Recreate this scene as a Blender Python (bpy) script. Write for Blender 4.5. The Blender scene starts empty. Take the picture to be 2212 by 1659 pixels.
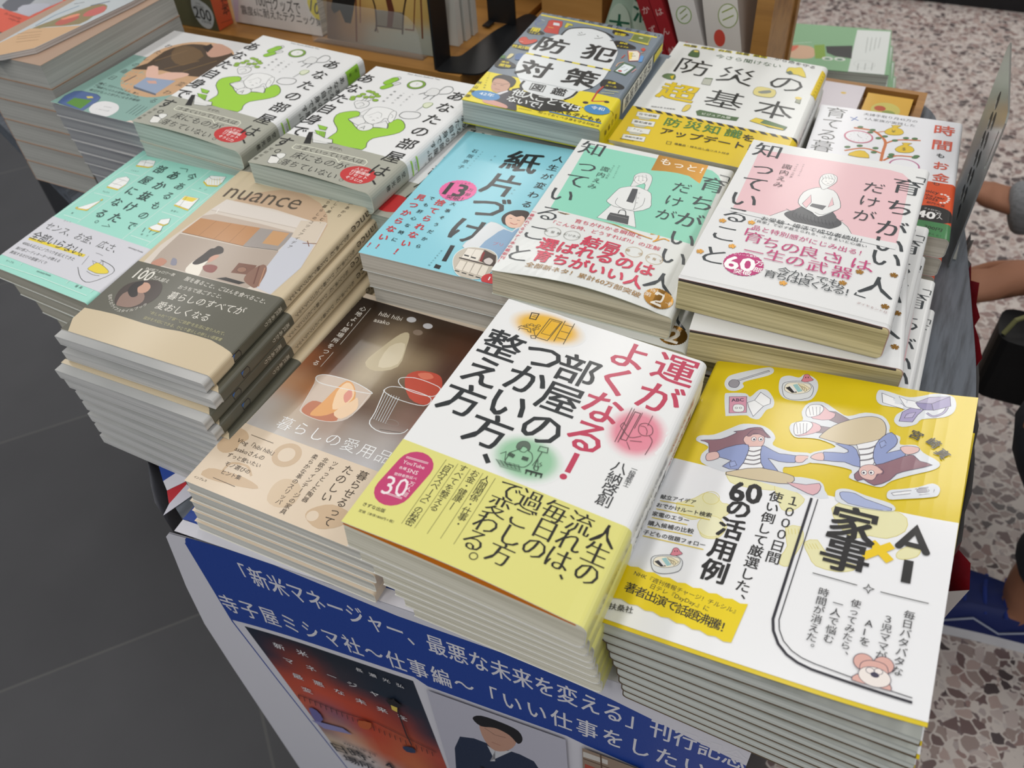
import bpy, bmesh, math, random
from mathutils import Matrix, Vector
from mathutils.geometry import tessellate_polygon
SC = bpy.context.scene
COL = SC.collection
PI = math.pi
# ---------------------------------------------------------------- camera
W, H, FPX = 2212, 1659, 1807.13
RT = Vector((0.893618, 0.444861, -0.059537)); UP = Vector((-0.283895, 0.662986, 0.692714)); FW = Vector((-0.347634, 0.60212, -0.71875))
EYE = Vector((0, 0, 1185.0))                     # millimetres; the floor is z = 0
cam = bpy.data.cameras.new('camera'); camo = bpy.data.objects.new('camera', cam); COL.objects.link(camo)
camo.matrix_world = Matrix(((RT.x, UP.x, -FW.x, 0), (RT.y, UP.y, -FW.y, 0), (RT.z, UP.z, -FW.z, 1.185), (0, 0, 0, 1)))
cam.sensor_width = 36; cam.lens = FPX / W * 36; cam.clip_start = .01; cam.clip_end = 60
cam.dof.use_dof = True; cam.dof.focus_distance = .54; cam.dof.aperture_fstop = 11.5
SC.camera = camo
# ---------------------------------------------------------------- light
SC.view_settings.view_transform = 'Standard'; SC.view_settings.look = 'None'
SC.view_settings.gamma = 1; SC.view_settings.use_curve_mapping = False
SC.view_settings.exposure = -.52
wd = bpy.data.worlds.new('world'); SC.world = wd; wd.use_nodes = True
wd.node_tree.nodes['Background'].inputs[0].default_value = (.86, .93, 1, 1)
wd.node_tree.nodes['Background'].inputs[1].default_value = .55
def area(name, loc, sx, sy, power, col=(1, .97, .93), rot=(0, 0, 0)):
    l = bpy.data.lights.new(name, 'AREA'); l.shape = 'RECTANGLE'; l.size = sx; l.size_y = sy; l.energy = power; l.color = col
    o = bpy.data.objects.new(name, l); COL.objects.link(o); o.location = loc; o.rotation_euler = rot
    return o
for x, y, ln, pw in ((-.42, .95, .8, 9), (-.58, 2.72, .95, 12), (-.46, 4.6, 1.5, 22), (-1.9, 1.3, 1.6, 17), (-1.9, 3.6, 1.6, 20), (1.1, 1.6, 1.6, 15), (1.1, 3.7, 1.6, 20), (-3.4, 1.6, 1.6, 20), (2.6, 2.0, 1.6, 20), (-.46, -1.4, 1.6, 30), (1.1, -1.2, 1.6, 28), (-1.9, -1.3, 1.6, 28)):  # ceiling rows; those behind the camera are added to brighten front faces
    area('ceiling_lamp', (x, y, 2.86), .26, ln, pw)
# ---------------------------------------------------------------- helpers
def ray(px, py):
    return (px - W / 2) / FPX * RT - (py - H / 2) / FPX * UP + FW
def atz(px, py, z):                                # the point of the plane z (mm) seen at a pixel
    d = ray(px, py); return EYE + d * ((z - EYE.z) / d.z)
def onplane(px, py, o, n):
    d = ray(px, py); return EYE + d * ((o - EYE).dot(n) / d.dot(n))
def lin(h):
    h = h.lstrip('#')
    if len(h) == 3: h = ''.join(c * 2 for c in h)
    c = [int(h[i:i + 2], 16) / 255 for i in (0, 2, 4)]
    return tuple(x / 12.92 if x <= .04045 else ((x + .055) / 1.055) ** 2.4 for x in c) + (1,)
MATS = {}
def mat(col, rough=.5, spec=.35, coat=0, metal=0, key=None):
    k = key or '%s_%.2f_%.2f_%.2f_%.1f' % (col, rough, spec, coat, metal)
    if k in MATS: return MATS[k]
    m = bpy.data.materials.new(k); m.use_nodes = True; nt = m.node_tree; b = nt.nodes['Principled BSDF']
    b.inputs['Roughness'].default_value = rough; b.inputs['Specular IOR Level'].default_value = spec
    b.inputs['Metallic'].default_value = metal; b.inputs['Coat Weight'].default_value = coat; b.inputs['Coat Roughness'].default_value = .12
    c = lin(col); b.inputs['Base Color'].default_value = c
    # a faint procedural mottle of the stock
    no = nt.nodes.new('ShaderNodeTexNoise'); no.inputs['Scale'].default_value = 420; no.inputs['Detail'].default_value = 2
    mr = nt.nodes.new('ShaderNodeMapRange'); mr.inputs['To Min'].default_value = max(.03, rough - .06); mr.inputs['To Max'].default_value = rough + .06
    nt.links.new(no.outputs[0], mr.inputs[0]); nt.links.new(mr.outputs[0], b.inputs['Roughness'])
    MATS[k] = m; return m
def gold():
    return mat('#b98a45', .3, .5, 0, 1, 'gold_foil')
def mat_print(coat=0, rough=.45):                  # printed picture: colour from the sheet's own colour attribute
    k = 'printed_picture_%.1f_%.2f' % (coat, rough)
    if k in MATS: return MATS[k]
    m = bpy.data.materials.new(k); m.use_nodes = True; nt = m.node_tree; b = nt.nodes['Principled BSDF']
    a = nt.nodes.new('ShaderNodeAttribute'); a.attribute_name = 'ink'
    nt.links.new(a.outputs['Color'], b.inputs['Base Color']); b.inputs['Roughness'].default_value = rough; b.inputs['Coat Weight'].default_value = coat
    b.inputs['Specular IOR Level'].default_value = .35
    MATS[k] = m; return m
def mat_pages(col, dark='#8f8d86', lines=900, key=None):
    k = 'page_edges_' + col + dark
    if k in MATS: return MATS[k]
    m = bpy.data.materials.new(k); m.use_nodes = True; nt = m.node_tree; b = nt.nodes['Principled BSDF']
    tc = nt.nodes.new('ShaderNodeTexCoord'); mp = nt.nodes.new('ShaderNodeMapping'); mp.inputs['Scale'].default_value = (4, 4, lines)
    n = nt.nodes.new('ShaderNodeTexNoise'); n.inputs['Scale'].default_value = 1; n.inputs['Detail'].default_value = 3
    r = nt.nodes.new('ShaderNodeValToRGB'); r.color_ramp.elements[0].position = .30; r.color_ramp.elements[1].position = .56
    r.color_ramp.elements[0].color = lin(dark); r.color_ramp.elements[1].color = lin(col)
    L = nt.links.new
    L(tc.outputs['Object'], mp.inputs[0]); L(mp.outputs[0], n.inputs['Vector']); L(n.outputs[0], r.inputs[0]); L(r.outputs[0], b.inputs['Base Color'])
    bu = nt.nodes.new('ShaderNodeBump'); bu.inputs['Strength'].default_value = .25; bu.inputs['Distance'].default_value = .0006
    L(n.outputs[0], bu.inputs['Height']); L(bu.outputs[0], b.inputs['Normal'])
    b.inputs['Roughness'].default_value = .8; b.inputs['Specular IOR Level'].default_value = .15
    MATS[k] = m; return m
def tag(o, label=None, cat=None, group=None, kind=None):
    if label: o['label'] = label
    if cat: o['category'] = cat
    if group: o['group'] = group
    if kind: o['kind'] = kind
    return o
def mkobj(name, verts, faces, mats, mi=None, parent=None, smooth=False, scale=.001, ink=None):
    me = bpy.data.meshes.new(name); me.from_pydata([Vector(v) * scale for v in verts], [], faces)
    for m in (mats if isinstance(mats, (list, tuple)) else [mats]): me.materials.append(m)
    if mi: me.polygons.foreach_set('material_index', mi)
    if smooth: me.polygons.foreach_set('use_smooth', [True] * len(faces))
    if ink:
        at = me.color_attributes.new('ink', 'FLOAT_COLOR', 'POINT'); at.data.foreach_set('color', [c for k in ink for c in k])
    me.update()
    o = bpy.data.objects.new(name, me); COL.objects.link(o)
    if parent: o.parent = parent
    return o
def empty(name, M, label=None, cat=None, group=None):
    o = bpy.data.objects.new(name, None); COL.objects.link(o); o.matrix_world = M; o.empty_display_size = .02
    return tag(o, label, cat, group)
class MB:                                          # a mesh collected from simple solids (mm)
    def __init__(s): s.v = []; s.f = []; s.m = []
    def add(s, v, f, mi=0):
        k = len(s.v); s.v += [tuple(p) for p in v]; s.f += [tuple(i + k for i in q) for q in f]; s.m += [mi] * len(f); return s
    def hexa(s, b, t, mi=0):                       # 4 bottom, 4 top corners, counter-clockwise
        return s.add(list(b) + list(t), [(3, 2, 1, 0), (4, 5, 6, 7), (0, 1, 5, 4), (1, 2, 6, 5), (2, 3, 7, 6), (3, 0, 4, 7)], mi)
    def box(s, x0, y0, z0, x1, y1, z1, mi=0):
        return s.hexa([(x0, y0, z0), (x1, y0, z0), (x1, y1, z0), (x0, y1, z0)], [(x0, y0, z1), (x1, y0, z1), (x1, y1, z1), (x0, y1, z1)], mi)
    def prism(s, pts, d, mi=0):                    # outline (3D points) extruded by the vector d
        n = len(pts); pts = [Vector(p) for p in pts]; d = Vector(d)
        tri = tessellate_polygon([pts])
        nrm = sum(((pts[i] - pts[0]).cross(pts[(i + 1) % n] - pts[0]) for i in range(1, n)), Vector())
        flip = nrm.dot(d) < 0
        f = []
        for t in tri:
            a = (pts[t[1]] - pts[t[0]]).cross(pts[t[2]] - pts[t[0]])
            t = t if a.dot(d) < 0 else t[::-1]
            f += [tuple(t), tuple(i + n for i in t[::-1])]
        for i in range(n):
            j = (i + 1) % n; q = (i, j, j + n, i + n); f.append(q[::-1] if flip else q)
        return s.add(pts + [p + d for p in pts], f, mi)
    def tube(s, path, rad, seg=10, mi=0, cap=True):
        P = [Vector(p) for p in path]; n = len(P); R = rad if isinstance(rad, (list, tuple)) else [rad] * n
        k = len(s.v); up = None
        for i in range(n):
            t = (P[min(i + 1, n - 1)] - P[max(i - 1, 0)]).normalized()
            if up is None: up = t.orthogonal().normalized()
            a = (up - t * up.dot(t)).normalized(); up = a; b = t.cross(a)
            for j in range(seg):
                q = 2 * PI * j / seg; s.v.append(tuple(P[i] + (a * math.cos(q) + b * math.sin(q)) * R[i]))
        for i in range(n - 1):
            for j in range(seg):
                a, b = k + i * seg + j, k + i * seg + (j + 1) % seg
                s.f.append((a, b, b + seg, a + seg)); s.m.append(mi)
        if cap: s.f.append(tuple(k + j for j in range(seg))[::-1]); s.f.append(tuple(k + (n - 1) * seg + j for j in range(seg))); s.m += [mi, mi]
        return s
    def build(s, name, mats, parent=None, smooth=False, scale=.001):
        return mkobj(name, s.v, s.f, mats, s.m, parent, smooth, scale)
# ---------------------------------------------------------------- lettering
GL = {}
_fc = bpy.data.curves.new('lettering', 'FONT'); _fc.resolution_u = 2
_fo = bpy.data.objects.new('lettering', _fc); COL.objects.link(_fo)
def glyph(s, wt):
    k = (s, round(wt, 3))
    if k not in GL:
        _fc.body = s; _fc.offset = wt
        dg = bpy.context.evaluated_depsgraph_get(); dg.update()
        e = _fo.evaluated_get(dg); m = e.to_mesh()
        v = [(p.co.x, p.co.y) for p in m.vertices]; f = [tuple(p.vertices) for p in m.polygons]
        e.to_mesh_clear()
        GL[k] = (v, f)
    return GL[k]
class Art:
    """Printing on a sheet: shapes are collected in the sheet's own millimetres (u to the right, v up)."""
    def __init__(s, o, ux, uy, coat=0, rough=.5, w=0, r=0, side=1):
        s.o, s.ux, s.uy = Vector(o), Vector(ux), Vector(uy); s.n = s.ux.cross(s.uy)
        s.items = []; s.lay = .05; s.coat, s.rough, s.w, s.r, s.side = coat, rough, w, r, side
        s.vw = (0, 0, 1); s.mode = 'front'
    def view(s, x, y, k=1, mode='front'): s.vw = (x, y, k); s.mode = mode; return s
    def mm(s): s.mode = 'mm'; return s
    def uv(s, p):
        if s.mode == 'mm': return (p[0], p[1])
        px, py = s.vw[0] + p[0] / s.vw[2], s.vw[1] + p[1] / s.vw[2]
        if s.mode == 'spine':
            e = s.w if s.side > 0 else 0
            q = onplane(px, py, s.o + s.ux * e, s.ux) - s.o; d = -q.dot(s.n)
            L = s.r * PI / 2 + d - s.r
            return ((s.w - s.r + L) if s.side > 0 else (s.r - L), q.dot(s.uy))
        q = onplane(px, py, s.o, s.n) - s.o
        return (q.dot(s.ux), q.dot(s.uy))
    def put(s, v, f, col, ink=None, step=.004):
        s.lay += step; s.items.append((v, f, col, s.lay, ink))
    def fill(s, pts, col, line=None, lw=.35, smooth=0, closed=True):
        P = [s.uv(p) for p in pts]
        if smooth: P = s.curve(P, True, smooth)
        tri = tessellate_polygon([[Vector((a, b, 0)) for a, b in P]])
        f = []
        for t in tri:
            (x0, y0), (x1, y1), (x2, y2) = (P[i] for i in t)
            f.append(tuple(t) if (x1 - x0) * (y2 - y0) - (x2 - x0) * (y1 - y0) > 0 else tuple(t[::-1]))
        s.put(P, f, col)
        if line: s._stroke(P, lw, line, True)
        return s
    @staticmethod
    def curve(P, closed, k=5):
        n = len(P); out = []
        for i in range(n if closed else n - 1):
            a, b, c, d = (P[(i - 1) % n], P[i], P[(i + 1) % n], P[(i + 2) % n]) if closed else (P[max(i - 1, 0)], P[i], P[i + 1], P[min(i + 2, n - 1)])
            for j in range(k):
                t = j / k
                out.append(tuple(.5 * (2 * b[q] + (c[q] - a[q]) * t + (2 * a[q] - 5 * b[q] + 4 * c[q] - d[q]) * t * t + (3 * b[q] - a[q] - 3 * c[q] + d[q]) * t ** 3) for q in (0, 1)))
        if not closed: out.append(P[-1])
        return out
    def _stroke(s, P, lw, col, closed=False):
        Q = []
        for p in P:
            if not Q or (p[0] - Q[-1][0]) ** 2 + (p[1] - Q[-1][1]) ** 2 > 1e-6: Q.append(p)
        if closed and len(Q) > 2 and (Q[0][0] - Q[-1][0]) ** 2 + (Q[0][1] - Q[-1][1]) ** 2 < 1e-6: Q.pop()
        n = len(Q)
        if n < 2: return
        v = []; f = []
        for i in range(n):
            a = Q[(i - 1) % n] if closed or i else Q[0]; b = Q[(i + 1) % n] if closed or i < n - 1 else Q[-1]
            p = Q[i]
            d1 = Vector((p[0] - a[0], p[1] - a[1])); d2 = Vector((b[0] - p[0], b[1] - p[1]))
            if d1.length < 1e-6: d1 = d2
            if d2.length < 1e-6: d2 = d1
            d1.normalize(); d2.normalize(); m = d1 + d2
            m = m.normalized() if m.length > .2 else d1
            k = lw / 2 / max(.5, m.dot(d1))
            v += [(p[0] - m.y * k, p[1] + m.x * k), (p[0] + m.y * k, p[1] - m.x * k)]
        for i in range(n if closed else n - 1):
            j = (i + 1) % n; f.append((2 * i, 2 * i + 1, 2 * j + 1, 2 * j))
        s.put(v, f, col)
    def line(s, pts, lw, col, smooth=0, closed=False):
        P = [s.uv(p) for p in pts]
        if smooth: P = s.curve(P, closed, smooth)
        s._stroke(P, lw, col, closed); return s
    def ell(s, c, a, b=None, col='#fff', line=None, lw=.35, rot=0, wob=0, teeth=0, n=28):
        """ellipse round pixel c, radii a, b in mm"""
        b = b or a; u, v = s.uv(c); m, s.mode = s.mode, 'mm'
        if teeth: n = teeth * 2
        P = []
        for i in range(n):
            q = 2 * PI * i / n; k = 1 + wob * math.sin(3 * q + 1) + (.045 if teeth and i % 2 else 0)
            x, y = a * k * math.cos(q), b * k * math.sin(q); P.append((u + x * math.cos(rot) - y * math.sin(rot), v + x * math.sin(rot) + y * math.cos(rot)))
        if col: s.fill(P, col, line, lw)
        elif line: s._stroke(P, lw, line, True)
        s.mode = m; return s
    def rect(s, u0, v0, u1, v1, col):              # in mm
        s.put([(u0, v0), (u1, v0), (u1, v1), (u0, v1)], [(0, 1, 2, 3)], col); return s
    def d(s, p, q):
        a, b = s.uv(p), s.uv(q); return math.hypot(a[0] - b[0], a[1] - b[1])
    def capsule(s, p, q, r, col, line=None, lw=.3):
        a, b = Vector(s.uv(p)), Vector(s.uv(q)); t = (b - a).normalized(); n = Vector((-t.y, t.x)); m, s.mode = s.mode, 'mm'
        P = [tuple(b + t * r * math.sin(k * PI / 9) - n * r * math.cos(k * PI / 9)) for k in range(10)] + [tuple(a - t * r * math.sin(k * PI / 9) + n * r * math.cos(k * PI / 9)) for k in range(10)]
        s.fill(P, col, line, lw) if col else s._stroke(P, lw, line, True); s.mode = m; return s
    def dots(s, p, q, n, r, col):
        a, b = s.uv(p), s.uv(q); m, s.mode = s.mode, 'mm'
        for i in range(n):
            k = i / (n - 1); u, v = a[0] + (b[0] - a[0]) * k, a[1] + (b[1] - a[1]) * k; s.put([(u - r, v - r), (u + r, v - r), (u + r, v + r), (u - r, v + r)], [(0, 1, 2, 3)], col, None, 0)
        s.mode = m; s.lay += .004; return s
    def flower(s, c, r, col):
        u, v = s.uv(c); m, s.mode = s.mode, 'mm'; P = []
        for k in range(5):
            for da, rr in ((-.5, .35), (-.36, .95), (-.1, 1.05), (0, .8), (.1, 1.05), (.36, .95)):
                q = 2 * PI * (k + da) / 5 + .3; P.append((u + rr * r * math.cos(q), v + rr * r * math.sin(q)))
        s.fill(P, col); s.mode = m; return s
    def spcol(s, t, p1, p2, size, col='#1a1a1a', wt=0, uc=None, latin=False):
        """lettering down the middle of the spine between the heights of two points"""
        v1, v2 = s.uv(p1)[1], s.uv(p2)[1]; m, s.mode = s.mode, 'mm'; u = uc if uc is not None else s.spine_u
        s.ln(t, (u, v1), (u, v2), 1, col, wt, size=size) if latin else s.vt(t, (u, v1), (u, v2), size, col, wt)
        s.mode = m; return s
    def glow(s, c, a, b, col, base, core=.62):     # soft round tint
        u, v = s.uv(c); C, B = lin(col), lin(base); V = [(u, v)]; I = [C]; f = []
        N = 32; rings = [(core * .5, 0), (core, .04), (core + (1 - core) * .3, .3), (core + (1 - core) * .6, .7), (1, 1)]
        for k, t in rings:
            for i in range(N):
                q = 2 * PI * i / N; V.append((u + a * k * math.cos(q), v + b * k * math.sin(q))); I.append(tuple(C[j] * (1 - t) + B[j] * t for j in range(4)))
        for i in range(N): f.append((0, 1 + i, 1 + (i + 1) % N))
        for k in range(len(rings) - 1):
            for i in range(N):
                a0, b0 = 1 + k * N + i, 1 + k * N + (i + 1) % N; f.append((a0, a0 + N, b0 + N, b0))
        s.put(V, f, None, I); return s
    def picture(s, corners, rows, sub=4):
        """photograph printed on the sheet: rows of hex colours (top row first), blended, in a quad TL,TR,BR,BL"""
        Q = [s.uv(p) for p in corners]; R = [[lin(c) for c in r.split()] for r in rows]; nr, nc = len(R), len(R[0])
        n, m = (nr - 1) * sub, (nc - 1) * sub; V = []; I = []; f = []
        sm = lambda t: t * t * (3 - 2 * t)
        for i in range(n + 1):
            y = i / n; a = min(int(y * (nr - 1)), nr - 2); ty = sm(y * (nr - 1) - a)
            for j in range(m + 1):
                x = j / m; b = min(int(x * (nc - 1)), nc - 2); tx = sm(x * (nc - 1) - b)
                V.append(tuple((Q[0][k] * (1 - x) + Q[1][k] * x) * (1 - y) + (Q[3][k] * (1 - x) + Q[2][k] * x) * y for k in (0, 1)))
                I.append(tuple((R[a][b][k] * (1 - tx) + R[a][b + 1][k] * tx) * (1 - ty) + (R[a + 1][b][k] * (1 - tx) + R[a + 1][b + 1][k] * tx) * ty for k in range(4)))
        for i in range(n):
            for j in range(m): k = i * (m + 1) + j; f.append((k + m + 1, k + m + 2, k + 1, k))
        s.put(V, f, None, I); return s
    def _glyph(s, ch, u, v, sx, sy, ca, sa, col, wt, ax, ay, serif=0):
        g, f = glyph(ch, min(0, wt) - serif)
        if not g: return
        O = [(-serif * 1.5, 0), (0, 0), (serif * 1.5, 0)] if serif else [(0, 0)]
        if wt > 0: O = [(-wt, -wt * .7), (wt, -wt * .7), (wt, wt * .7), (-wt, wt * .7)] + ([(0, 0)] if wt > .02 else [])
        for i, (dx, dy) in enumerate(O):
            V = [(u + (x - ax + dx) * sx * ca - (y - ay + dy) * sy * sa, v + (x - ax + dx) * sx * sa + (y - ay + dy) * sy * ca) for x, y in g]
            s.items.append((V, f, col, s.lay + .004 * i, None))
    def vt(s, t, p1, p2, size=None, col='#1a1a1a', wt=0, sx=1, serif=0, rot=0):
        """characters spread evenly from the centre p1 to the centre p2, each upright on the sheet"""
        a, b = s.uv(p1), s.uv(p2); n = len(t); d = math.hypot(b[0] - a[0], b[1] - a[1]); sz = size or d / max(1, n - 1)
        vert = abs(b[1] - a[1]) > abs(b[0] - a[0]) and not rot; s.lay += .004
        for i, ch in enumerate(t):
            if ch in ' 　': continue
            k = i / max(1, n - 1); u, v = a[0] + (b[0] - a[0]) * k, a[1] + (b[1] - a[1]) * k; q = rot
            if vert and ch in 'ー〜—―…「」『』（）(':
                q = -PI / 2
            if vert and ch in '、。': u += sz * .55; v += sz * .5
            lat = ord(ch) < 0x2e80 and ch not in '「」'
            s._glyph(ch, u, v, sz * sx, sz, math.cos(q), math.sin(q), col, wt, .33 if lat else .5, .35, serif)
        s.lay += .018 if wt > 0 or serif else 0
        return s
    def ln(s, t, pl, pr, k=1, col='#1a1a1a', wt=0, serif=0, size=None):
        """one line of lettering fitted between the points pl and pr (middle of the letters)"""
        a, b = s.uv(pl), s.uv(pr); g, f = glyph(t, min(0, wt) - serif)
        if not g: return s
        x0, x1 = min(p[0] for p in g), max(p[0] for p in g); d = math.hypot(b[0] - a[0], b[1] - a[1]); sx = d / max(.01, x1 - x0); q = math.atan2(b[1] - a[1], b[0] - a[0])
        s.lay += .004
        s._glyph(t, a[0], a[1], sx, size or sx * k, math.cos(q), math.sin(q), col, wt, x0, .35, serif)
        s.lay += .018 if wt > 0 or serif else 0
        return s
    def arc(s, t, pts, size, col='#1a1a1a', wt=0):
        """characters along a smooth path of points, turned with it"""
        P = s.curve([s.uv(p) for p in pts], False, 12); L = [0]
        for i in range(1, len(P)): L.append(L[-1] + math.hypot(P[i][0] - P[i - 1][0], P[i][1] - P[i - 1][1]))
        s.lay += .004
        for i, ch in enumerate(t):
            d = L[-1] * i / max(1, len(t) - 1); j = max(1, next((k for k in range(len(L)) if L[k] >= d - 1e-9), len(L) - 1))
            k = (d - L[j - 1]) / max(1e-6, L[j] - L[j - 1]); q = math.atan2(P[j][1] - P[j - 1][1], P[j][0] - P[j - 1][0])
            s._glyph(ch, P[j - 1][0] + (P[j][0] - P[j - 1][0]) * k, P[j - 1][1] + (P[j][1] - P[j - 1][1]) * k, size, size, math.cos(q), math.sin(q), col, wt, .5, .35)
        return s
    def mesh(s, fmap, off0, base=None, us=(), vs=(), clip=None):
        """all the printing as verts/faces/material slots/ink, mapped by fmap(u, v, offset)"""
        V, F, MI, INK, names = [], [], [], [], []
        src = ([base] if base else []) + s.items
        for v, f, col, lay, ink in src:
            m = mat_print(s.coat, s.rough) if col is None else (mat(col, s.rough, .4, s.coat) if isinstance(col, str) else col)
            if m not in names: names.append(m)
            mi = names.index(m); lo, hi = min(p[0] for p in v), max(p[0] for p in v); vl, vh = min(p[1] for p in v), max(p[1] for p in v)
            cu = [x for x in us if lo < x < hi]; cv = [x for x in vs if vl < x < vh]
            cl = clip and (lo < clip[0] or hi > clip[2] or vl < clip[1] or vh > clip[3])
            if (cu or cv or cl) and not ink:
                bm = bmesh.new(); bv = [bm.verts.new((a, b, 0)) for a, b in v]
                for q in f:
                    try: bm.faces.new([bv[i] for i in q])
                    except ValueError: pass
                cuts = [((x, 0, 0), (1, 0, 0), 0) for x in cu] + [((0, x, 0), (0, 1, 0), 0) for x in cv]
                if cl: cuts += [((clip[0], 0, 0), (-1, 0, 0), 1), ((clip[2], 0, 0), (1, 0, 0), 1), ((0, clip[1], 0), (0, -1, 0), 1), ((0, clip[3], 0), (0, 1, 0), 1)]
                for co, no, out in cuts:
                    bmesh.ops.bisect_plane(bm, geom=bm.verts[:] + bm.edges[:] + bm.faces[:], dist=1e-5, plane_co=co, plane_no=no, clear_outer=bool(out))
                bm.verts.index_update(); v = [(p.co.x, p.co.y) for p in bm.verts]; f = [tuple(p.index for p in q.verts) for q in bm.faces]; bm.free()
            k = len(V)
            V += [fmap(a, b, off0 + lay) for a, b in v]; F += [tuple(i + k for i in q) for q in f]; MI += [mi] * len(f)
            INK += ink if ink and len(ink) == len(v) else [(1, 1, 1, 1)] * len(v)
        return V, F, names, MI, INK
    def attach(s, name, fmap, off0, parent, us=(), vs=(), clip=None):
        V, F, ms, MI, INK = s.mesh(fmap, off0, None, us, vs, clip)
        return mkobj(name, V, F, ms, MI, parent, ink=INK)
# ---------------------------------------------------------------- books
TABLE = 700.0
ORD = ['topmost', 'second', 'third', 'fourth', 'fifth', 'sixth', 'seventh', 'eighth', 'ninth', 'tenth', 'eleventh', 'twelfth', 'thirteenth']
POSE = {
'AI':((-73.8, 191.1, 802.4),(0.993, 0.0027, 0.1177),(-0.0019, 1.0, -0.0071),149.4,208.0),
'UN':((-195.4, 162.6, 853.4),(0.9976, 0.0138, -0.0679),(-0.0163, 0.9992, -0.0361),128.1,186.4),
'NU':((-521.6, 249.6, 790.8),(0.998, -0.0019, 0.0631),(-0.0011, 0.9989, 0.0471),146.8,211.7),
'HI':((-369.0, 195.0, 754.7),(0.9999, 0.0154, 0.0),(-0.0154, 0.9999, 0.0),148.0,210.0),
'TE':((-667.5, 294.7, 774.9),(0.9965, -0.0692, 0.0464),(0.0662, 0.9958, 0.0636),128.6,185.0),
'KA':((-351.9, 395.1, 806.4),(0.9992, 0.04, 0.0),(-0.04, 0.9992, 0.0),127.0,188.0),
'GR':((-233.8, 389.8, 828.5),(0.9962, 0.0658, -0.0566),(-0.067, 0.9976, -0.0198),127.3,187.5),
'PK':((-108.8, 408.6, 845.9),(0.9999, 0.0123, 0.0009),(-0.0122, 0.9996, -0.0253),127.5,187.3),
'BS':((-234.5, 606.3, 810.4),(0.9985, 0.034, -0.0423),(-0.0348, 0.9992, -0.0193),148.4,209.4),
'BH':((-362.2, 582.4, 836.2),(0.9967, 0.055, -0.0589),(-0.055, 0.9985, 0.0013),127.2,187.7),
'A1':((-645.0, 465.4, 822.3),(0.9994, -0.0208, -0.0261),(0.021, 0.9997, 0.0087),127.0,188.0),
'A2':((-495.5, 448.0, 822.4),(0.9992, -0.0365, 0.0139),(0.0365, 0.9993, -0.0011),126.9,188.2),
'WO':((-760.0, 471.0, 816.0),(1.0, 0.0, 0.0),(0.035, 0.9994, 0.0),122.0,174.0),
'JI':((-80.0, 612.0, 773.0),(0.9984, 0.057, 0.0),(-0.057, 0.9984, 0.0),127.0,188.0),
'LS':((-870.0, 481.0, 849.0),(1.0, 0.0, 0.0),(0.0, 1.0, 0.0),105.0,182.0),
}
def frame(o, ux, uy):
    ux = Vector(ux).normalized(); uy = Vector(uy); uy = (uy - ux * uy.dot(ux)).normalized(); n = ux.cross(uy); o = Vector(o) * .001
    return Matrix(((ux.x, uy.x, n.x, o.x), (ux.y, uy.y, n.y, o.y), (ux.z, uy.z, n.z, o.z), (0, 0, 0, 1)))
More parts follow.
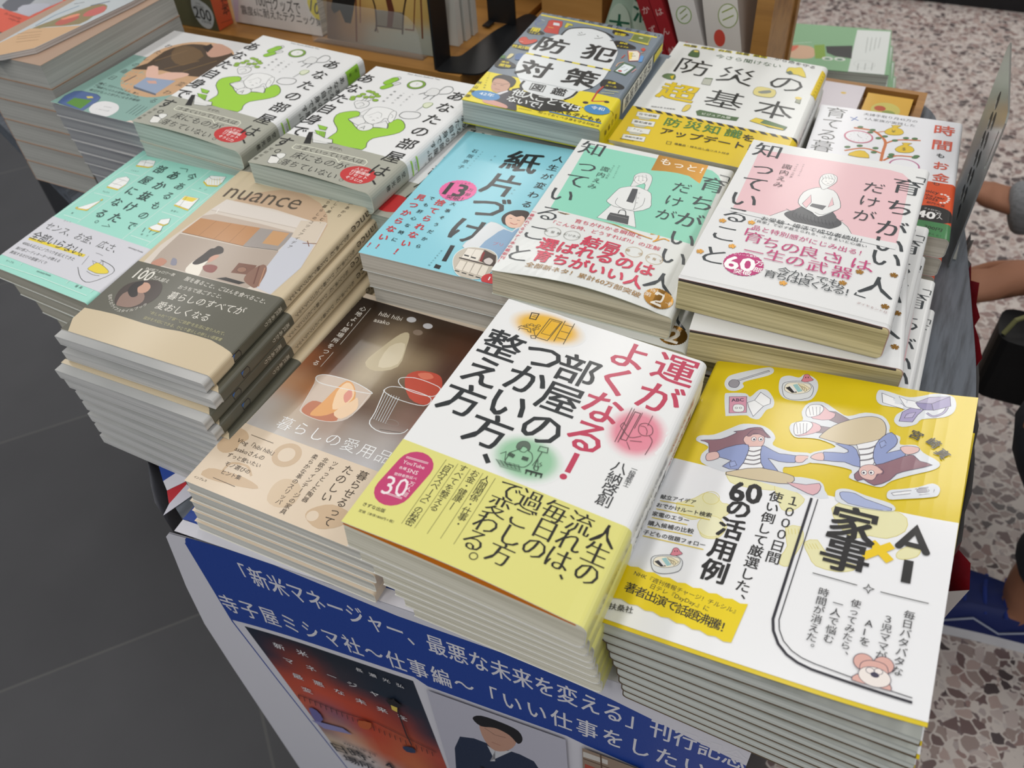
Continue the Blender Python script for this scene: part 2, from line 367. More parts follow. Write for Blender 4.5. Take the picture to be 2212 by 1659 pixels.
class Book:
    """One pile of the same title: builds the top copy with its parts, then copies it down to the table."""
    def __init__(s, key, n, side=1, r=3, coat=.25, rough=.45, lean=(0, 0), jit=None, base=TABLE, pose=None, liftf=None, over=.4, block=None, seed=1, gap=.6):
        o, ux, uy, s.w, s.h = pose or POSE[key]; s.key, s.n, s.side, s.r, s.lean = key, n, side, r, lean
        s.T = frame(o, ux, uy); s.jit = jit or {}; s.rng = random.Random(seed)
        ux, uy, nn = (s.T.to_3x3().col[i] for i in range(3))
        zc = o[2] + ux.z * s.w / 2 + uy.z * s.h / 2
        s.t = (zc - base) / n - gap; s.gap = gap; s.wx, s.wy = ux.z / n, uy.z / n
        # the wedge that leads from the bottom of a copy to its top
        sx, sy = s.wx, s.wy; z0 = s.t - sx * s.w / 2 - sy * s.h / 2; s.z0 = z0
        a = Vector((1, 0, sx)).normalized(); b = Vector((0, 1, sy)); b = (b - a * b.dot(a)).normalized(); c = a.cross(b)
        s.Wd = Matrix(((a.x, b.x, c.x, 0), (a.y, b.y, c.y, 0), (a.z, b.z, c.z, z0 * .001), (0, 0, 0, 1)))
        s.base = s.T @ s.Wd.inverted(); s.liftf = liftf; s.over = over; s.coat, s.rough = coat * .5, rough
        s.block = block or (.5, .5, s.w - .9, s.h - .5)
        oo = Vector(o); s.art = Art(oo, ux, uy, coat * .5, rough, s.w, r, side)
        s.obi = Art(oo, ux, uy, coat * .5, rough, s.w, r, side); s.obi_h = None; s.drop = None; s.low_art = False; s.low_only = s.low_obi = None
        s.art.spine_u = s.obi.spine_u = (s.w - r + r * PI / 2 + s.t / 2 - r) if side > 0 else (r - r * PI / 2 - s.t / 2 + r)
        g = [s.w * k / 24 for k in range(1, 24)] if liftf else []
        L = s.w - r; fold = [L + r * PI / 2 * k / 5 for k in range(6)] + [L + r * PI / 2 + s.t - 2 * r + r * PI / 2 * k / 4 for k in range(5)]
        s.us = g + [f if side > 0 else s.w - f for f in fold]; s.vs = [s.h * k / 16 for k in range(1, 16)] if liftf else []
    def M(s, u, v, off):
        q = u if s.side > 0 else s.w - u; r, t, L = s.r, s.t, s.w - s.r; A = r * PI / 2; lift = 0
        if q <= L: x, z = q, t + off
        elif q <= L + A: th = (q - L) / r; x, z = L + (r + off) * math.sin(th), t - r + (r + off) * math.cos(th)
        elif q <= L + A + t - 2 * r: x, z = s.w + off, t - r - (q - L - A)
        elif q <= L + 2 * A + t - 2 * r: th = (q - L - A - t + 2 * r) / r; x, z = L + (r + off) * math.cos(th), r - (r + off) * math.sin(th)
        else: x, z = L - (q - L - 2 * A - t + 2 * r), -off
        if s.liftf and q <= L: lift = s.liftf(u / s.w, v / s.h) * min(1, (L - q) / 12)
        if s.side < 0: x = s.w - x
        return (x, v, z / t * (s.z0 + s.wx * x + s.wy * v) + lift)
    def cover(s, name, art, v0, v1, base_col, o_in, o_out, back=True, inner='#dcdcda', cl0=None):
        """the folded sheet (front, spine, back) with its printing merged in"""
        w, r, t = s.w, s.r, s.t; L = w - r; tot = L + PI * r + t - 2 * r + (L if back else 0)
        qs = sorted(set([0.0, L] + [(x if s.side > 0 else w - x) for x in s.us if 0 <= (x if s.side > 0 else w - x) < tot] + [tot - .01]))
        vv = [v0] + [x for x in s.vs if v0 < x < v1] + [v1]; V = []; F = []; MI = []
        nq, nv = len(qs), len(vv)
        for off in (o_out, o_in):
            for v in vv:
                for q in qs: V.append(s.M(q if s.side > 0 else w - q, v, off))
        k = nq * nv; fl = s.side < 0
        def face(f, mi): F.append(f[::-1] if fl else f); MI.append(mi)
        for j in range(nv - 1):
            for i in range(nq - 1):
                a = j * nq + i; face((a, a + 1, a + nq + 1, a + nq), 0); face((k + a + nq, k + a + nq + 1, k + a + 1, k + a), 1)
        for i in range(nq - 1):
            a = (nv - 1) * nq + i; face((k + i, k + i + 1, i + 1, i), 1); face((a, a + 1, k + a + 1, k + a), 1)
        for j in range(nv - 1):
            a, b = j * nq, j * nq + nq - 1; face((a, a + nq, k + a + nq, k + a), 1); face((b, k + b, k + b + nq, b + nq), 1)
        ms = [mat(base_col, s.rough, .4, s.coat), mat(inner, .7, .2)]
        INK = [(1, 1, 1, 1)] * len(V)
        if art:
            v2, f2, m2, i2, k2 = art.mesh(s.M, o_out, None, s.us, s.vs, (-s.t if s.side < 0 else 0.05, (v0 if cl0 is None else cl0) + .05, w - .05 if s.side < 0 else w + s.t + 2, v1 - .05))
            b = len(V); V += v2; F += [tuple(i + b for i in q) for q in f2]; MI += [i + 2 for i in i2]; INK += k2; ms += m2
        return mkobj(name, V, F, ms, MI, s.root, ink=INK)
    def build(s, kind, what, cover_col, pages='#d8d6cd', dark='#8f8d86', inner='#dcdcda', group=None, obi_col=None, top=None, lines=900, obi_v0=0, flyleaf=None, fly_t=.5, keep=False, copies=True, below=None, cat='book', whole=None):
        s.root = empty(kind, s.base, None, cat, group)
        x0, y0, x1, y1 = s.block; c = .45; lf, s.liftf = s.liftf, None
        def zt(x, y): return s.z0 + s.wx * x + s.wy * y
        tot = s.w - s.r + PI * s.r + s.t - 2 * s.r + s.w - s.r
        qs = [x0] + [q for q in sorted((x if s.side > 0 else s.w - x) for x in s.us) if s.w - s.r - .01 <= q <= tot - s.w + s.r + .01] + [tot - x0]
        ring = [q if s.side > 0 else s.w - q for q in qs]; n = len(ring)
        V = [s.M(q, y, -c) for y in (y0, y1) for q in ring]
        if s.drop: V = [(x, y, z - s.drop(x / s.w, y / s.h)) if z > s.t * .6 else (x, y, z) for x, y, z in V]
        F = [tuple(range(n)), tuple(range(2 * n - 1, n - 1, -1))] + [(i, (i + 1) % n, (i + 1) % n + n, i + n) for i in range(n)]
        if s.side > 0: F = [f[::-1] for f in F]
        mkobj('page_block', V, F, mat_pages(pages, dark, lines), None, s.root); s.liftf = lf
        if flyleaf:
            f = MB(); xa, xb = (x0, s.w - s.r - 1) if s.side > 0 else (s.r + 1, s.w - x0)
            q4 = [(xa, y0 - .1), (xb, y0 - .1), (xb, y1), (xa, y1)]
            f.hexa([(x, y, zt(x, y) - c - fly_t) for x, y in q4], [(x, y, zt(x, y) - c + .1) for x, y in q4]); f.build('flyleaf', mat(flyleaf, .6), s.root)
        cl = s.obi_h - 1.5 if obi_col and obi_v0 < 1 and not keep else None
        s.cover('dust_jacket', s.art, 0, s.h, cover_col, -.3, 0, inner=inner, cl0=cl)
        if obi_col: s.cover('belly_band', s.obi, obi_v0, s.obi_h, obi_col, .1, .2, inner=inner)
        s.what = what; s.root['label'] = whole or (top or what) + (', topmost of its pile' if s.n > 1 else '')
        s.all = [s.root]; T = s.base
        low = None
        if copies and s.n > 1 and (s.liftf or s.low_art is not True):
            top_root, lf, us, vs = s.root, s.liftf, s.us, s.vs
            s.liftf = None; s.us = [x for x in us if x >= s.w - s.r or x < s.r] if lf else us; s.vs = []
            low = s.root = empty(kind, s.base, None, cat, group)
            for c in [c for c in COL.objects if c.parent == top_root and c.name.split('.')[0] in ('page_block', 'flyleaf')]:
                d = c.copy(); COL.objects.link(d); d.parent = low
            keep_a = s.art if s.low_art else None
            s.cover('dust_jacket', s.low_only or keep_a, 0, s.h, cover_col, -.3, 0, inner=inner, cl0=cl)
            if obi_col: s.cover('belly_band', s.low_obi or (s.obi if s.low_art else None), obi_v0, s.obi_h, obi_col, .1, .2, inner=inner)
            s.root = top_root; s.liftf, s.us, s.vs = lf, us, vs
        src = low or s.root; first = low
        for k in range(1, s.n if copies else 1):
            dx, dy, a = s.jit.get(k, (s.rng.uniform(-.8, .8), s.rng.uniform(-.8, .8), s.rng.uniform(-.5, .5)))
            J = Matrix.Translation(((s.lean[0] + dx) * .001, (s.lean[1] + dy) * .001, -s.gap * .001)) @ Matrix.Rotation(math.radians(a), 4, 'Z')
            T = T @ J @ s.Wd.inverted()
            lab = '%s, %s from the top of its pile' % (below or what, ORD[k])
            if first: first.matrix_world = T; first['label'] = lab; s.all.append(first); first = None; continue
            r = src.copy(); COL.objects.link(r); r.matrix_world = T; r['label'] = lab; s.all.append(r)
            for ch in [c for c in COL.objects if c.parent == src]:
                d = ch.copy(); COL.objects.link(d); d.parent = r
        return s
# ---------------------------------------------------------------- the place: floors, table
def nodes(name):
    m = bpy.data.materials.new(name); m.use_nodes = True; nt = m.node_tree
    def new(t, **k):
        n = nt.nodes.new(t)
        for a, v in k.items(): setattr(n, a, v)
        return n
    return m, nt, nt.nodes['Principled BSDF'], new, nt.links.new
def mat_terrazzo():
    m, nt, b, N, L = nodes('terrazzo'); tc = N('ShaderNodeTexCoord')
    wn = N('ShaderNodeTexNoise'); wn.inputs['Scale'].default_value = 30; L(tc.outputs['Object'], wn.inputs['Vector'])
    ad = N('ShaderNodeMixRGB', blend_type='ADD'); ad.inputs[0].default_value = .02; L(tc.outputs['Object'], ad.inputs[1]); L(wn.outputs[1], ad.inputs[2])
    prev = None
    ground = N('ShaderNodeTexNoise'); ground.inputs['Scale'].default_value = 9; gr = N('ShaderNodeValToRGB')
    gr.color_ramp.elements[0].color = lin('#b5aba6'); gr.color_ramp.elements[1].color = lin('#cfc7c1'); L(ground.outputs[0], gr.inputs[0]); prev = gr.outputs[0]
    for sc, th, pal, keep in ((95, .12, ('#b7aeab', '#8b7a76', '#a59a98', '#6f6061'), .62), (58, .07, ('#8d7672', '#a8958f', '#6a5756', '#b3a6a2', '#93837e', '#4d4344'), .72)):
        v = N('ShaderNodeTexVoronoi', feature='F1'); v.inputs['Scale'].default_value = sc; L(ad.outputs[0], v.inputs['Vector'])
        e = N('ShaderNodeTexVoronoi', feature='DISTANCE_TO_EDGE'); e.inputs['Scale'].default_value = sc; L(ad.outputs[0], e.inputs['Vector'])
        sp = N('ShaderNodeSeparateColor'); L(v.outputs['Color'], sp.inputs[0])
        rp = N('ShaderNodeValToRGB'); rp.color_ramp.interpolation = 'CONSTANT'; rp.color_ramp.elements[0].color = lin(pal[0]); rp.color_ramp.elements[1].color = lin(pal[-1]); rp.color_ramp.elements[1].position = 1 - 1 / len(pal)
        for i, c in enumerate(pal[1:-1]): q = rp.color_ramp.elements.new((i + 1) / len(pal)); q.color = lin(c)
        L(sp.outputs[0], rp.inputs[0])
        a = N('ShaderNodeMath', operation='GREATER_THAN'); a.inputs[1].default_value = th; L(e.outputs['Distance'], a.inputs[0])
        k = N('ShaderNodeMath', operation='LESS_THAN'); k.inputs[1].default_value = keep; L(sp.outputs[1], k.inputs[0])
        mu = N('ShaderNodeMath', operation='MULTIPLY'); L(a.outputs[0], mu.inputs[0]); L(k.outputs[0], mu.inputs[1])
        mx = N('ShaderNodeMixRGB'); L(mu.outputs[0], mx.inputs[0]); L(prev, mx.inputs[1]); L(rp.outputs[0], mx.inputs[2]); prev = mx.outputs[0]
    L(prev, b.inputs['Base Color']); b.inputs['Roughness'].default_value = .38; return m
def mat_slate():
    m, nt, b, N, L = nodes('dark_floor_tile'); tc = N('ShaderNodeTexCoord'); mp = N('ShaderNodeMapping')
    mp.inputs['Rotation'].default_value = (0, 0, math.radians(-50)); mp.inputs['Location'].default_value = (.2, .255, 0)
    L(tc.outputs['Object'], mp.inputs[0]); br = N('ShaderNodeTexBrick'); br.offset = .5; br.squash = 1
    for k, v in (('Color1', lin('#525255')), ('Color2', lin('#4b4b4e')), ('Mortar', lin('#5e5e5e')), ('Scale', 1), ('Mortar Size', .0022), ('Brick Width', 1.09), ('Row Height', .545)): br.inputs[k].default_value = v
    L(mp.outputs[0], br.inputs['Vector']); n = N('ShaderNodeTexNoise'); n.inputs['Scale'].default_value = 5; n.inputs['Detail'].default_value = 6; L(tc.outputs['Object'], n.inputs['Vector'])
    mr = N('ShaderNodeMapRange'); mr.inputs['To Min'].default_value = .8; mr.inputs['To Max'].default_value = 1.12; L(n.outputs[0], mr.inputs[0])
    mx = N('ShaderNodeMixRGB', blend_type='MULTIPLY'); mx.inputs[0].default_value = 1; L(br.outputs[0], mx.inputs[1]); L(mr.outputs[0], mx.inputs[2]); L(mx.outputs[0], b.inputs['Base Color'])
    b.inputs['Roughness'].default_value = .6; b.inputs['Specular IOR Level'].default_value = .2; return m
def mat_wood(name, c0, c1, axis=1, sc=60, rough=.45):
    k = name
    if k in MATS: return MATS[k]
    m, nt, b, N, L = nodes(name); tc = N('ShaderNodeTexCoord'); mp = N('ShaderNodeMapping'); s = [sc, sc, sc]; s[axis] = sc / 14; mp.inputs['Scale'].default_value = s
    L(tc.outputs['Object'], mp.inputs[0]); n = N('ShaderNodeTexNoise'); n.inputs['Scale'].default_value = 1; n.inputs['Detail'].default_value = 8; n.inputs['Roughness'].default_value = .62; L(mp.outputs[0], n.inputs['Vector'])
    r = N('ShaderNodeValToRGB'); r.color_ramp.elements[0].position = .36; r.color_ramp.elements[1].position = .56; r.color_ramp.elements[0].color = lin(c0); r.color_ramp.elements[1].color = lin(c1)
    L(n.outputs[0], r.inputs[0]); L(r.outputs[0], b.inputs['Base Color']); b.inputs['Roughness'].default_value = rough
    bu = N('ShaderNodeBump'); bu.inputs['Strength'].default_value = .2; bu.inputs['Distance'].default_value = .001; L(n.outputs[0], bu.inputs['Height']); L(bu.outputs[0], b.inputs['Normal'])
    MATS[k] = m; return m
fl = MB(); fl.box(-550, -4000, -30, 4000, 6000, 0); tag(fl.build('floor', mat_terrazzo()), kind='structure')
fl = MB(); fl.box(-5000, -4000, -30, -550, 6000, 0); fl.box(-550, -4000, -30, -40, 800, .4); tag(fl.build('floor_left', mat_slate()), kind='structure')
# a back wall and a ceiling far behind, out of the frame
w_ = MB(); w_.box(-5000, 6000, -30, 4000, 6100, 3000); tag(w_.build('wall_back', mat('#d8d4cc', .8)), kind='structure')
c_ = MB(); c_.box(-5000, -4000, 2900, 4000, 6000, 3000); tag(c_.build('ceiling', mat('#e6e6e2', .8)), kind='structure')
b_ = MB(); b_.box(-900, 3090, 0, 1500, 3600, 110); tag(b_.build('trim_1', mat('#17171a', .5)), kind='structure')
def rounded(poly, rad, k=7):
    out = []; n = len(poly)
    for i in range(n):
        a, b, c = (Vector(poly[(i + j) % n]).to_2d() for j in (-1, 0, 1)); r = min(rad, (a - b).length / 2.2, (c - b).length / 2.2)
        p, q = b + (a - b).normalized() * r, b + (c - b).normalized() * r
        for j in range(k + 1): t = j / k; out.append(tuple(p * (1 - t) ** 2 + b * 2 * t * (1 - t) + q * t * t))
    return out
TOP = [(-393, 187), (20, 222), (64, 270), (92, 350), (101, 440), (97, 547), (64, 763), (4, 990), (-1250, 990), (-1250, 640), (-1130, 600), (-800, 470), (-445, 228)]
OUT = rounded(TOP, 45)
tb = empty('display_table', Matrix.Translation((-.35, .6, 0)), 'low display table with a dark grey wood-grain top, carrying the piles of books', 'table')
def off(o): o.location = (.35, -.6, 0); return o
m = MB(); m.prism([(x, y, TABLE - 28) for x, y in OUT], (0, 0, 28)); off(m.build('table_top', mat_wood('charcoal_wood_grain', '#3b4048', '#5a616b', 1, 160, .5), tb))
IN = rounded([(x * .9 - 35, y * .8 + 120) for x, y in TOP], 60)
m = MB(); m.prism([(x, y, 0) for x, y in IN], (0, 0, TABLE - 28)); off(m.build('cabinet', mat('#2c2d31', .6), tb))
# ---------------------------------------------------------------- front right: yellow and white housework book
INKC = '#1d1d1f'
def bento(A, x, y, k):
    p = lambda *q: [(x + a * k, y + b * k) for a, b in q]
    A.fill(p((-90, 0), (-80, -35), (-20, -45), (50, -40), (85, -15), (85, 20), (60, 50), (-20, 62), (-75, 45)), '#dfe3e6', '#3a3a48', .3, 4)
    A.fill(p((-78, -5), (-62, -32), (-10, -38), (60, -30), (76, -8), (52, 18), (-15, 28), (-65, 15)), '#f0ead8', '#3a3a48', .25, 3)
    A.fill(p((-72, -8), (-40, -18), (-5, 20), (-35, 22)), '#26262e'); A.fill(p((-52, -20), (-38, -20), (-8, 12), (-20, 18)), '#e8e8ea')
    A.fill(p((-30, -24), (-5, -30), (25, 12), (0, 18)), '#9cc8cc'); A.fill(p((0, -30), (30, -28), (68, -5), (40, 16)), '#efe3bf', '#55503f', .2)
    for i in range(3): A.line(p((8 + i * 13, -22 + i * 4), (24 + i * 12, -10 + i * 5), (22 + i * 12, 8)), .25, '#55503f', 3)
    A.fill(p((28, -60), (38, -82), (60, -84), (74, -66), (88, -52), (66, -44), (40, -40), (20, -48)), '#d98494', '#553038', .25, 3)
    A.fill(p((42, -70), (47, -70), (47, -62), (42, -62)), '#553038'); A.fill(p((56, -70), (61, -70), (61, -62), (56, -62)), '#553038')
def lift_ai(u, v): return 5.5 * max(0, u - .15) ** 2 * (1 - v) ** 2 + 3.2 * max(0, u - .72) / .28 * (.6 + .4 * v) * max(0, u - .72) / .28
ai = Book('AI', 9, side=-1, r=3, lean=(1.2, 1.2), coat=1, rough=.35, liftf=lift_ai, seed=3)
A = ai.art; A.view(1380, 740, 2.6587)
ST = '#d9dee5'; LN = '#3b3650'
A.fill([(492, 240), (505, 205), (545, 182), (690, 150), (758, 143), (776, 165), (742, 190), (605, 226), (603, 255), (560, 277), (512, 272)], ST, smooth=4)
A.line([(562, 220), (750, 163)], 1.5, LN).line([(564, 219), (748, 164)], .9, '#c8ccd4').fill([(515, 235), (535, 214), (570, 218), (578, 236), (560, 258), (528, 255)], '#9a98a2', LN, .3, 4)
A.fill([(497, 410), (493, 305), (515, 290), (612, 292), (640, 312), (690, 272), (740, 276), (776, 330), (770, 372), (732, 388), (690, 440), (640, 432), (615, 418), (510, 422)], ST, smooth=3)
A.fill([(520, 311), (620, 310), (618, 402), (518, 405)], '#d797ae', LN, .3).ln('ABC', (532, 331), (602, 329), 1, LN, .02)
A.fill([(540, 385), (542, 365), (555, 356), (585, 356), (604, 366), (604, 388), (590, 398), (552, 398)], '#eceef0', LN, .25, 3).ell((560, 376), .7, .7, None, LN, .25).ell((584, 376), .7, .7, None, LN, .25)
A.fill([(624, 345), (665, 332), (700, 286), (756, 325), (754, 352), (716, 366), (656, 425), (632, 374)], '#eef0f3', LN, .3).line([(665, 332), (714, 366)], .25, LN)
A.fill([(803, 255), (815, 205), (862, 190), (920, 202), (950, 184), (992, 194), (1026, 225), (1026, 275), (992, 327), (930, 337), (850, 327), (813, 300)], ST, smooth=3); bento(A, 914, 268, 1)
A.fill([(1364, 330), (1370, 285), (1402, 274), (1530, 312), (1600, 314), (1700, 300), (1792, 318), (1818, 360), (1806, 412), (1750, 440), (1625, 446), (1590, 474), (1510, 487), (1466, 456), (1480, 415), (1522, 382), (1400, 362)], ST, smooth=3)
A.fill([(1396, 291), (1480, 326), (1530, 372), (1526, 386), (1400, 346)], '#eef0f4', LN, .3).fill([(1494, 311), (1540, 332), (1618, 346), (1646, 362), (1612, 388), (1530, 371)], '#eef0f4', LN, .3)
A.line([(1652, 410), (1690, 432), (1745, 415), (1770, 382)], 1.5, LN, 4).line([(1652, 410), (1690, 432), (1745, 415), (1770, 382)], .9, '#a9a2c4', 4)
A.fill([(1588, 348), (1668, 320), (1784, 322), (1744, 342), (1680, 360)], '#b5aecb', LN, .3).fill([(1588, 348), (1680, 358), (1690, 396), (1636, 392), (1604, 372)], '#8d86b2', LN, .3).fill([(1680, 358), (1784, 322), (1788, 378), (1690, 397)], '#9a92bc', LN, .3)
A.fill([(1512, 402), (1560, 378), (1634, 392), (1600, 420), (1570, 460), (1494, 454)], '#a49cc6', LN, .3).fill([(1538, 412), (1590, 404), (1570, 434), (1524, 436)], None or '#b9b2d4', LN, .25)
# the first woman
A.fill([(330, 565), (350, 535), (430, 530), (530, 492), (600, 468), (700, 476), (760, 508), (784, 550), (770, 590), (860, 625), (920, 632), (985, 640), (990, 690), (880, 716), (830, 720), (840, 770), (930, 775), (1040, 800), (1066, 850), (1046, 900), (560, 760), (460, 735), (360, 690), (362, 640), (400, 600)], ST, smooth=3)
A.fill([(355, 562), (470, 556), (560, 520), (545, 512), (600, 505), (640, 492), (700, 490), (725, 515), (755, 548), (720, 545), (640, 560), (600, 600), (560, 620), (450, 632), (405, 640), (400, 580)], '#8d6672', LN, .35, 3)
A.fill([(600, 560), (622, 534), (700, 528), (722, 548), (716, 585), (690, 606), (650, 612), (618, 588)], '#e0bab4', LN, .3, 3).fill([(620, 535), (660, 500), (715, 510), (742, 550), (700, 532), (665, 522), (640, 540)], '#8d6672', LN, .25, 2)
A.ell((660, 556), 1.3, 1.7, '#f2eeee', LN, .25).ell((700, 556), 1.3, 1.7, '#f2eeee', LN, .25).ell((662, 558), .6, .8, LN).ell((701, 558), .6, .8, LN)
A.fill([(630, 600), (710, 598), (720, 700), (700, 745), (560, 735), (590, 650)], '#eceef2', LN, .3)
for q in (614, 640, 664, 688): A.line([(622 - (q - 614) * .35, q + 6), (660, q + 14), (708, q)], .9, '#77737a', 3)
A.fill([(450, 625), (560, 590), (628, 590), (624, 640), (570, 730), (480, 712), (530, 680), (462, 660)], '#8d9bc9', LN, .35, 2).fill([(705, 598), (740, 606), (806, 640), (900, 652), (894, 692), (800, 684), (742, 668), (800, 742), (740, 740), (700, 690)], '#8d9bc9', LN, .35, 2)
A.fill([(520, 690), (550, 682), (562, 706), (525, 718)], '#9aa8d4', LN, .25)
A.fill([(898, 658), (920, 650), (976, 655), (986, 664), (960, 672), (940, 690), (902, 690)], '#e2bdb8', LN, .3, 2).fill([(385, 655), (400, 635), (450, 630), (462, 660), (430, 676), (392, 680)], '#e2bdb8', LN, .3, 3)
A.fill([(560, 735), (700, 722), (860, 760), (892, 780), (880, 806), (800, 812), (500, 760)], '#cfc0a0', LN, .35, 2).fill([(850, 806), (960, 820), (1036, 812), (1040, 850), (1000, 880), (930, 850)], '#dcb0b8', LN, .3, 2)
# the second woman, upside down
A.fill([(865, 500), (880, 465), (940, 450), (935, 400), (975, 350), (1060, 345), (1140, 395), (1200, 425), (1300, 405), (1400, 425), (1440, 480), (1440, 520), (1500, 545), (1500, 590), (1590, 595), (1630, 640), (1720, 700), (1700, 740), (1560, 770), (1450, 800), (1390, 835), (1300, 815), (1205, 780), (1220, 735), (1060, 700), (975, 690), (985, 640), (1060, 620), (1130, 600), (1040, 560), (960, 550), (895, 545)], ST, smooth=3)
A.fill([(1080, 395), (1130, 400), (1250, 470), (1200, 490), (1060, 435)], '#8d7c86', LN, .3).fill([(1020, 478), (1150, 500), (1160, 530), (1010, 520)], '#8d7c86', LN, .3)
A.fill([(960, 395), (990, 362), (1050, 362), (1094, 398), (1130, 412), (1100, 446), (1000, 440)], '#dcb0b8', LN, .3, 2).fill([(960, 395), (985, 362), (1040, 360), (1062, 385), (1030, 420), (970, 430)], '#e6e8ec', LN, .3, 3)
A.fill([(890, 495), (905, 460), (980, 458), (1040, 478), (1038, 512), (950, 536), (900, 536)], '#dcb0b8', LN, .3, 2).fill([(890, 495), (905, 460), (975, 456), (998, 480), (960, 520), (900, 534)], '#e6e8ec', LN, .3, 3)
for i in range(4): A.line([(975 + i * 22, 372), (985 + i * 18, 420)], .25, LN).line([(905 + i * 20, 466), (912 + i * 16, 526)], .25, LN)
A.fill([(1040, 540), (1120, 480), (1240, 440), (1340, 428), (1400, 450), (1420, 500), (1400, 560), (1330, 580), (1200, 592), (1060, 556)], '#d0c1a1', LN, .35, 3)
A.fill([(1250, 590), (1340, 572), (1380, 560), (1370, 660), (1340, 712), (1270, 720), (1268, 650)], '#eceef2', LN, .3)
for q in (600, 632, 664): A.line([(1262, q + 18), (1320, q + 12), (1366, q - 6)], 1.0, '#77737a', 3)
A.fill([(1130, 585), (1200, 592), (1250, 620), (1270, 720), (1180, 690), (1060, 680), (1062, 632), (1180, 640), (1200, 620)], '#8d9bc9', LN, .35, 2)
A.fill([(1400, 545), (1450, 520), (1484, 560), (1470, 600), (1420, 640), (1510, 620), (1528, 656), (1440, 700), (1372, 716), (1344, 660), (1360, 590)], '#8d9bc9', LN, .35, 2).fill([(1380, 580), (1410, 566), (1424, 590), (1390, 610)], '#9aa8d4', LN, .25)
A.fill([(985, 664), (1010, 644), (1050, 636), (1062, 650), (1060, 680), (1020, 678)], '#e2bdb8', LN, .3, 2).fill([(1500, 610), (1540, 600), (1604, 612), (1600, 636), (1550, 650), (1520, 640)], '#e2bdb8', LN, .3, 3)
A.fill([(1236, 762), (1300, 720), (1400, 700), (1520, 660), (1575, 655), (1610, 690), (1680, 716), (1560, 740), (1480, 760), (1440, 796), (1350, 826), (1290, 790), (1254, 800)], '#8d6672', LN, .35, 2)
A.fill([(1262, 745), (1280, 715), (1340, 706), (1400, 738), (1398, 760), (1370, 764), (1340, 796), (1280, 780)], '#e0bab4', LN, .3, 3).ell((1292, 752), 1.4, 1.7, '#f2eeee', LN, .25).ell((1334, 752), 1.4, 1.7, '#f2eeee', LN, .25).ell((1290, 753), .6, .8, LN).ell((1332, 753), .6, .8, LN)
A.fill([(1422, 880), (1440, 855), (1500, 850), (1600, 842), (1680, 824), (1722, 850), (1716, 890), (1680, 904), (1520, 908), (1436, 908)], ST, smooth=3)
A.fill([(1448, 872), (1480, 866), (1570, 860), (1600, 848), (1680, 844), (1692, 862), (1684, 882), (1600, 888), (1560, 878), (1460, 886)], '#e9ebee', LN, .3).capsule((1610, 864), (1645, 862), 1.4, '#a9a7b0', LN, .25)
A.fill([(1126, 872), (1150, 846), (1215, 850), (1300, 884), (1440, 930), (1470, 970), (1400, 975), (1160, 930)], ST, smooth=3).fill([(1152, 878), (1170, 862), (1240, 872), (1300, 905), (1450, 962), (1400, 972), (1200, 930)], '#a7b3d8', LN, .3, 2)
A.vt('宮', (1590, 540), (1590, 540), 7.2, INKC, .02, rot=-.35).vt('崎', (1688, 590), (1688, 590), 7.2, INKC, .02, rot=-.6).vt('真', (1738, 655), (1738, 655), 7.2, INKC, .02, rot=-.75)
O = ai.obi; O.view(1380, 740, 2.6587); ai.obi_h = (O.uv((300, 690))[1] + O.uv((1840, 1062))[1]) / 2
GH, GL2 = '#e6e3b4', '#d9cd72'
O.fill([(500, 735), (560, 740), (860, 800), (900, 830), (760, 850), (560, 820), (510, 780)], GH, GL2, .3, 2).fill([(780, 800), (930, 880), (945, 920), (880, 970), (820, 960), (800, 900)], GH, GL2, .3, 2)
O.view(1270, 1000, 2.7646)
O.fill([(640, 210), (700, 180), (760, 190), (800, 240), (840, 250), (845, 300), (790, 340), (830, 380), (790, 440), (740, 455), (680, 440), (665, 390), (690, 330), (620, 340), (540, 300), (530, 240), (560, 235)], GH, GL2, .3, 3)
O.ell((735, 380), 7, 7, '#eae8c4', GL2, .3).ell((735, 210), 4.5, 4.5, None, GL2, .3)
O.fill([(1180, 390), (1270, 385), (1285, 470), (1230, 560), (1200, 620), (1145, 610), (1150, 560), (1190, 500)], GH, GL2, .3, 2).fill([(1290, 480), (1370, 465), (1420, 540), (1540, 600), (1600, 620), (1580, 650), (1480, 655), (1360, 620), (1320, 560)], GH, GL2, .3, 2)
for i in range(4): O.line([(1195 + i * 20, 396), (1200 + i * 20, 430)], .3, GL2).line([(1302 + i * 18, 486), (1322 + i * 18, 520)], .3, GL2)
O.fill([(1455, 275), (1560, 230), (1700, 260), (1820, 290), (1900, 340), (1890, 420), (1780, 460), (1680, 440), (1580, 455), (1500, 380)], GH, GL2, .3, 2).fill([(1850, 540), (1920, 510), (1980, 530), (1960, 575), (1880, 590), (1840, 575)], GH, GL2, .3, 3)
O.ln('60', (852, 165), (1035, 192), 1.1, INKC, .028).vt('の活用例', (900, 278), (754, 652), None, INKC, .028)
O.vt('使い倒して厳選した、', (1122, 208), (898, 815), None, INKC, .012).vt('１０００日間', (1226, 232), (1106, 572), None, INKC, .008)
for t, a, b in (('献立アイデア', (435, 203), (645, 238)), ('おでかけルート検索', (412, 252), (738, 318)), ('家電のエラー', (386, 304), (604, 348)), ('購入候補の比較', (360, 360), (632, 414)), ('子どもの宿題フォロー', (332, 414), (700, 496))):
    O.line([(a[0] - 4, a[1] + 24), (b[0] - 10, b[1] + 24)], .55, '#e0c62a').ln(t, a, b, 1, INKC, .012)
bento(O, 472, 600, 1.05)
top = [(208 + (955 - 208) * k / 16, 600 + (855 - 600) * k / 16 + (6 if k % 2 else -6)) for k in range(17)]; bot = [(855 - (855 - 108) * k / 16, 1085 - (1085 - 785) * k / 16 + (6 if k % 2 else -6)) for k in range(17)]
O.fill(top + bot, '#e8cf05')
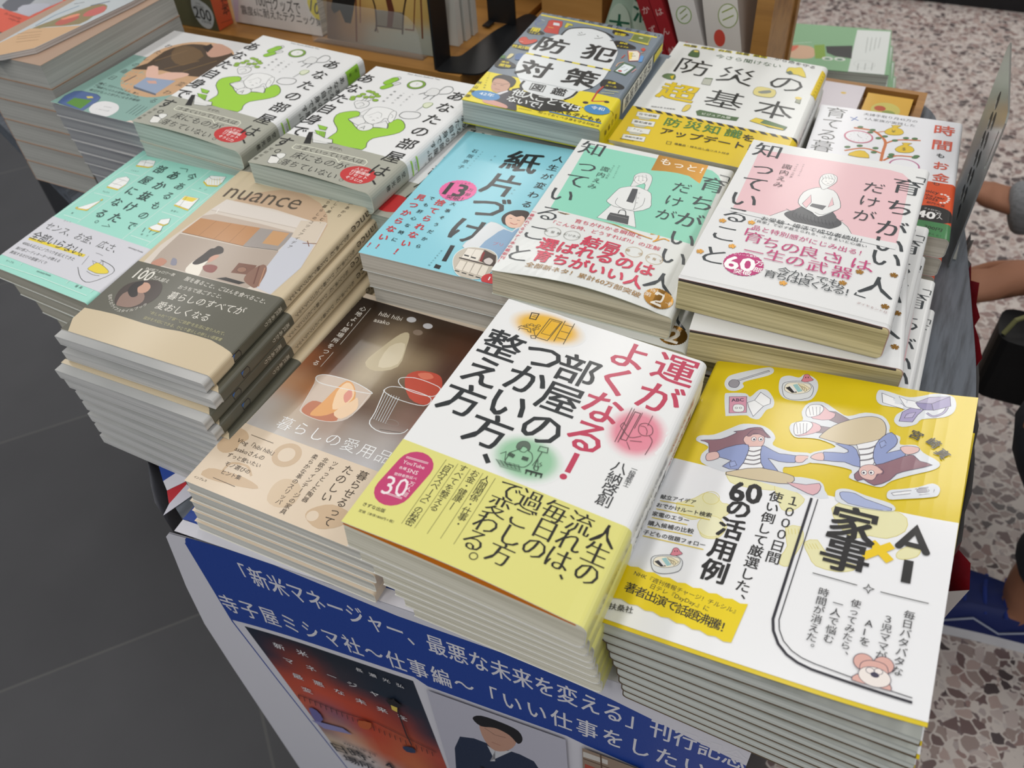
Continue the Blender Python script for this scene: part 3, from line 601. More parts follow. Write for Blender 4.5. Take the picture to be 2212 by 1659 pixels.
O.ln('NHK『週刊情報チャージ！チルシル』', (278, 660), (882, 893), 1, INKC, .004).ln('日テレ『DayDay.』に', (376, 738), (722, 880), 1, INKC, .004).vt('著者出演で話題沸騰！', (255, 752), (825, 995), 6.4, INKC, .012).ln('扶桑社', (128, 858), (270, 886), 1, INKC, .006)
O.line([(1335, 215), (1104, 940), (1106, 1010), (1135, 1090), (1185, 1155), (1250, 1204), (1330, 1245), (1924, 1466)], 1.25, '#1c1c2a', 0).line([(1372, 222), (1140, 945), (1142, 1005), (1166, 1072), (1215, 1132), (1275, 1176), (1350, 1212), (1924, 1438)], .45, '#1c1c2a', 0)
O.line([(1852, 508), (1956, 415), (2012, 558)], 3.5, INKC).line([(1892, 496), (1985, 524)], 3.0, INKC).ell((1852, 508), 1.75, 1.75, INKC).ell((2012, 558), 1.75, 1.75, INKC).line([(1912, 600), (1890, 735)], 4.2, INKC)
O.line([(1690, 480), (1800, 602)], 4.4, '#ecc90a').line([(1815, 505), (1640, 568)], 4.4, '#ecc90a')
O.vt('家事', (1580, 385), (1534, 556), 24.5, INKC, .02)
O.line([(1340, 665), (1605, 742)], .45, INKC).line([(1742, 785), (2025, 868)], .45, INKC).line([(1672, 738), (1680, 758), (1704, 768), (1680, 774), (1670, 792), (1662, 770), (1642, 760), (1664, 756)], .4, INKC, 0, True)
for t, a, b in (('毎日バタバタな', (1912, 935), (1838, 1272)), ('３児ママが', (1787, 955), (1744, 1172)), ('AIを', (1674, 975), (1648, 1086)), ('使ってみたら、', (1597, 855), (1522, 1160)), ('一人で悩む', (1490, 855), (1434, 1066)), ('時間が消えた。', (1405, 785), (1318, 1112))): O.vt(t, a, b, None, '#2c2c30', .002)
BR = '#dcada4'
O.fill([(1570, 1315), (1600, 1280), (1660, 1290), (1760, 1310), (1790, 1345), (1800, 1390), (1700, 1355)], BR, LN, .3, 2).ell((1640, 1208), 4.2, 4.2, BR, LN, .3).ell((1758, 1232), 4.2, 4.2, BR, LN, .3)
O.fill([(1618, 1270), (1625, 1215), (1680, 1200), (1760, 1225), (1785, 1270), (1770, 1325), (1700, 1335), (1640, 1310)], BR, LN, .3, 3).ell((1704, 1302), 6.6, 4.8, '#eee6e2', LN, .25).ell((1678, 1262), 1.7, 1.5, '#efe6e4', LN, .25).ell((1728, 1270), 1.7, 1.5, '#efe6e4', LN, .25).ell((1706, 1290), 1.8, 1.3, LN)
ai.drop = lambda u, v: 7.0 * min(1, max(0, u - .04) * 2.2) * (1 - .35 * v)
ai.build('paperback_book', 'white household paperback with a yellow top half and cartoon women', '#dbc208', '#cfd3ce', '#9a9f9a', '#5a4c3c', 'copies of the yellow cartoon household book', '#eceef2', obi_v0=2.2,
         below='household paperback under the yellow cartoon cover')

# ---------------------------------------------------------------- front centre: white book with a pale yellow band
def lift_un(u, v): return 3.4 * math.sin(PI * min(1, u * 1.05)) ** 1.3 * (1 - v) ** 4
un = Book('UN', 7, r=4.5, lean=(0, 6), coat=.35, rough=.38, liftf=lift_un, seed=5)
A = un.art; A.view(820, 640, 3.0722); P0 = '#e9ebec'
A.glow((1110, 210), 25, 14.5, '#e6b321', P0).glow((1705, 905), 17.5, 20, '#e2899c', P0).glow((975, 1080), 21, 17, '#94c6a2', P0)
DK, RD = '#20262a', '#bf3a59'
A.vt('運が', (1958, 490), (1852, 682), 26, RD, .012).vt('よくなる', (1662, 398), (1372, 935), 25.5, RD, .012).line([(1312, 1045), (1245, 1172)], 3, RD).ell((1219, 1200), 1.9, 1.9, RD)
A.vt('部屋の', (1312, 498), (1076, 885), 25.5, DK, .012).vt('つかい方', (1084, 405), (722, 900), 25.5, DK, .012).line([(698, 1052), (722, 1112)], 2.6, DK).vt('整え方', (812, 330), (546, 690), 25.5, DK, .012)
A.vt('八納啓創', (1592, 1140), (1490, 1358), 8.6, '#2a2c30', .004).vt('一級建築士', (1690, 1150), (1638, 1252), 3.6, '#3a3c40')
LG = '#4a4a3a'
A.line([(1010, 110), (1058, 118), (1036, 156), (995, 148)], .6, '#2a2a20', 0, True).line([(1018, 124), (1042, 128)], .3, LG).line([(1012, 134), (1038, 140)], .3, LG)
A.line([(1130, 150), (1212, 172), (1112, 296), (1036, 272)], .4, LG, 0, True).line([(1140, 162), (1200, 178), (1130, 262), (1072, 246)], .25, LG, 0, True)
for q in (0, 1): A.line([(1232 + q * 62, 165 + q * 18), (1156 + q * 62, 300 + q * 20)], .4, LG)
for q in (190, 232, 275): A.line([(1240 - (q - 165) * .56, q), (1300 - (q - 165) * .56, q + 16)], .35, LG)
A.line([(918, 208), (940, 196), (1000, 214), (1004, 240), (985, 236), (980, 222), (930, 212), (922, 226)], .35, LG)
for x, y in ((1010, 190), (1030, 200), (1022, 222), (1046, 214), (1056, 196), (966, 200), (984, 192)): A.ell((x, y), 1.1, .8, None, LG, .25)
A.line([(1030, 260), (1022, 215)], .3, LG).line([(1002, 262), (1006, 280), (1034, 282), (1036, 262)], .35, LG, 0, True)
LR = '#6a4a52'
A.line([(1675, 742), (1560, 968)], .35, LR).line([(1692, 748), (1580, 972)], .35, LR).line([(1695, 768), (1732, 780), (1636, 960), (1598, 948)], .4, LR, 0, True).line([(1812, 795), (1778, 862)], .3, LR).line([(1745, 775), (1690, 880)], .3, LR)
A.line([(1718, 880), (1730, 852), (1770, 845), (1806, 868), (1812, 905), (1790, 926), (1745, 925), (1722, 905)], .35, LR, 4, True).line([(1730, 862), (1760, 868), (1775, 895), (1770, 922)], .3, LR, 3).line([(1735, 930), (1660, 938), (1610, 880), (1598, 862), (1620, 840), (1632, 862)], .35, LR, 3).line([(1660, 960), (1740, 968)], .35, LR).line([(1790, 928), (1808, 970), (1760, 1055)], .35, LR, 3).line([(1640, 968), (1660, 1020)], .3, LR)
LGN = '#3f5346'
A.fill([(908, 1010), (918, 980), (950, 966), (985, 972), (1000, 1000), (990, 1030), (976, 1010), (950, 1000), (930, 1024)], '#5a6a5e', LGN, .25, 3).line([(925, 1005), (930, 1030), (960, 1040), (984, 1024)], .3, LGN, 3)
A.line([(870, 1040), (830, 1110), (900, 1130), (960, 1140), (1010, 1100), (1010, 1050), (984, 1030)], .35, LGN, 3).line([(870, 1040), (925, 1020)], .35, LGN).line([(800, 1050), (840, 1036), (830, 1095)], .3, LGN)
for i in range(6): A.line([(770 + i * 30, 1085 + i * 8), (800 + i * 26, 1125 + i * 8)], .2, LGN).line([(775 + i * 4, 1090 + i * 9), (930 + i * 2, 1130 + i * 9)], .2, LGN)
for i in range(4): A.line([(866 + i * 10, 1042 + i * 5), (850 + i * 10, 1062 + i * 5)], .8, LGN).line([(955 + i * 10, 1068 + i * 3), (945 + i * 10, 1090 + i * 3)], .8, LGN)
A.line([(1065, 1000), (1118, 1012), (1112, 1046), (1050, 1030)], .4, LGN, 0, True).line([(1078, 1038), (1050, 1082), (1020, 1150)], .45, LGN).line([(1050, 1082), (1012, 1130)], .3, LGN).line([(1050, 1082), (1050, 1150)], .3, LGN)
A.line([(1024, 1132), (1056, 1138), (1046, 1165), (1026, 1160)], .4, LGN, 0, True).line([(1075, 1110), (1062, 1118), (1076, 1128), (1060, 1136)], .3, LGN, 3).line([(968, 1160), (1080, 1190)], 1.1, '#26322a')
for i in range(4): A.line([(975 + i * 33, 1164 + i * 9), (968 + i * 33, 1186 + i * 9)], .7, '#26322a')
A.lay += .01
A.mm()
for t, v0, v1, c in (('運がよくなる！', 160, 118, RD), ('部屋のつかい方、整え方', 112, 40, DK)): A.vt(t, (A.spine_u, v0), (A.spine_u, v1), 7.2, c, .012)
A.vt('八納啓創', (A.spine_u, 34), (A.spine_u, 14), 5, DK)
O = un.obi; O.view(720, 880, 3.16); un.obi_h = (O.uv((480, 215))[1] + O.uv((2030, 830))[1]) / 2
PKK = '#c23c70'
O.capsule((557, 405), (410, 572), 9.6, PKK)
WH = '#f1e6ea'
O.ln('YouTube', (478, 372), (624, 418), 1, WH).ln('各種', (450, 412), (500, 426), 1, WH).ln('SNS', (506, 432), (578, 455), 1, WH).ln('登録者数延べ', (416, 455), (570, 496), 1, WH).ln('30', (350, 528), (508, 560), 1.25, WH).vt('万人超', (536, 530), (490, 602), 3.2, WH)
for q in (0, 8): O.line([(500 - q * .4, 338 + q), (650 - q * .4, 384 + q)], .3, WH).line([(326 - q * .4, 572 + q), (472 - q * .4, 626 + q)], .3, WH)
O.ln('きずな出版', (206, 662), (354, 718), 1, INKC, .006).ln('定価（本体1800円＋税）', (176, 706), (414, 796), 1, '#3a3a2a')
for t, a, b in (('「自分スペース」の秘密', (800, 388), (526, 800)), ('すべてを整える', (886, 426), (692, 700)), ('お金・健康―', (966, 462), (820, 680)), ('人間関係・仕事・', (1040, 500), (854, 815))): O.vt(t, a, b, 4.9, '#26241c')
for a, b in (((770, 365), (470, 805)), ((850, 395), (558, 840)), ((935, 430), (645, 880)), ((1020, 460), (735, 915)), ((1105, 495), (825, 955))): O.dots(a, b, 70, .17, '#4a4830')
for t, a, b in (('で変わる', (1200, 582), (962, 930)), ('過ごし方', (1342, 650), (1140, 1022)), ('毎日の', (1512, 722), (1372, 975)), ('流れは', (1682, 800), (1530, 1045)), ('人生の', (1852, 880), (1730, 1140))): O.vt(t, a, b, 14.2, '#16140f', .0, .95, .013)
O.ell((958, 1040), 1.9, 1.9, None, '#16140f', .45).line([(1548, 1150), (1562, 1182)], 1.1, '#16140f')
O.mm().vt('過ごし方で変わる。', (O.spine_u, 52), (O.spine_u, 12), 4.4, '#26241c')
un.low_art = False; un.low_only = Art(A.o, A.ux, A.uy, .35, .38, un.w, un.r); un.low_only.spine_u = A.spine_u
for t, v0, v1, c in (('運がよくなる！', 160, 118, RD), ('部屋のつかい方、整え方', 112, 40, DK)): un.low_only.mm().vt(t, (A.spine_u, v0), (A.spine_u, v1), 7.2, c, .012)
un.drop = lambda u, v: 2.2 * math.sin(PI * min(1, u))
un.build('hardcover_book', 'white room-arranging book with pale yellow band and pink seal', '#e9ebec', '#dbd8c8', '#b9b5a2', '#d9d9d6', 'copies of the white room-arranging book', '#dedb82', flyleaf='#c8710f', fly_t=2.0, lines=500,
         below='room-arranging book with orange endpaper')
# ---------------------------------------------------------------- lifestyle book with a dark olive band
nu = Book('NU', 9, r=3, lean=(2.4, -1.6), coat=.35, rough=.4, block=(.6, -7.2, 0, 203.5), seed=8, jit={1: (3, -3, .6), 2: (-6, -9, -.5), 3: (0, 2, .4), 4: (3, 1, -.6)})
A = nu.art; O = nu.obi; O.view(100, 360, 2.836); TAN = '#cdbd9f'; OL = '#5b5a4e'
A.view(100, 360, 2.836)
arch = [(560, 620), (700, 480), (870, 360), (1000, 292), (1120, 215), (1290, 160), (1450, 140), (1580, 165), (1680, 225), (1722, 300), (1722, 360), (1660, 470), (1560, 620), (1370, 790)]
A.fill(arch, '#c6a98c', smooth=0)
A.fill([(560, 620), (700, 480), (870, 360), (1010, 262), (1105, 200), (1400, 262), (1600, 325), (1690, 350), (1722, 345), (1650, 480), (1560, 620), (1370, 790)], '#d9cfc4')
A.fill([(1010, 262), (1105, 202), (1590, 322), (1622, 340), (1560, 380), (1300, 322)], '#ddd5cd').line([(1010, 266), (1300, 326), (1560, 384)], .5, '#b9ada2').line([(1040, 285), (1058, 258)], .7, '#f2eee8')
A.fill([(960, 300), (1040, 290), (1310, 350), (1540, 410), (1520, 425), (1240, 365), (940, 318)], '#c3b2a3')
A.fill([(830, 402), (945, 315), (1312, 376), (1204, 486)], '#bd8a5c')
for t in (.27, .52, .77): A.line([(830 + 374 * t, 402 + 84 * t), (945 + 367 * t, 315 + 61 * t)], .35, '#8f6440')
A.line([(830, 402), (1204, 486)], .6, '#7c5a40')
A.fill([(1204, 486), (1312, 376), (1530, 410), (1420, 512)], '#a09893').fill([(1322, 470), (1390, 392), (1490, 408), (1420, 486)], '#c79a6c').line([(1204, 488), (1420, 514)], .5, '#55504a')
A.fill([(820, 410), (1204, 492), (1424, 518), (1280, 720), (1230, 745), (640, 590), (700, 520)], '#b3a497')
A.fill([(1424, 518), (1500, 430), (1640, 480), (1560, 620), (1372, 782), (1260, 730)], '#c9ccd6')
A.fill([(1500, 430), (1560, 330), (1716, 340), (1640, 478)], '#d6c9b8').line([(1570, 470), (1655, 472)], .8, '#7a4a34').line([(1600, 455), (1610, 490)], .7, '#7a4a34')
A.fill([(850, 640), (900, 580), (970, 552), (1005, 560), (970, 600), (920, 680)], '#ece6da', smooth=3)
A.fill([(1030, 500), (1055, 486), (1085, 500), (1080, 530), (1030, 545), (1000, 570), (930, 600), (895, 590), (960, 540), (1005, 505)], '#2a201d', smooth=3).fill([(1000, 560), (1040, 540), (1060, 548), (1030, 572), (990, 590)], '#c99a86', smooth=3)
A.fill([(960, 610), (1010, 600), (1050, 616), (1020, 650), (970, 640)], '#8a4a44', smooth=3).fill([(1130, 650), (1180, 590), (1290, 606), (1250, 665)], '#7d5748').ell((1198, 632), 4.2, 3.0, '#9b7460', '#5a3c30', .4)
A.fill([(1210, 690), (1250, 640), (1330, 600), (1350, 640), (1290, 740), (1240, 725)], '#8a6656', smooth=3).line([(1305, 610), (1270, 720)], 1, '#6a4034').line([(1340, 620), (1300, 735)], .9, '#b88a6c').fill([(640, 595), (700, 560), (740, 580), (700, 610)], '#c08a74', smooth=3).fill([(760, 600), (775, 560), (800, 570), (795, 605)], '#8a8a9a', smooth=2)
A.fill([(1040, 685), (1100, 678), (1220, 712), (1180, 722)], '#2d2a28')
A.ln('nuance', (1122, 142), (1570, 222), 1.0, '#53473a', -.004)
A.vt('髙戸あかり', (1892, 205), (1795, 302), 4.4, '#4e4638').vt('私らしく楽しむ、', (1812, 185), (1668, 348), 4.2, '#4e4638').vt('ひとり暮らしのコツとアイデア', (1765, 175), (1492, 492), 4.2, '#4e4638')
A.ln('ONE PUBLISHING', (512, 1084), (634, 1116), 1.15, '#2a2822', .01).line([(492, 1062), (510, 1068), (497, 1098), (482, 1090)], .6, '#22201c', 0, True)
nu.obi_h = (O.uv((592, 572))[1] + O.uv((1478, 832))[1]) / 2 + .5
def logo(A, v, u):
    A.mm().line([(u - 2.6, v - 4), (u + 2.4, v - 4), (u + 2.6, v + 3), (u, v + 4), (u - 2.6, v + 3)], .7, '#1c1c1e', 0, True).fill([(u - 2.6, v - 4), (u, v - 4), (u - 2.6, v - 1)], '#2b62a8')
A.lay += .01
def nu_spine(A, O):
    A.view(100, 360, 2.836, 'spine'); u = A.spine_u
    v1, v2 = A.uv((2035, 238))[1], A.uv((1880, 420))[1]; A.mm().ln('nuance', (u - .2, v1), (u - .2, v2), 1, '#53473a', -.004, size=9.4)
    A.view(100, 360, 2.836, 'spine').spcol('私らしく楽しむ、ひとり暮らしのコツとアイデア', (1850, 440), (1500, 836), 3.9, '#3f392e'); logo(A, 7, u)
    if O: O.view(100, 360, 2.836, 'spine').spcol('髙戸あかり', (1432, 880), (1350, 976), 4.2, '#d8d4c4'); logo(O, 26, u)
nu_spine(A, O)
O.view(100, 360, 2.836)
O.fill([(200, 830), (240, 866), (330, 884), (420, 905), (520, 936), (600, 962), (700, 990), (820, 1010), (920, 1036), (1010, 1064), (1080, 1104), (1170, 1165), (1100, 1400), (100, 1100)], TAN)
WT = '#e6e3da'
O.ln('SNS総フォロワー数', (612, 624), (788, 666), 1, WT).ln('100', (556, 652), (650, 676), 1.25, WT, .012).ln('万人超え', (654, 680), (752, 706), 1, WT)
O.fill([(418, 830), (440, 770), (500, 720), (590, 700), (680, 700), (712, 730), (690, 790), (620, 840), (530, 864), (450, 858)], '#3f332e', smooth=3)
O.fill([(430, 840), (470, 780), (540, 760), (600, 780), (590, 830), (520, 862), (450, 856)], '#8d7266', smooth=3).fill([(560, 720), (620, 712), (640, 740), (610, 772), (560, 770)], '#c69a84', smooth=3).fill([(500, 760), (540, 715), (600, 702), (590, 724), (560, 745), (560, 790), (520, 800)], '#1f1816', smooth=3)
O.arc('初めてのライフスタイルブック', [(392, 792), (400, 840), (440, 880), (500, 884), (560, 868), (606, 848)], 3.5, WT)
O.ln('服を着ること、ごはんを食べること、', (852, 686), (1350, 832), 1, WT).ln('おうちで過ごすこと、', (812, 738), (1080, 800), 1, WT).ln('暮らしのすべてが', (752, 788), (1214, 892), 1, WT, .0).ln('愛おしくなる', (682, 848), (996, 932), 1, WT)
O.ln('“おしゃれ” “丁寧” “ご自愛”を生活に取り入れて、', (636, 894), (1096, 1028), 1, '#bdb88c').ln('自分を大切にできる、ひとり暮らしの新しい提案書', (602, 926), (1076, 1064), 1, '#bdb88c')
nu.low_art = False; L_ = nu.low_only = Art(A.o, A.ux, A.uy, .35, .4, nu.w, nu.r); L_.spine_u = A.spine_u; L2 = nu.low_obi = Art(A.o, A.ux, A.uy, .35, .4, nu.w, nu.r); L2.spine_u = A.spine_u
nu_spine(L_, L2); L2.mm().fill([(-1, -1), (nu.w, -1), (nu.w - 4, 4), (nu.w - 30, 20), (nu.w * .5, 12), (0, 4)], TAN)
nu.build('lifestyle_book', 'tan lifestyle book with kitchen photo and dark olive band', TAN, '#cbcbca', '#a2a4a4', '#e0dfda', 'copies of the tan lifestyle book', OL, lines=700, below='tan lifestyle book with dark olive band')
# ---------------------------------------------------------------- household favourites book with the fruit photo
hi = Book('HI', 5, r=2.5, lean=(-1.5, -1), coat=.45, rough=.38, seed=11)
A = hi.art; O = hi.obi; A.view(380, 620, 3.253); O.view(380, 620, 3.253)
v0 = A.uv((495, 960)); v1 = A.uv((1290, 66)); ue = hi.w - 8
rows = ['#241c17 #2c211b #33261e #3a281b #42291b #4a2c1d', '#2c221c #4a3a2c #7d6c56 #4c3422 #54321e #6a3e24', '#3a281e #4a382a #b9aa8e #8d7a5e #4c2d1d #5c3620', '#8d5636 #5a3a28 #b4a58a #6a5844 #5a3728 #6c3426', '#b88d6c #a8724a #5a4438 #6a5444 #82665a #b8452f', '#bdb6b0 #b8a794 #9a8272 #a39a94 #b0aaa8 #b06a58', '#b9b6b4 #c2c0be #b9b2ac #b6b4b6 #c0c0c4 #bcb8b6', '#8c867a #b2b0ae #bcbcbe #c0c1c5 #bfc0c4 #c0bfc0']
A.mm().picture([(v1[0], v1[1]), (ue, v1[1]), (ue, v0[1] - 30), (v0[0], v0[1] - 30)], rows, 5)
A.view(380, 620, 3.253)
for p in ((1655, 230), (1770, 275), (1700, 320)): A.ell(p, 4, 3, '#d4d4d8' if p[0] != 1700 else '#8c7a6a')
A.fill([(1580, 330), (1640, 330), (1620, 420), (1560, 560), (1400, 590), (1330, 530), (1440, 430)], '#c5b899', smooth=3).fill([(1500, 420), (1610, 400), (1560, 540), (1420, 560)], '#d8cdb2', smooth=3)
A.fill([(1610, 640), (1700, 590), (1830, 610), (1872, 660), (1850, 760), (1760, 830), (1640, 780)], '#bd4630', smooth=3).fill([(1700, 610), (1780, 605), (1810, 640), (1740, 650)], '#d8745a', smooth=3)
A.fill([(970, 680), (990, 625), (1080, 622), (1250, 670), (1370, 735), (1340, 800), (1240, 900), (1130, 945), (1000, 935), (880, 880), (890, 830)], '#c9b7a8', smooth=3)
A.fill([(890, 850), (960, 800), (1040, 820), (1120, 880), (1130, 940), (1010, 936), (900, 890)], '#b5653a', smooth=3).fill([(950, 880), (1040, 800), (1120, 720), (1200, 660), (1250, 690), (1260, 780), (1200, 840), (1060, 900), (960, 905)], '#dc9a4e', smooth=3).fill([(1130, 740), (1200, 672), (1245, 700), (1250, 770), (1190, 830), (1100, 860)], '#ecc9a0', smooth=3).fill([(1180, 760), (1228, 720), (1238, 770), (1190, 815)], '#d98a78', smooth=3).fill([(1110, 880), (1240, 800), (1276, 780), (1270, 860), (1160, 926)], '#e8c8a4', smooth=3)
GLS = '#e4e8ea'
A.line([(985, 650), (1000, 622), (1080, 620), (1250, 668), (1372, 738), (1350, 748), (1180, 715), (1030, 680)], .6, GLS, 4, True).line([(975, 680), (890, 830), (880, 880), (1000, 935), (1130, 945), (1240, 900), (1370, 745)], .45, '#d6d2ce', 3)
A.line([(1570, 680), (1580, 640), (1680, 640), (1800, 680), (1860, 720), (1800, 770), (1640, 730)], .6, GLS, 4, True).line([(1468, 720), (1520, 700), (1640, 720), (1790, 780), (1740, 835), (1560, 790), (1470, 740)], .6, GLS, 4, True).line([(1468, 720), (1400, 880), (1360, 960), (1440, 1020), (1580, 1030), (1630, 1000)], .7, GLS, 3)
for i in range(6): A.line([(1480 + i * 18, 745 + i * 6), (1390 + i * 16, 930 + i * 6)], .4, '#cfd8de')
A.ell((1520, 955), 5, 2.6, None, '#8c8078', .5).line([(1430, 1000), (1580, 1024)], .5, '#6a625c', 0)
A.ln('hibi hibi', (1432, 186), (1590, 226), 1, '#e9e4da').ln('asako', (1396, 230), (1504, 256), 1, '#e9e4da').vt('心地よい居場所をつくる', (1315, 155), (985, 535), 5.8, '#f0ece4').line([(1370, 150), (1155, 405)], .3, '#f0ece4').line([(1106, 460), (1018, 560)], .3, '#f0ece4')
A.vt('暮らしの愛用品', (770, 962), (1462, 1196), 12.5, '#eff1f3', -.008)
hi.obi_h = (O.uv((495, 962))[1] + O.uv((1390, 1284))[1]) / 2; O.view(380, 620, 3.253); BG = '#c9af90'
O.ell((780, 1182), 10.2, 10.2, BG).ell((778, 1180), 6, 6, '#dccbb5')
O.fill([(290, 1110), (380, 1010), (440, 990), (500, 1020), (510, 1070), (450, 1100), (420, 1150), (330, 1165)], BG, smooth=3).fill([(175, 1320), (230, 1275), (330, 1290), (480, 1340), (575, 1400), (540, 1420), (300, 1370)], BG, smooth=2).line([(330, 1290), (390, 1240), (500, 1260), (530, 1330)], 1.6, BG, 4)
O.fill([(640, 1500), (680, 1400), (760, 1350), (850, 1370), (880, 1440), (820, 1530), (720, 1550)], '#d2bc9f', smooth=3).fill([(910, 1620), (950, 1560), (1100, 1530), (1230, 1600), (1160, 1680), (1000, 1700)], BG, smooth=3).ell((960, 1610), 4, 4, '#dccbb5')
TX = '#4c4034'
for t, a, b in (('Vlog「hibi hibi」', (436, 1076), (690, 1170)), ('asakoさんの', (420, 1136), (620, 1206)), ('ずっと使いたい', (366, 1178), (594, 1260)), ('モノ選びの', (350, 1240), (520, 1304)), ('ヒント集', (326, 1300), (456, 1346)), ('インプレス', (130, 1334), (216, 1366))): O.ln(t, a, b, 1, TX, .004)
O.line([(530, 1040), (686, 1100)], .35, TX).line([(262, 1340), (416, 1405)], .35, TX)
for t, a, b in (('柔らかな革のスリッパ', (976, 1196), (724, 1512)), ('北欧ヴィンテージの家具', (1050, 1220), (756, 1580)), ('ツヤっとした陶器', (1116, 1246), (910, 1496))): O.vt(t, a, b, 4.5, TX)
O.vt('たのしい', (1210, 1290), (1060, 1480), 8, TX).vt('暮らせるって', (1310, 1330), (1070, 1650), 8, TX)
hi.build('favourites_book', 'beige household favourites book with peach and glass photo', '#d8cab8', '#d2d2cc', '#a7a59c', '#e4e2da', 'copies of the beige household favourites book', '#dccbb5', lines=650, below='beige household favourites book')
# ---------------------------------------------------------------- mint book at the left edge
te = Book('TE', 5, r=2.5, lean=(17, 1), coat=.4, rough=.4, seed=13)
A = te.art; O = te.obi; A.view(0, 300, 3.95); O.view(0, 300, 3.95); MT = '#9fdecf'; LW = '#dff3ee'
for p in ([(1262, 122), (460, 668), (0, 985)], [(1300, 110), (1640, 200), (2030, 300)], [(1420, 160), (660, 715)], [(1815, 255), (1045, 855)], [(2010, 310), (1250, 910)], [(1060, 284), (1190, 318)], [(805, 460), (945, 496)], [(545, 648), (690, 690)], [(1630, 428), (1780, 478)], [(1380, 622), (1540, 672)], [(1118, 824), (1282, 880)]): A.line(p, .55, LW)
def icon(A, poly, fillc='#f3f5f4', ln='#3a4444'): A.fill([(x - 8, y + 10) for x, y in poly], '#e4c92e').fill(poly, fillc, ln, .25)
icon(A, [(1165, 225), (1200, 185), (1280, 180), (1328, 190), (1310, 230), (1270, 240)]); A.line([(1195, 190), (1310, 215)], .25, '#444').line([(1250, 182), (1225, 235)], .25, '#444')
icon(A, [(915, 405), (1000, 335), (1080, 322), (1108, 345), (1080, 385), (1010, 430)]); A.line([(950, 375), (1040, 400)], .25, '#444').line([(1000, 338), (1085, 365)], .25, '#444').line([(970, 395), (1060, 350)], .25, '#888')
icon(A, [(655, 590), (865, 525), (745, 605)]); A.ell((655, 588), 1.2, 1.2, '#e4c92e', '#444', .2).ell((868, 522), 1.2, 1.2, '#e4c92e', '#444', .2).ell((745, 606), 1.2, 1.2, '#e4c92e', '#444', .2)
icon(A, [(1740, 360), (1800, 315), (1930, 325), (1900, 370), (1860, 400), (1770, 395)])
for i in range(6): A.line([(1765 + i * 22, 350 - i * 3), (1758 + i * 24, 392)], .3, '#e4c92e')
A.line([(1785, 320), (1810, 345), (1880, 350), (1920, 330)], .3, '#444', 4)
icon(A, [(1490, 560), (1580, 485), (1700, 510), (1610, 605)]); A.fill([(1580, 490), (1690, 512), (1640, 540), (1550, 520)], '#ecd64a').line([(1490, 560), (1640, 540)], .8, '#fff').line([(1530, 580), (1600, 490)], .3, '#444')
icon(A, [(1370, 690), (1455, 680), (1440, 720), (1400, 735), (1350, 720)]); icon(A, [(1270, 755), (1340, 728), (1390, 745), (1370, 790), (1300, 775)])
for q in ((1240, 760, 1215, 795), (1300, 775, 1270, 800), (1380, 780, 1300, 820)): A.line([q[:2], q[2:]], .5, '#444')
for t, p in (('シェルフ', (1150, 275)), ('チェスト', (905, 455)), ('旗', (640, 640)), ('かご', (1730, 430)), ('色使い', (1490, 620)), ('椅子', (1232, 822)), ('コット', (575, 705))): A.vt(t, (p[0] - 22, p[1] - 6), (p[0] + 24, p[1] + 6), 2.2, '#3d5650')
TK = '#253b3a'
A.vt('今あるもので', (1632, 328), (1118, 742), 11.4, TK, -.002).vt('あか抜けた', (1482, 315), (985, 676), 13.4, TK, .012).line([(1535, 250), (1602, 262), (1590, 286)], .5, TK).line([(868, 742), (936, 752), (925, 730)], .5, TK).vt('部屋になる', (1366, 265), (866, 640), 12.6, TK, .004).ell((826, 708), 1.6, 1.6, None, TK, .4)
te.obi_h = (O.uv((460, 670))[1] + O.uv((1290, 935))[1]) / 2; ob0 = max(3, (O.uv((0, 985))[1] + O.uv((850, 1305))[1]) / 2); O.view(0, 300, 3.95)
O.ln('センス、お金、広さ、', (402, 738), (1000, 950), 1, '#2a2d2d', -.004).line([(250, 850), (722, 1000)], 3.2, '#e6cf1e').ln('全部いらない。', (280, 818), (720, 978), 1, '#2a2d2d', .006)
for t, a, b in (('4000人以上にノウハウを伝えてきた', (196, 888), (636, 1032)), ('抜け感コーディネーターが教える', (142, 930), (510, 1046)), ('真似するだけの部屋づくり', (92, 964), (396, 1062))): O.ln(t, a, b, 1, '#3a3d3d')
O.line([(665, 1095), (690, 1190), (770, 1225), (960, 1150), (960, 1090), (860, 1035)], .5, '#333', 3).fill([(750, 1110), (790, 1080), (840, 1060), (920, 1120), (915, 1150), (830, 1150), (780, 1130)], '#e8d230', '#444', .3, 3).line([(740, 1130), (790, 1160), (850, 1170)], .35, '#333', 3).line([(800, 1070), (790, 1040), (830, 1060)], .35, '#333').line([(850, 1062), (880, 1040), (880, 1080)], .35, '#333').line([(820, 975), (850, 985), (880, 1000)], .3, '#444').line([(700, 1075), (760, 1000)], .25, '#444').ln('sanctuary books', (1100, 925), (1222, 970), 1, '#666')
A.view(0, 300, 3.95).ln('sanctuary books', (318, 1128), (436, 1168), 1, TK).line([(0, 1070), (360, 1190), (740, 1340)], .5, LW).line([(175, 1080), (190, 1060)], .5, LW).line([(566, 1235), (600, 1205)], .5, LW).line([(770, 1315), (800, 1290)], .5, LW).vt('テーブル', (60, 1042), (112, 1058), 2.4, TK).vt('寝具', (655, 1258), (690, 1270), 3, TK)
te.build('interior_book', 'mint room-styling book with pale grey band', MT, '#b3b0a4', '#8d8b7c', '#e2e6e2', 'copies of the mint room-styling book', '#d3d4dc', lines=550, obi_v0=ob0, below='mint room-styling book at the left edge')
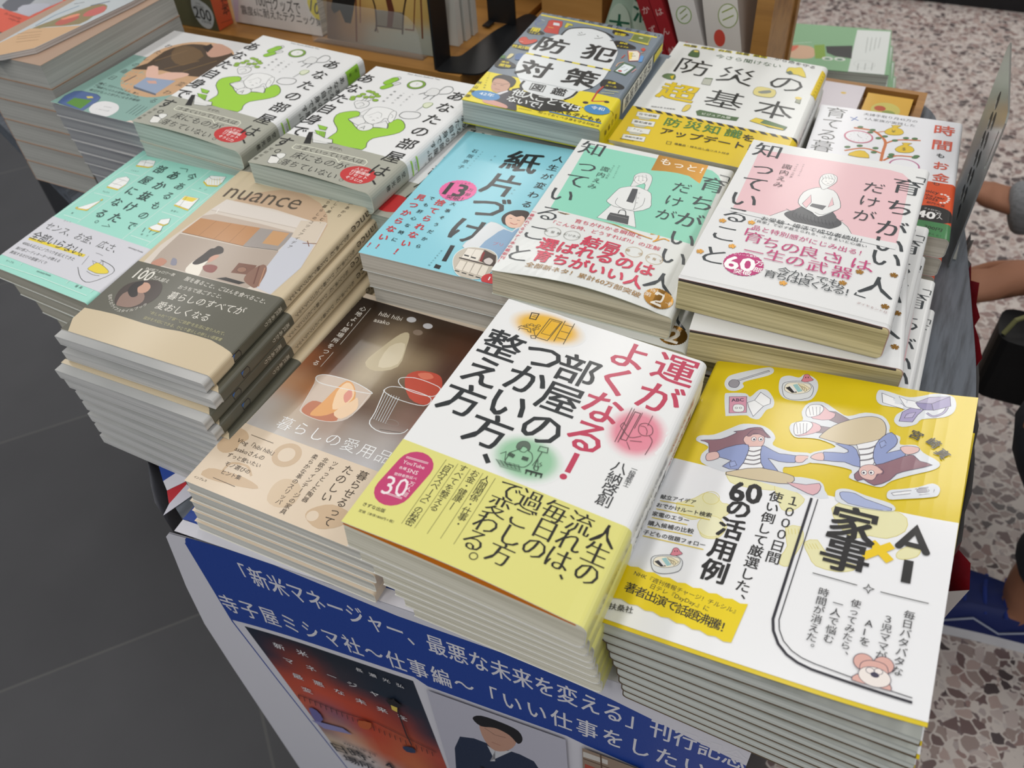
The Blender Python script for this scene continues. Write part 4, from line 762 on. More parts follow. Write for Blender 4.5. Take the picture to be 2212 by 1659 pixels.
# ---------------------------------------------------------------- light blue paper-tidying book
ka = Book('KA', 6, r=3, lean=(1, 2), coat=.4, rough=.38, seed=17)
A = ka.art; A.view(740, 260, 4.366); BK = '#17191b'; CR = '#cf2f35'
A.vt('紙', (1692, 398), (1692, 398), 33, BK, .022).vt('片', (1505, 615), (1505, 615), 33, BK, .02).vt('づ', (1370, 825), (1370, 825), 33, BK, .016).vt('け', (1180, 1045), (1180, 1045), 33, BK, .016)
A.line([(1040, 1180), (955, 1330)], 3.6, BK).fill([(880, 1355), (932, 1372), (912, 1405), (858, 1390)], BK)
A.vt('人生が変わる', (2040, 370), (1738, 795), 9.6, BK, .014).vt('石阪京子', (1248, 292), (1118, 440), 6, '#20343a').vt('オカタヅケノプロ', (1318, 300), (1180, 450), 1.7, '#3a5258').vt('かみ', (1438, 342), (1402, 375), 2.2, '#3a5258').vt('かた', (1620, 660), (1596, 692), 2.2, '#3a5258')
A.mm().ell((34.5, 99.5), 15.2, 14.6, '#ea62a3', None, .3, 0, 0, 26).view(740, 260, 4.366).line([(960, 690), (975, 660)], .2, BK).vt('シリーズ累計', (1020, 590), (1195, 600), 2.3, BK, rot=.02).ln('13', (985, 640), (1160, 672), 1.05, BK, .03).vt('万部', (1208, 660), (1180, 703), 4.6, BK, .01).ln('突破！', (980, 720), (1130, 748), 1, BK, .01)
A.vt('捨てられない！', (920, 780), (528, 1245), 8.8, CR, .022).vt('見つからない', (735, 730), (385, 1105), 8.8, CR, .022).vt('！！', (348, 1195), (268, 1180), 7, CR, .02, rot=.01)
A.vt('大事そうだから', (1042, 792), (715, 1190), 5, BK, .01).vt('でも肝心な時に', (842, 738), (490, 1128), 5, BK, .01).vt('ダイヤモンド社', (930, 1235), (818, 1368), 1.9, '#2a4a52')
SK = '#e9c4b0'
A.fill([(1130, 1190), (1230, 1110), (1330, 1010), (1400, 960), (1480, 985), (1520, 1010), (1600, 1050), (1660, 1000), (1800, 1040), (1700, 1300), (1480, 1360), (1300, 1310)], '#dfe4e8', '#b8c2c8', .3, 2)
A.fill([(1290, 1200), (1420, 1090), (1520, 1030), (1600, 1060), (1660, 1020), (1700, 1150), (1560, 1330), (1380, 1290)], '#8fb0d0', None, .3, 2).ln('プリ', (1420, 1165), (1510, 1180), 1, '#c86a7a')
A.fill([(1500, 945), (1510, 905), (1560, 870), (1640, 850), (1740, 860), (1760, 900), (1700, 1000), (1540, 990)], '#34241f', None, .3, 3).fill([(1535, 960), (1545, 910), (1600, 885), (1680, 900), (1720, 930), (1690, 1000), (1610, 1020), (1555, 1000)], SK, None, .3, 3).fill([(1570, 880), (1640, 862), (1720, 880), (1730, 920), (1690, 905), (1640, 915), (1600, 895)], '#34241f', None, .3, 2)
A.line([(1580, 968), (1615, 985), (1650, 980)], .7, '#b5514a', 3).line([(1575, 925), (1600, 930)], .5, '#3a2a24').line([(1645, 945), (1675, 950)], .5, '#3a2a24')
A.fill([(1040, 1330), (1070, 1260), (1150, 1210), (1250, 1200), (1400, 1230), (1460, 1290), (1440, 1380), (1380, 1450), (1280, 1500), (1140, 1490), (1060, 1430)], '#c8c0b2', '#e8f2f4', .5, 3)
A.fill([(1290, 1330), (1340, 1225), (1450, 1280), (1440, 1390), (1380, 1370)], '#4a3a34').fill([(1290, 1330), (1325, 1240), (1345, 1250), (1312, 1340)], '#8a2a2a').fill([(1330, 1330), (1380, 1300), (1420, 1330), (1380, 1370)], '#d4ccc8', None, .3, 3)
for i in range(4): A.fill([(1060 + i * 70, 1400 + i * 20), (1110 + i * 70, 1320 + i * 16), (1172 + i * 70, 1336 + i * 16), (1125 + i * 70, 1425 + i * 20)], '#e6dfd2', '#9a9084', .25).fill([(1060 + i * 66, 1415 + i * 20), (1105 + i * 66, 1428 + i * 20), (1100 + i * 66, 1436 + i * 20), (1055 + i * 66, 1423 + i * 20)], '#222')
for i in range(2): A.fill([(1120 + i * 75, 1300 + i * 20), (1180 + i * 75, 1210 + i * 10), (1260 + i * 75, 1220 + i * 10), (1200 + i * 75, 1315 + i * 20)], '#ebe6dc', '#9a9084', .25).fill([(1150 + i * 65, 1268 + i * 20), (1195 + i * 65, 1280 + i * 20), (1190 + i * 65, 1292 + i * 20), (1145 + i * 65, 1280 + i * 20)], '#222')
A.line([(1100, 1300), (1400, 1376)], 1.2, '#3a302c').ell((1385, 1500), 6, 6, CR).line([(1392, 1480), (1376, 1512)], .9, '#fff')
ka.build('tidying_book', 'light blue paper-tidying book with huge black title', '#8ed2e2', '#cfccc4', '#aaa69c', '#d8dcdc', 'copies of the light blue paper-tidying book', lines=420, below='light blue paper-tidying book')
# ---------------------------------------------------------------- the two manners books, mint and pink
def lift_gr(u, v): return 6.5 * math.sin(PI * u) ** 1.2 * max(0, 1 - v * 1.25) ** 2.2
def lift_pk(u, v): return 1.0 * math.sin(PI * u) * max(0, 1 - v * 2) ** 2
def seal(A, c, r, col, wh): A.ell(c, r, r, col, None, .3, 0, 0, 34)
gr = Book('GR', 6, r=3.5, lean=(1, 1.5), coat=.4, rough=.36, liftf=lift_gr, seed=19, jit={1: (13, -6, -1.2), 2: (-3, 4, .6)})
A = gr.art; O = gr.obi; A.view(1040, 280, 3.771); O.view(1040, 280, 3.771); WB = '#e4e7e6'; MTG = '#8fd9c0'; DG = '#343b40'; RS = '#d23a58'; LNG = '#4a4e52'
A.fill([(868, 122), (1800, 312), (1880, 335), (1930, 375), (1952, 420), (1945, 450), (1720, 962), (560, 642)], MTG)
A.fill([(1470, 163), (1862, 265), (1778, 440), (1690, 378), (1600, 355), (1500, 340), (1380, 332)], gold()).ln('もっと！', (1462, 255), (1800, 336), 1, '#f4efe6', .01)
A.fill([(940, 725), (1010, 660), (1080, 595), (1110, 570), (1230, 600), (1240, 660), (1256, 806)], '#e9ecec', LNG, .3)
A.fill([(1235, 420), (1248, 375), (1300, 352), (1360, 358), (1388, 385), (1385, 430), (1350, 500), (1325, 500), (1330, 440), (1230, 470), (1215, 462)], '#e6e8e8', LNG, .3, 3).fill([(1246, 410), (1275, 380), (1345, 395), (1340, 425), (1300, 446), (1262, 432)], '#eff0ef', LNG, .25, 3)
for k in range(4): A.line([(1255 + k * 28, 380 - k * 4), (1250 + k * 32, 402), (1240 + k * 34, 420)], .2, LNG, 3)
A.line([(1278, 416), (1290, 418)], .35, LNG).line([(1312, 414), (1326, 416)], .35, LNG).line([(1290, 428), (1304, 430)], .35, LNG)
A.fill([(1150, 472), (1250, 462), (1320, 486), (1380, 520), (1382, 590), (1370, 640), (1250, 672), (1130, 640), (1080, 630), (1020, 590), (1040, 560), (1110, 490)], '#e9ecec', LNG, .35, 2)
A.fill([(1230, 482), (1272, 486), (1252, 560), (1232, 602), (1180, 588)], '#4c4f54', LNG, .2).line([(1272, 486), (1250, 620), (1238, 660)], .3, LNG).line([(1330, 560), (1310, 620), (1230, 660), (1170, 655)], .3, LNG, 3).line([(1110, 560), (1090, 605), (1150, 650), (1170, 655)], .3, LNG, 3)
for q in (520, 560, 600): A.ell((1285 - (q - 520) * .25, q), .5, .5, None, LNG, .2)
A.line([(1112, 690), (1130, 662), (1170, 668), (1175, 710)], .7, '#33363a', 4).fill([(1030, 712), (1050, 684), (1200, 712), (1190, 782), (1020, 742)], '#4e5154', '#2c2e32', .3).line([(1045, 700), (1190, 734)], .3, '#aaa')
def manners_title(A, ch, wt=.0):
    for t, p in ch: A.vt(t, p, p, 22.5 if t in '育人知い' else 21.5, DG, 0, .98, .014)
GT = [('知', (905, 160)), ('っ', (862, 298)), ('て', (770, 418)), ('い', (652, 535)), ('る', (545, 690)), ('こ', (440, 850)), ('と', (305, 1022)), ('育', (1885, 455)), ('ち', (1795, 605)), ('が', (1690, 745)), ('い', (1632, 900)), ('い', (1560, 1052)), ('人', (1452, 1262))]
for X in (A, O):
    X.view(1040, 280, 3.771); manners_title(X, GT); X.line([(1942, 372), (2022, 392), (2008, 424)], .8, DG)
A.vt('だけが', (1632, 478), (1498, 702), 15.5, DG, -.006).vt('諏内えみ', (1006, 326), (902, 466), 7.4, '#3a4a48', -.004).vt('マナースクール', (1120, 300), (1076, 392), 1.8, '#4a6a62').vt('ライビウム代表', (1076, 300), (1018, 396), 2.2, '#4a6a62')
gr.obi_h = (O.uv((565, 642))[1] + O.uv((1720, 960))[1]) / 2
O.line([(622, 675), (680, 695), (760, 702), (900, 740), (1060, 782), (1200, 838), (1330, 886), (1390, 905)], 1.0, gold(), 3).line([(1375, 862), (1440, 868), (1430, 905), (1400, 925), (1480, 900), (1530, 918)], 1.1, gold(), 4)
for q in ((625, 678, 700, 690), (640, 685, 690, 700)): O.line([q[:2], q[2:]], .9, '#6a5a44')
O.ln('育ちがわかる瞬間と', (762, 756), (1304, 890), 1, RS).ln('「こんな時、どうすれば?!」の正解', (585, 765), (1452, 990), 1, RS).vt('一番売れてるマナー本の最新刊！', (430, 675), (150, 1078), 3.9, RS, .006)
for c, t in (((580, 850), 'お受験'), ((736, 885), 'ビジネス'), ((1240, 1020), '婚活'), ((1405, 1072), '子育て')): O.ell(c, 5.9, 5.9, None, '#8d8a80' if c[0] < 1000 else '#c2a470', .3).vt(t, (c[0] - 50, c[1] - 12), (c[0] + 50, c[1] + 14), 3.1, '#5a5850' if c[0] < 1000 else '#b08e54', rot=.001)
O.ln('結局、', (826, 925), (1182, 1030), 1, RS, .024).ln('選ばれるのは', (470, 940), (1398, 1180), 1.1, RS, .024).ln('育ちがいい人', (436, 1045), (1310, 1290), 1.1, RS, .024).ln('全部新ネタ！累計60万部突破', (362, 1122), (1290, 1385), 1, '#a37a3e', .006)
seal(O, (1440, 1392), 9.5, gold(), '#fff'); O.ln('待望の', (1372, 1330), (1510, 1362), 1, '#f4f0e6').ln('2', (1400, 1385), (1495, 1412), 1.0, '#f4f0e6', .03).vt('第弾', (1352, 1368), (1520, 1425), 5, '#f4f0e6', rot=.001)
G2 = gr.low_only = Art(A.o, A.ux, A.uy, .4, .36, gr.w, gr.r); G2.view(1040, 280, 3.771); G2.spine_u = A.spine_u; G3 = gr.low_obi = Art(A.o, A.ux, A.uy, .4, .36, gr.w, gr.r); G3.view(1040, 280, 3.771); G3.spine_u = A.spine_u
manners_title(G3, GT[-1:]); seal(G3, (1440, 1392), 9.5, gold(), '#fff'); G3.ln('待望の', (1372, 1330), (1510, 1362), 1, '#f4f0e6').ln('2', (1400, 1385), (1495, 1412), 1.0, '#f4f0e6', .03)
gr.build('manners_book', 'white manners book with mint panel and gold flag', WB, '#d6d0bb', '#8f8a76', '#cfd4c8', 'copies of the mint manners book', '#e3e7e6', lines=520, below='white manners book with mint panel')
pk = Book('PK', 6, r=3.5, lean=(8, 0), coat=.3, rough=.42, liftf=lift_pk, seed=23, jit={1: (7, -17, 6.0), 2: (-9, 19, -6.2), 3: (-2, -4, .5), 4: (4, 5, -.4), 5: (0, -6, .3)}, block=(.6, -1.0, 0, 186))
A = pk.art; O = pk.obi; A.view(1440, 280, 3.687); O.view(1440, 280, 3.687); PN = '#ecc5cb'; MG = '#c6417c'
A.fill([(745, 160), (1780, 322), (1880, 350), (1935, 400), (1930, 450), (1828, 925), (1475, 838), (1450, 780), (1400, 735), (1340, 705), (1250, 690), (960, 640), (825, 686), (528, 622)], PN)
A.line([(820, 688), (950, 640), (1010, 650)], .3, LNG).line([(1380, 725), (1440, 775), (1475, 835)], .3, LNG).line([(952, 630), (975, 642)], .4, LNG).line([(1375, 728), (1405, 722)], .4, LNG)
A.fill([(940, 680), (960, 655), (1020, 640), (1120, 600), (1240, 640), (1330, 690), (1390, 740), (1370, 770), (1280, 792), (1150, 775), (1020, 735)], '#54565a', LNG, .3, 3).fill([(1020, 660), (1140, 588), (1265, 610), (1350, 690), (1330, 740), (1200, 730)], '#5e6064', None, .3, 3)
for k in range(12): A.line([(1010 + k * 28, 655 + k * 7), (1000 + k * 30, 690 + k * 7), (1030 + k * 27, 715 + k * 5)], .25, '#2f3134', 3)
A.fill([(1160, 470), (1230, 462), (1330, 486), (1370, 540), (1386, 610), (1360, 640), (1240, 690), (1190, 690), (1160, 660), (1062, 606), (1050, 560), (1090, 500)], '#eceeee', LNG, .35, 2)
A.fill([(1150, 520), (1152, 580), (1110, 625), (1080, 590)], PN, LNG, .3).fill([(1320, 540), (1330, 600), (1285, 620)], PN, LNG, .3).fill([(1160, 590), (1270, 610), (1240, 640), (1140, 610)], '#6a6c70', LNG, .25).line([(1062, 606), (1150, 660), (1200, 692)], .3, LNG, 3).line([(1360, 640), (1240, 680), (1180, 660)], .3, LNG, 3)
A.fill([(1215, 410), (1240, 366), (1300, 352), (1352, 372), (1358, 400), (1340, 430), (1250, 480), (1222, 445)], '#eceeee', LNG, .3, 3).fill([(1236, 408), (1262, 386), (1330, 398), (1330, 424), (1290, 446), (1250, 432)], '#f2f2f1', LNG, .25, 3)
for k in range(5): A.line([(1240 + k * 22, 372 - k * 3), (1246 + k * 24, 388), (1244 + k * 24, 400)], .2, LNG, 3)
A.line([(1262, 412), (1276, 414)], .35, LNG).line([(1300, 416), (1314, 418)], .35, LNG).line([(1276, 428), (1296, 432)], .35, LNG)
PT = [('知', (808, 172)), ('っ', (770, 312)), ('て', (695, 435)), ('い', (612, 560)), ('る', (552, 685)), ('こ', (462, 832)), ('と', (372, 1008)), ('育', (1915, 462)), ('ち', (1855, 628)), ('が', (1790, 795)), ('い', (1768, 925)), ('い', (1742, 1035)), ('人', (1672, 1260))]
for X in (A, O): X.view(1440, 280, 3.687); manners_title(X, PT); X.line([(1985, 382), (2060, 395), (2048, 425)], .8, DG).line([(1510, 1305), (1495, 1320), (1582, 1348)], .8, DG)
A.vt('だけが', (1652, 468), (1572, 692), 15.5, DG, -.006).vt('諏内えみ', (958, 300), (888, 442), 7.4, '#4a3a40', -.004).vt('マナースクール', (1090, 285), (1052, 370), 1.8, '#6a5a60').vt('ライビウム代表', (1040, 285), (990, 380), 2.2, '#6a5a60')
pk.obi_h = (O.uv((530, 622))[1] + O.uv((1828, 926))[1]) / 2
def pk_obi(O):
    O.fill([(528, 600), (825, 684), (960, 640), (1250, 690), (1475, 838), (1830, 926), (1820, 960), (500, 650)], '#e6e8e9') if O is pk.obi else None
    O.ell((610, 1080), 12.2, 12.2, '#bf2f78', None, .3, 0, 0, 30).ln('シリーズ累計', (535, 995), (720, 1022), 1, '#fff').ln('60', (465, 1058), (700, 1092), 1.0, '#fff', .02).vt('万部', (738, 1075), (722, 1128), 5.6, '#fff', .01).ln('突破', (532, 1135), (672, 1158), 1, '#fff', .012)
    for p in ((445, 730), (675, 745), (520, 935), (265, 975), (925, 1235), (1535, 1140), (1808, 1165), (1400, 1230), (1738, 1415)): O.flower(p, 2.5, gold())
pk_obi(O)
O.ln('お受験・婚活で成功者続出！', (755, 710), (1552, 892), 1, DG).ln('「良家」で必ず教えられる、ふるまいと心遣い', (700, 728), (1592, 938), .9, DG).ln('品と特別感がにじみ出る！', (682, 782), (1546, 992), 1, MG)
for t, p, k in (('「', (600, 825), 13), ('育', (692, 868), 13.5), ('ち', (828, 912), 13.5), ('の', (985, 952), 13.5), ('良', (1132, 985), 13.5), ('さ', (1312, 1025), 13.5), ('」', (1412, 1045), 13), ('は', (1542, 1082), 13.5), ('、', (1675, 1115), 13), ('一', (690, 985), 13.5), ('生', (862, 1018), 13.5), ('の', (1022, 1060), 13.5), ('武', (1196, 1105), 13.5), ('器', (1392, 1148), 13.5)): O.vt(t, p, p, k, MG, 0, 1, .012)
O.vt('今からでも、', (932, 1142), (1440, 1258), 8.6, DG, -.002, rot=.001).vt('育ちは良くなる！', (822, 1165), (1462, 1318), 8.6, DG, -.002, rot=.001).ln('ダイヤモンド社', (1512, 1390), (1756, 1468), 1, '#9a6a6a', -.01)
O.mm().fill([(0.2, 2.6), (pk.w, 2.6), (pk.w, 2.2), (0.2, 2.2)], '#c9c9c9')
PL = pk.low_only = Art(A.o, A.ux, A.uy, .3, .42, pk.w, pk.r); PL.spine_u = A.spine_u; PL.view(1440, 280, 3.687); P3 = pk.low_obi = Art(A.o, A.ux, A.uy, .3, .42, pk.w, pk.r); P3.view(1440, 280, 3.687); P3.spine_u = A.spine_u
for X in (PL, P3): manners_title(X, PT[-6:] + PT[5:7]); X.line([(1985, 382), (2060, 395), (2048, 425)], .8, DG)
PL.fill([(1700, 310), (1880, 350), (1935, 400), (1930, 450), (1828, 925), (1700, 895)], PN)
pk_obi(P3); P3.vt('育ちは良くなる！', (822, 1165), (1462, 1318), 8.6, DG, -.002, rot=.001)
for X, V in ((A, ((170, '「育ちがいい人」だけが', 92),)), (PL, ((170, '「育ちがいい人」だけが', 92),)), (O, ((66, '知っていること', 12),)), (P3, ((66, '知っていること', 12),))):
    for va, t, vb in V: X.mm().vt(t, (X.spine_u, va), (X.spine_u, vb), 9.5, DG, 0, 1, .01)
for X in (O, P3): X.flower((X.spine_u, 76), 2.6, gold())
pk.build('manners_book', 'white manners book with pink panel and gold blossoms', '#e8eaea', '#cfc49a', '#8d845e', '#d8b4b0', 'copies of the pink manners book', '#e6e8e9', lines=380, flyleaf='#3a3330', fly_t=.7, below='white manners book with pink panel')
# ---------------------------------------------------------------- crime-prevention book (slate cover, yellow band)
bh = Book('BH', 6, r=3, lean=(2, 1), coat=.3, rough=.45, seed=29, jit={1: (7, 4, -.6)})
A = bh.art; O = bh.obi; YL = '#e6d51b'; KK = '#191a18'; SL = '#76838f'
V2 = (1140, 10, 7.135); V1 = (990, 60, 7.135)
blob = [(420, 480), (520, 470), (620, 395), (800, 372), (1000, 385), (1180, 440), (1290, 540), (1380, 700), (1360, 820), (1260, 1010), (1240, 1040), (1150, 1170), (1000, 1280), (800, 1350), (740, 1410), (620, 1465), (470, 1467), (230, 1417), (-70, 1317), (-110, 1197), (-180, 1057), (-170, 937), (-70, 787), (10, 747), (60, 640)]
A.view(*V2); O.view(*V2)
bh.obi_h = (O.view(*V1).uv((430, 660))[1] + O.view(*V2).uv((1420, 1465))[1]) / 2
A.line([(205, 158), (1990, 505)], 2.6, YL).vt('元刑事が国民全員に伝えたい', (300, 128), (1990, 478), 6.6, '#26303a', .02, rot=.001)
A.fill([(240, 400), (300, 310), (320, 250), (380, 235), (540, 260), (530, 330), (490, 370), (470, 460), (270, 430)], '#c23a2c', KK, .3).fill([(400, 275), (490, 290), (490, 330), (390, 315)], '#d8dce0').line([(315, 345), (400, 360)], .8, '#e2c23a')
A.line([(200, 190), (120, 240), (200, 250), (110, 290), (170, 330), (260, 300)], .8, '#5a68a8', 2).line([(215, 230), (260, 250)], .5, '#dfe6ee').fill([(560, 350), (600, 280), (690, 300), (700, 330), (640, 320), (600, 360)], '#cfc430', '#3f5a2a', .4)
def cloud(A, c, a, b, t1, t2):
    A.ell(c, a, b, KK, None, .3, -.2, .12); x, y = c
    A.ln(t1, (x - 70, y - 30), (x + 75, y - 8), 1, YL, .02) if not t2 else A.ln(t1, (x - 50, y - 40), (x + 70, y - 22), 1, YL, .02).ln(t2, (x - 85, y + 8), (x + 85, y + 38), 1, YL, .02)
cloud(A, (110, 420), 9.5, 6, '闇', 'バイト'); cloud(A, (1420, 440), 9, 4.6, 'サイバー', '犯罪'); cloud(A, (1470, 630), 12, 7, 'SNS', 'トラブル'); cloud(A, (1285, 1240), 11.5, 7.6, '交通', 'ルール')
A.view(*V1); A.ell((955, 302), 10.5, 4, KK, None, .3, -.2).ln('性犯罪', (830, 280), (1100, 325), 1, YL, .02); cloud(A, (715, 565), 10.5, 8, '違法', '薬物')
A.fill([(930, 190), (980, 150), (1050, 150), (1090, 190), (1180, 180), (1220, 200), (1170, 235), (1040, 265), (960, 240)], '#c8452f', '#6a2a20', .3, 3).line([(940, 215), (1000, 220)], .8, '#e8b0a0')
A.fill([(630, 470), (680, 430), (730, 430), (720, 480)], '#4d7a3f').fill([(740, 470), (800, 405), (860, 410), (830, 450), (780, 480)], '#d9cf9a', KK, .2, 2).fill([(870, 490), (890, 410), (1000, 400), (1000, 460), (930, 500)], '#4a6a9a', None, .2, 2)
A.view(*V2); A.fill([(1580, 555), (1640, 460), (1900, 510), (1850, 605)], '#6d7d3a', '#c9c04a', .5).fill([(1540, 555), (1580, 545), (1870, 610), (1850, 632)], '#c9bd3e').ell((1745, 520), 2.6, 1.8, '#b9c49a', KK, .3)
A.fill([(1545, 720), (1690, 720), (1730, 760), (1710, 870), (1560, 875)], '#e9e4d2', '#b8433a', .8).fill([(1560, 740), (1620, 740), (1600, 850), (1560, 850)], '#e6cf5a').fill([(1740, 690), (1790, 670), (1820, 700), (1780, 730)], '#c8452f').line([(1445, 830), (1500, 780)], 1, '#c8452f').line([(1585, 770), (1640, 765)], .6, KK).line([(1590, 800), (1660, 800)], .8, KK).fill([(1735, 790), (1790, 800), (1760, 890), (1700, 890)], '#5a96d2').line([(1740, 750), (1790, 740)], .9, '#d9a98a')
A.fill([(1320, 1030), (1480, 890), (1670, 960), (1500, 1100)], '#496a4a').fill([(1350, 1030), (1490, 920), (1630, 970), (1490, 1075)], '#dfe9ee').ell((1420, 1030), 1.9, 1.6, '#b8332c').line([(1440, 980), (1500, 960)], .5, KK).line([(1480, 1030), (1540, 1000)], .5, KK).line([(1360, 960), (1400, 910), (1480, 890)], 1, '#d9b08a', 3).line([(1600, 1050), (1670, 1000)], 1, '#d9a098')
def bh_face(X):
    X.view(*V2).fill(blob, '#dfe4e6', smooth=3).line([(515, 478), (620, 388), (800, 362), (1000, 378), (1200, 440), (1325, 512)], 2.0, KK, 4).line([(1270, 560), (1325, 562)], 1.8, KK)
    X.vt('シン', (830, 462), (1092, 515), 9.5, KK, 0, rot=.001)
    for t, p in (('防', (365, 640)), ('犯', (1100, 765)), ('対', (110, 1005)), ('策', (815, 1145))): X.vt(t, p, p, 32, KK, .026)
    for i in range(11):
        a, b = i / 11, (i + 1) / 11; q = lambda k: (-25 + 1300 * k, 755 + 268 * k)
        X.line([q(a), q(b)], 2.5, YL if i % 2 == 0 else KK)
    X.vt('図', (150, 1285), (150, 1285), 10.5, KK, .02).line([(75, 1218), (280, 1255), (225, 1352), (22, 1312)], .8, KK, 0, True).vt('鑑', (482, 1352), (482, 1352), 14, KK, .016)
    X.line([(-50, 1180), (-110, 1250), (-80, 1320)], 2.2, KK, 4).line([(765, 1345), (680, 1420), (560, 1470)], 2.2, KK, 4)
bh_face(A)
A.view(*V2).line([(1165, 1270), (1075, 1350), (985, 1500)], 1.6, '#b8382c').line([(1130, 1370), (1330, 1380)], .6, '#d9d98a').line([(1190, 1330), (1400, 1360)], .6, '#d9d98a')
O.view(*V1).fill([(1010, 800), (930, 760), (430, 650), (40, 1120), (880, 1330)], YL); bh_face(O)
O.view(*V1).fill([(520, 880), (530, 790), (620, 735), (760, 735), (870, 790), (890, 850), (830, 920), (790, 930), (760, 990), (620, 1010), (530, 960)], '#1e1c1c', None, .3, 2).fill([(512, 880), (560, 800), (640, 790), (740, 820), (800, 880), (760, 960), (700, 1000), (570, 1000), (510, 950)], '#c49882', None, .3, 3).line([(530, 855), (610, 865), (700, 880), (780, 870)], .5, '#5a4038').line([(560, 945), (640, 962)], .5, '#8a4a40').line([(540, 880), (580, 885)], .6, '#2a2020').line([(650, 895), (700, 900)], .6, '#2a2020')
O.fill([(560, 1030), (700, 985), (790, 970), (860, 1010), (900, 1280), (740, 1260), (560, 1180)], '#33313c', None, .3, 2).fill([(580, 1020), (760, 970), (770, 990), (640, 1040)], '#d8d8dc').fill([(370, 1130), (400, 1110), (560, 1130), (740, 1200), (740, 1250), (500, 1190), (400, 1160)], '#d09a8c', None, .3, 2).ell((422, 1048), 13, 7.5, '#3d86c0', None, .3, 0, 0, 20).ln('42年', (330, 1015), (550, 1055), .9, '#e8f0f4', .01)
O.vt('秋山博康', (325, 852), (148, 1056), 5.2, KK, .004).vt('リーゼント刑事', (480, 710), (400, 930), 2.2, KK)
O.fill([(830, 950), (960, 930), (1000, 980), (1400, 1090), (1620, 1130), (1900, 1190), (1850, 1300), (1380, 1290), (1240, 1290), (900, 1190), (750, 1130)], KK).vt('他人ごとでは', (930, 1015), (1800, 1240), 12, '#e6eaea', .016, rot=.001).vt('ないで！', (830, 1110), (1310, 1225), 11, '#e6eaea', .016, rot=.001)
O.line([(1400, 1300), (2200, 1480)], 1.6, '#3d7ab8').ln('大人も子どもも', (1425, 1262), (2200, 1445), 1, KK, .016).ln('知っておくべき身を守る対処法', (1235, 1305), (2170, 1525), 1, KK).ln('KADOKAWA', (935, 1246), (1130, 1288), 1, KK)
O.view(*V2).fill([(800, 1340), (1010, 1360), (1420, 1465), (1400, 1640), (1000, 1640), (560, 1500), (700, 1440)], YL)
O.line([(985, 1490), (1000, 1500), (1200, 1500)], 1.6, '#b8382c').ell((890, 1520), 2.6, 2.2, '#3a2a2a', None).ell((1215, 1510), 2.4, 2.0, '#3a2a2a', None).line([(1075, 1350), (985, 1500)], 1.6, '#b8382c').ell((1065, 1625), 11, 8, '#3d86c0', None, .3, 0, 0, 18).ln('令和', (975, 1590), (1180, 1628), .9, '#e8f0f4', .01)
def bh_spine(X, Y):
    X.mm(); u = X.spine_u; X.fill([(u - 7, 150), (u + 7, 150), (u + 7, 60), (u - 7, 60)], '#d5d6cc').vt('防犯対策図鑑', (u, 140), (u, 72), 11, KK, .02).fill([(u - 4, 184), (u + 4, 184), (u + 4, 156), (u - 4, 156)], YL)
    Y.mm().vt('秋山博康', (u, 42), (u, 14), 5.5, KK, .01)
bh_spine(A, O); X_ = bh.low_only = Art(A.o, A.ux, A.uy, .3, .45, bh.w, bh.r); X_.spine_u = A.spine_u; Y_ = bh.low_obi = Art(A.o, A.ux, A.uy, .3, .45, bh.w, bh.r); Y_.spine_u = A.spine_u; bh_spine(X_, Y_)
bh.build('safety_book', 'slate grey crime-prevention book with yellow band', SL, '#bcc2bc', '#838a88', '#c8c832', 'copies of the slate grey safety book', YL, lines=420, below='slate grey crime-prevention book with yellow band')
# ---------------------------------------------------------------- disaster-readiness book (white, deep yellow band)
bs = Book('BS', 5, r=5, lean=(1, 1), coat=.3, rough=.45, seed=31)
A = bs.art; O = bs.obi; V3 = (1300, 80, 6.381); V4 = (1500, 90, 6.6375); YB = '#e0c30c'; GN = '#3f7a35'
bs.obi_h = (O.view(*V3).uv((440, 945))[1] + O.view(*V4).uv((1490, 1405))[1]) / 2
A.view(*V4)
for i, t in enumerate(('地震', '津波', '台風', '猛暑', '豪雪')):
    x, y = -60 + i * 250, 60 + i * 38; A.line([(x - 95, y - 14), (x + 100, y + 18)], 4.0, '#e4d63a').ln(t, (x - 88, y - 14), (x + 92, y + 16), .9, '#2a2d22', .015)
A.ln('…から命を守る', (1060, 222), (1730, 378), 1, '#3a3f3a').ln('今さら聞けない', (305, 205), (1240, 358), 1, '#4d6a50')
for t, p, v in (('防', (1255, 420), V3), ('災', (600, 500), V4), ('の', (1320, 612), V4), ('基', (430, 842), V4), ('本', (1150, 985), V4)): A.view(*v).vt(t, p, p, 36, '#1f2422', -.002, 1.02)
A.view(*V3).vt('超', (1050, 768), (1050, 768), 35, '#5a5230', .036).vt('超', (1050, 768), (1050, 768), 35, YB, .026)
A.fill([(1190, 260), (1215, 215), (1260, 180), (1340, 190), (1340, 270), (1300, 285)], '#4f6b45', '#333', .3, 2).ell((1300, 200), 2.6, 2, '#e8d36a', '#444', .25).fill([(830, 540), (900, 505), (1010, 520), (1000, 590), (900, 580)], '#5f7a4a', '#333', .3, 2).fill([(940, 545), (1000, 530), (970, 590)], YB).fill([(1410, 570), (1530, 575), (1490, 670), (1370, 650)], '#b9bdb0', '#444', .3).line([(1420, 570), (1525, 580)], 2, '#4f6b3f')
A.fill([(1100, 1020), (1160, 940), (1230, 940), (1200, 1000), (1140, 1030)], '#e0c95a', '#444', .3, 2).ln('関西大学 永田宏和', (680, 960), (1010, 1000), 1, '#2a2a2a')
A.view(*V4).fill([(20, 1000), (80, 980), (560, 1080), (640, 1090), (600, 1140), (40, 1060)], '#4c6b43').ln('ビジュアル版', (110, 1035), (520, 1100), 1, '#eef2ea', .006)
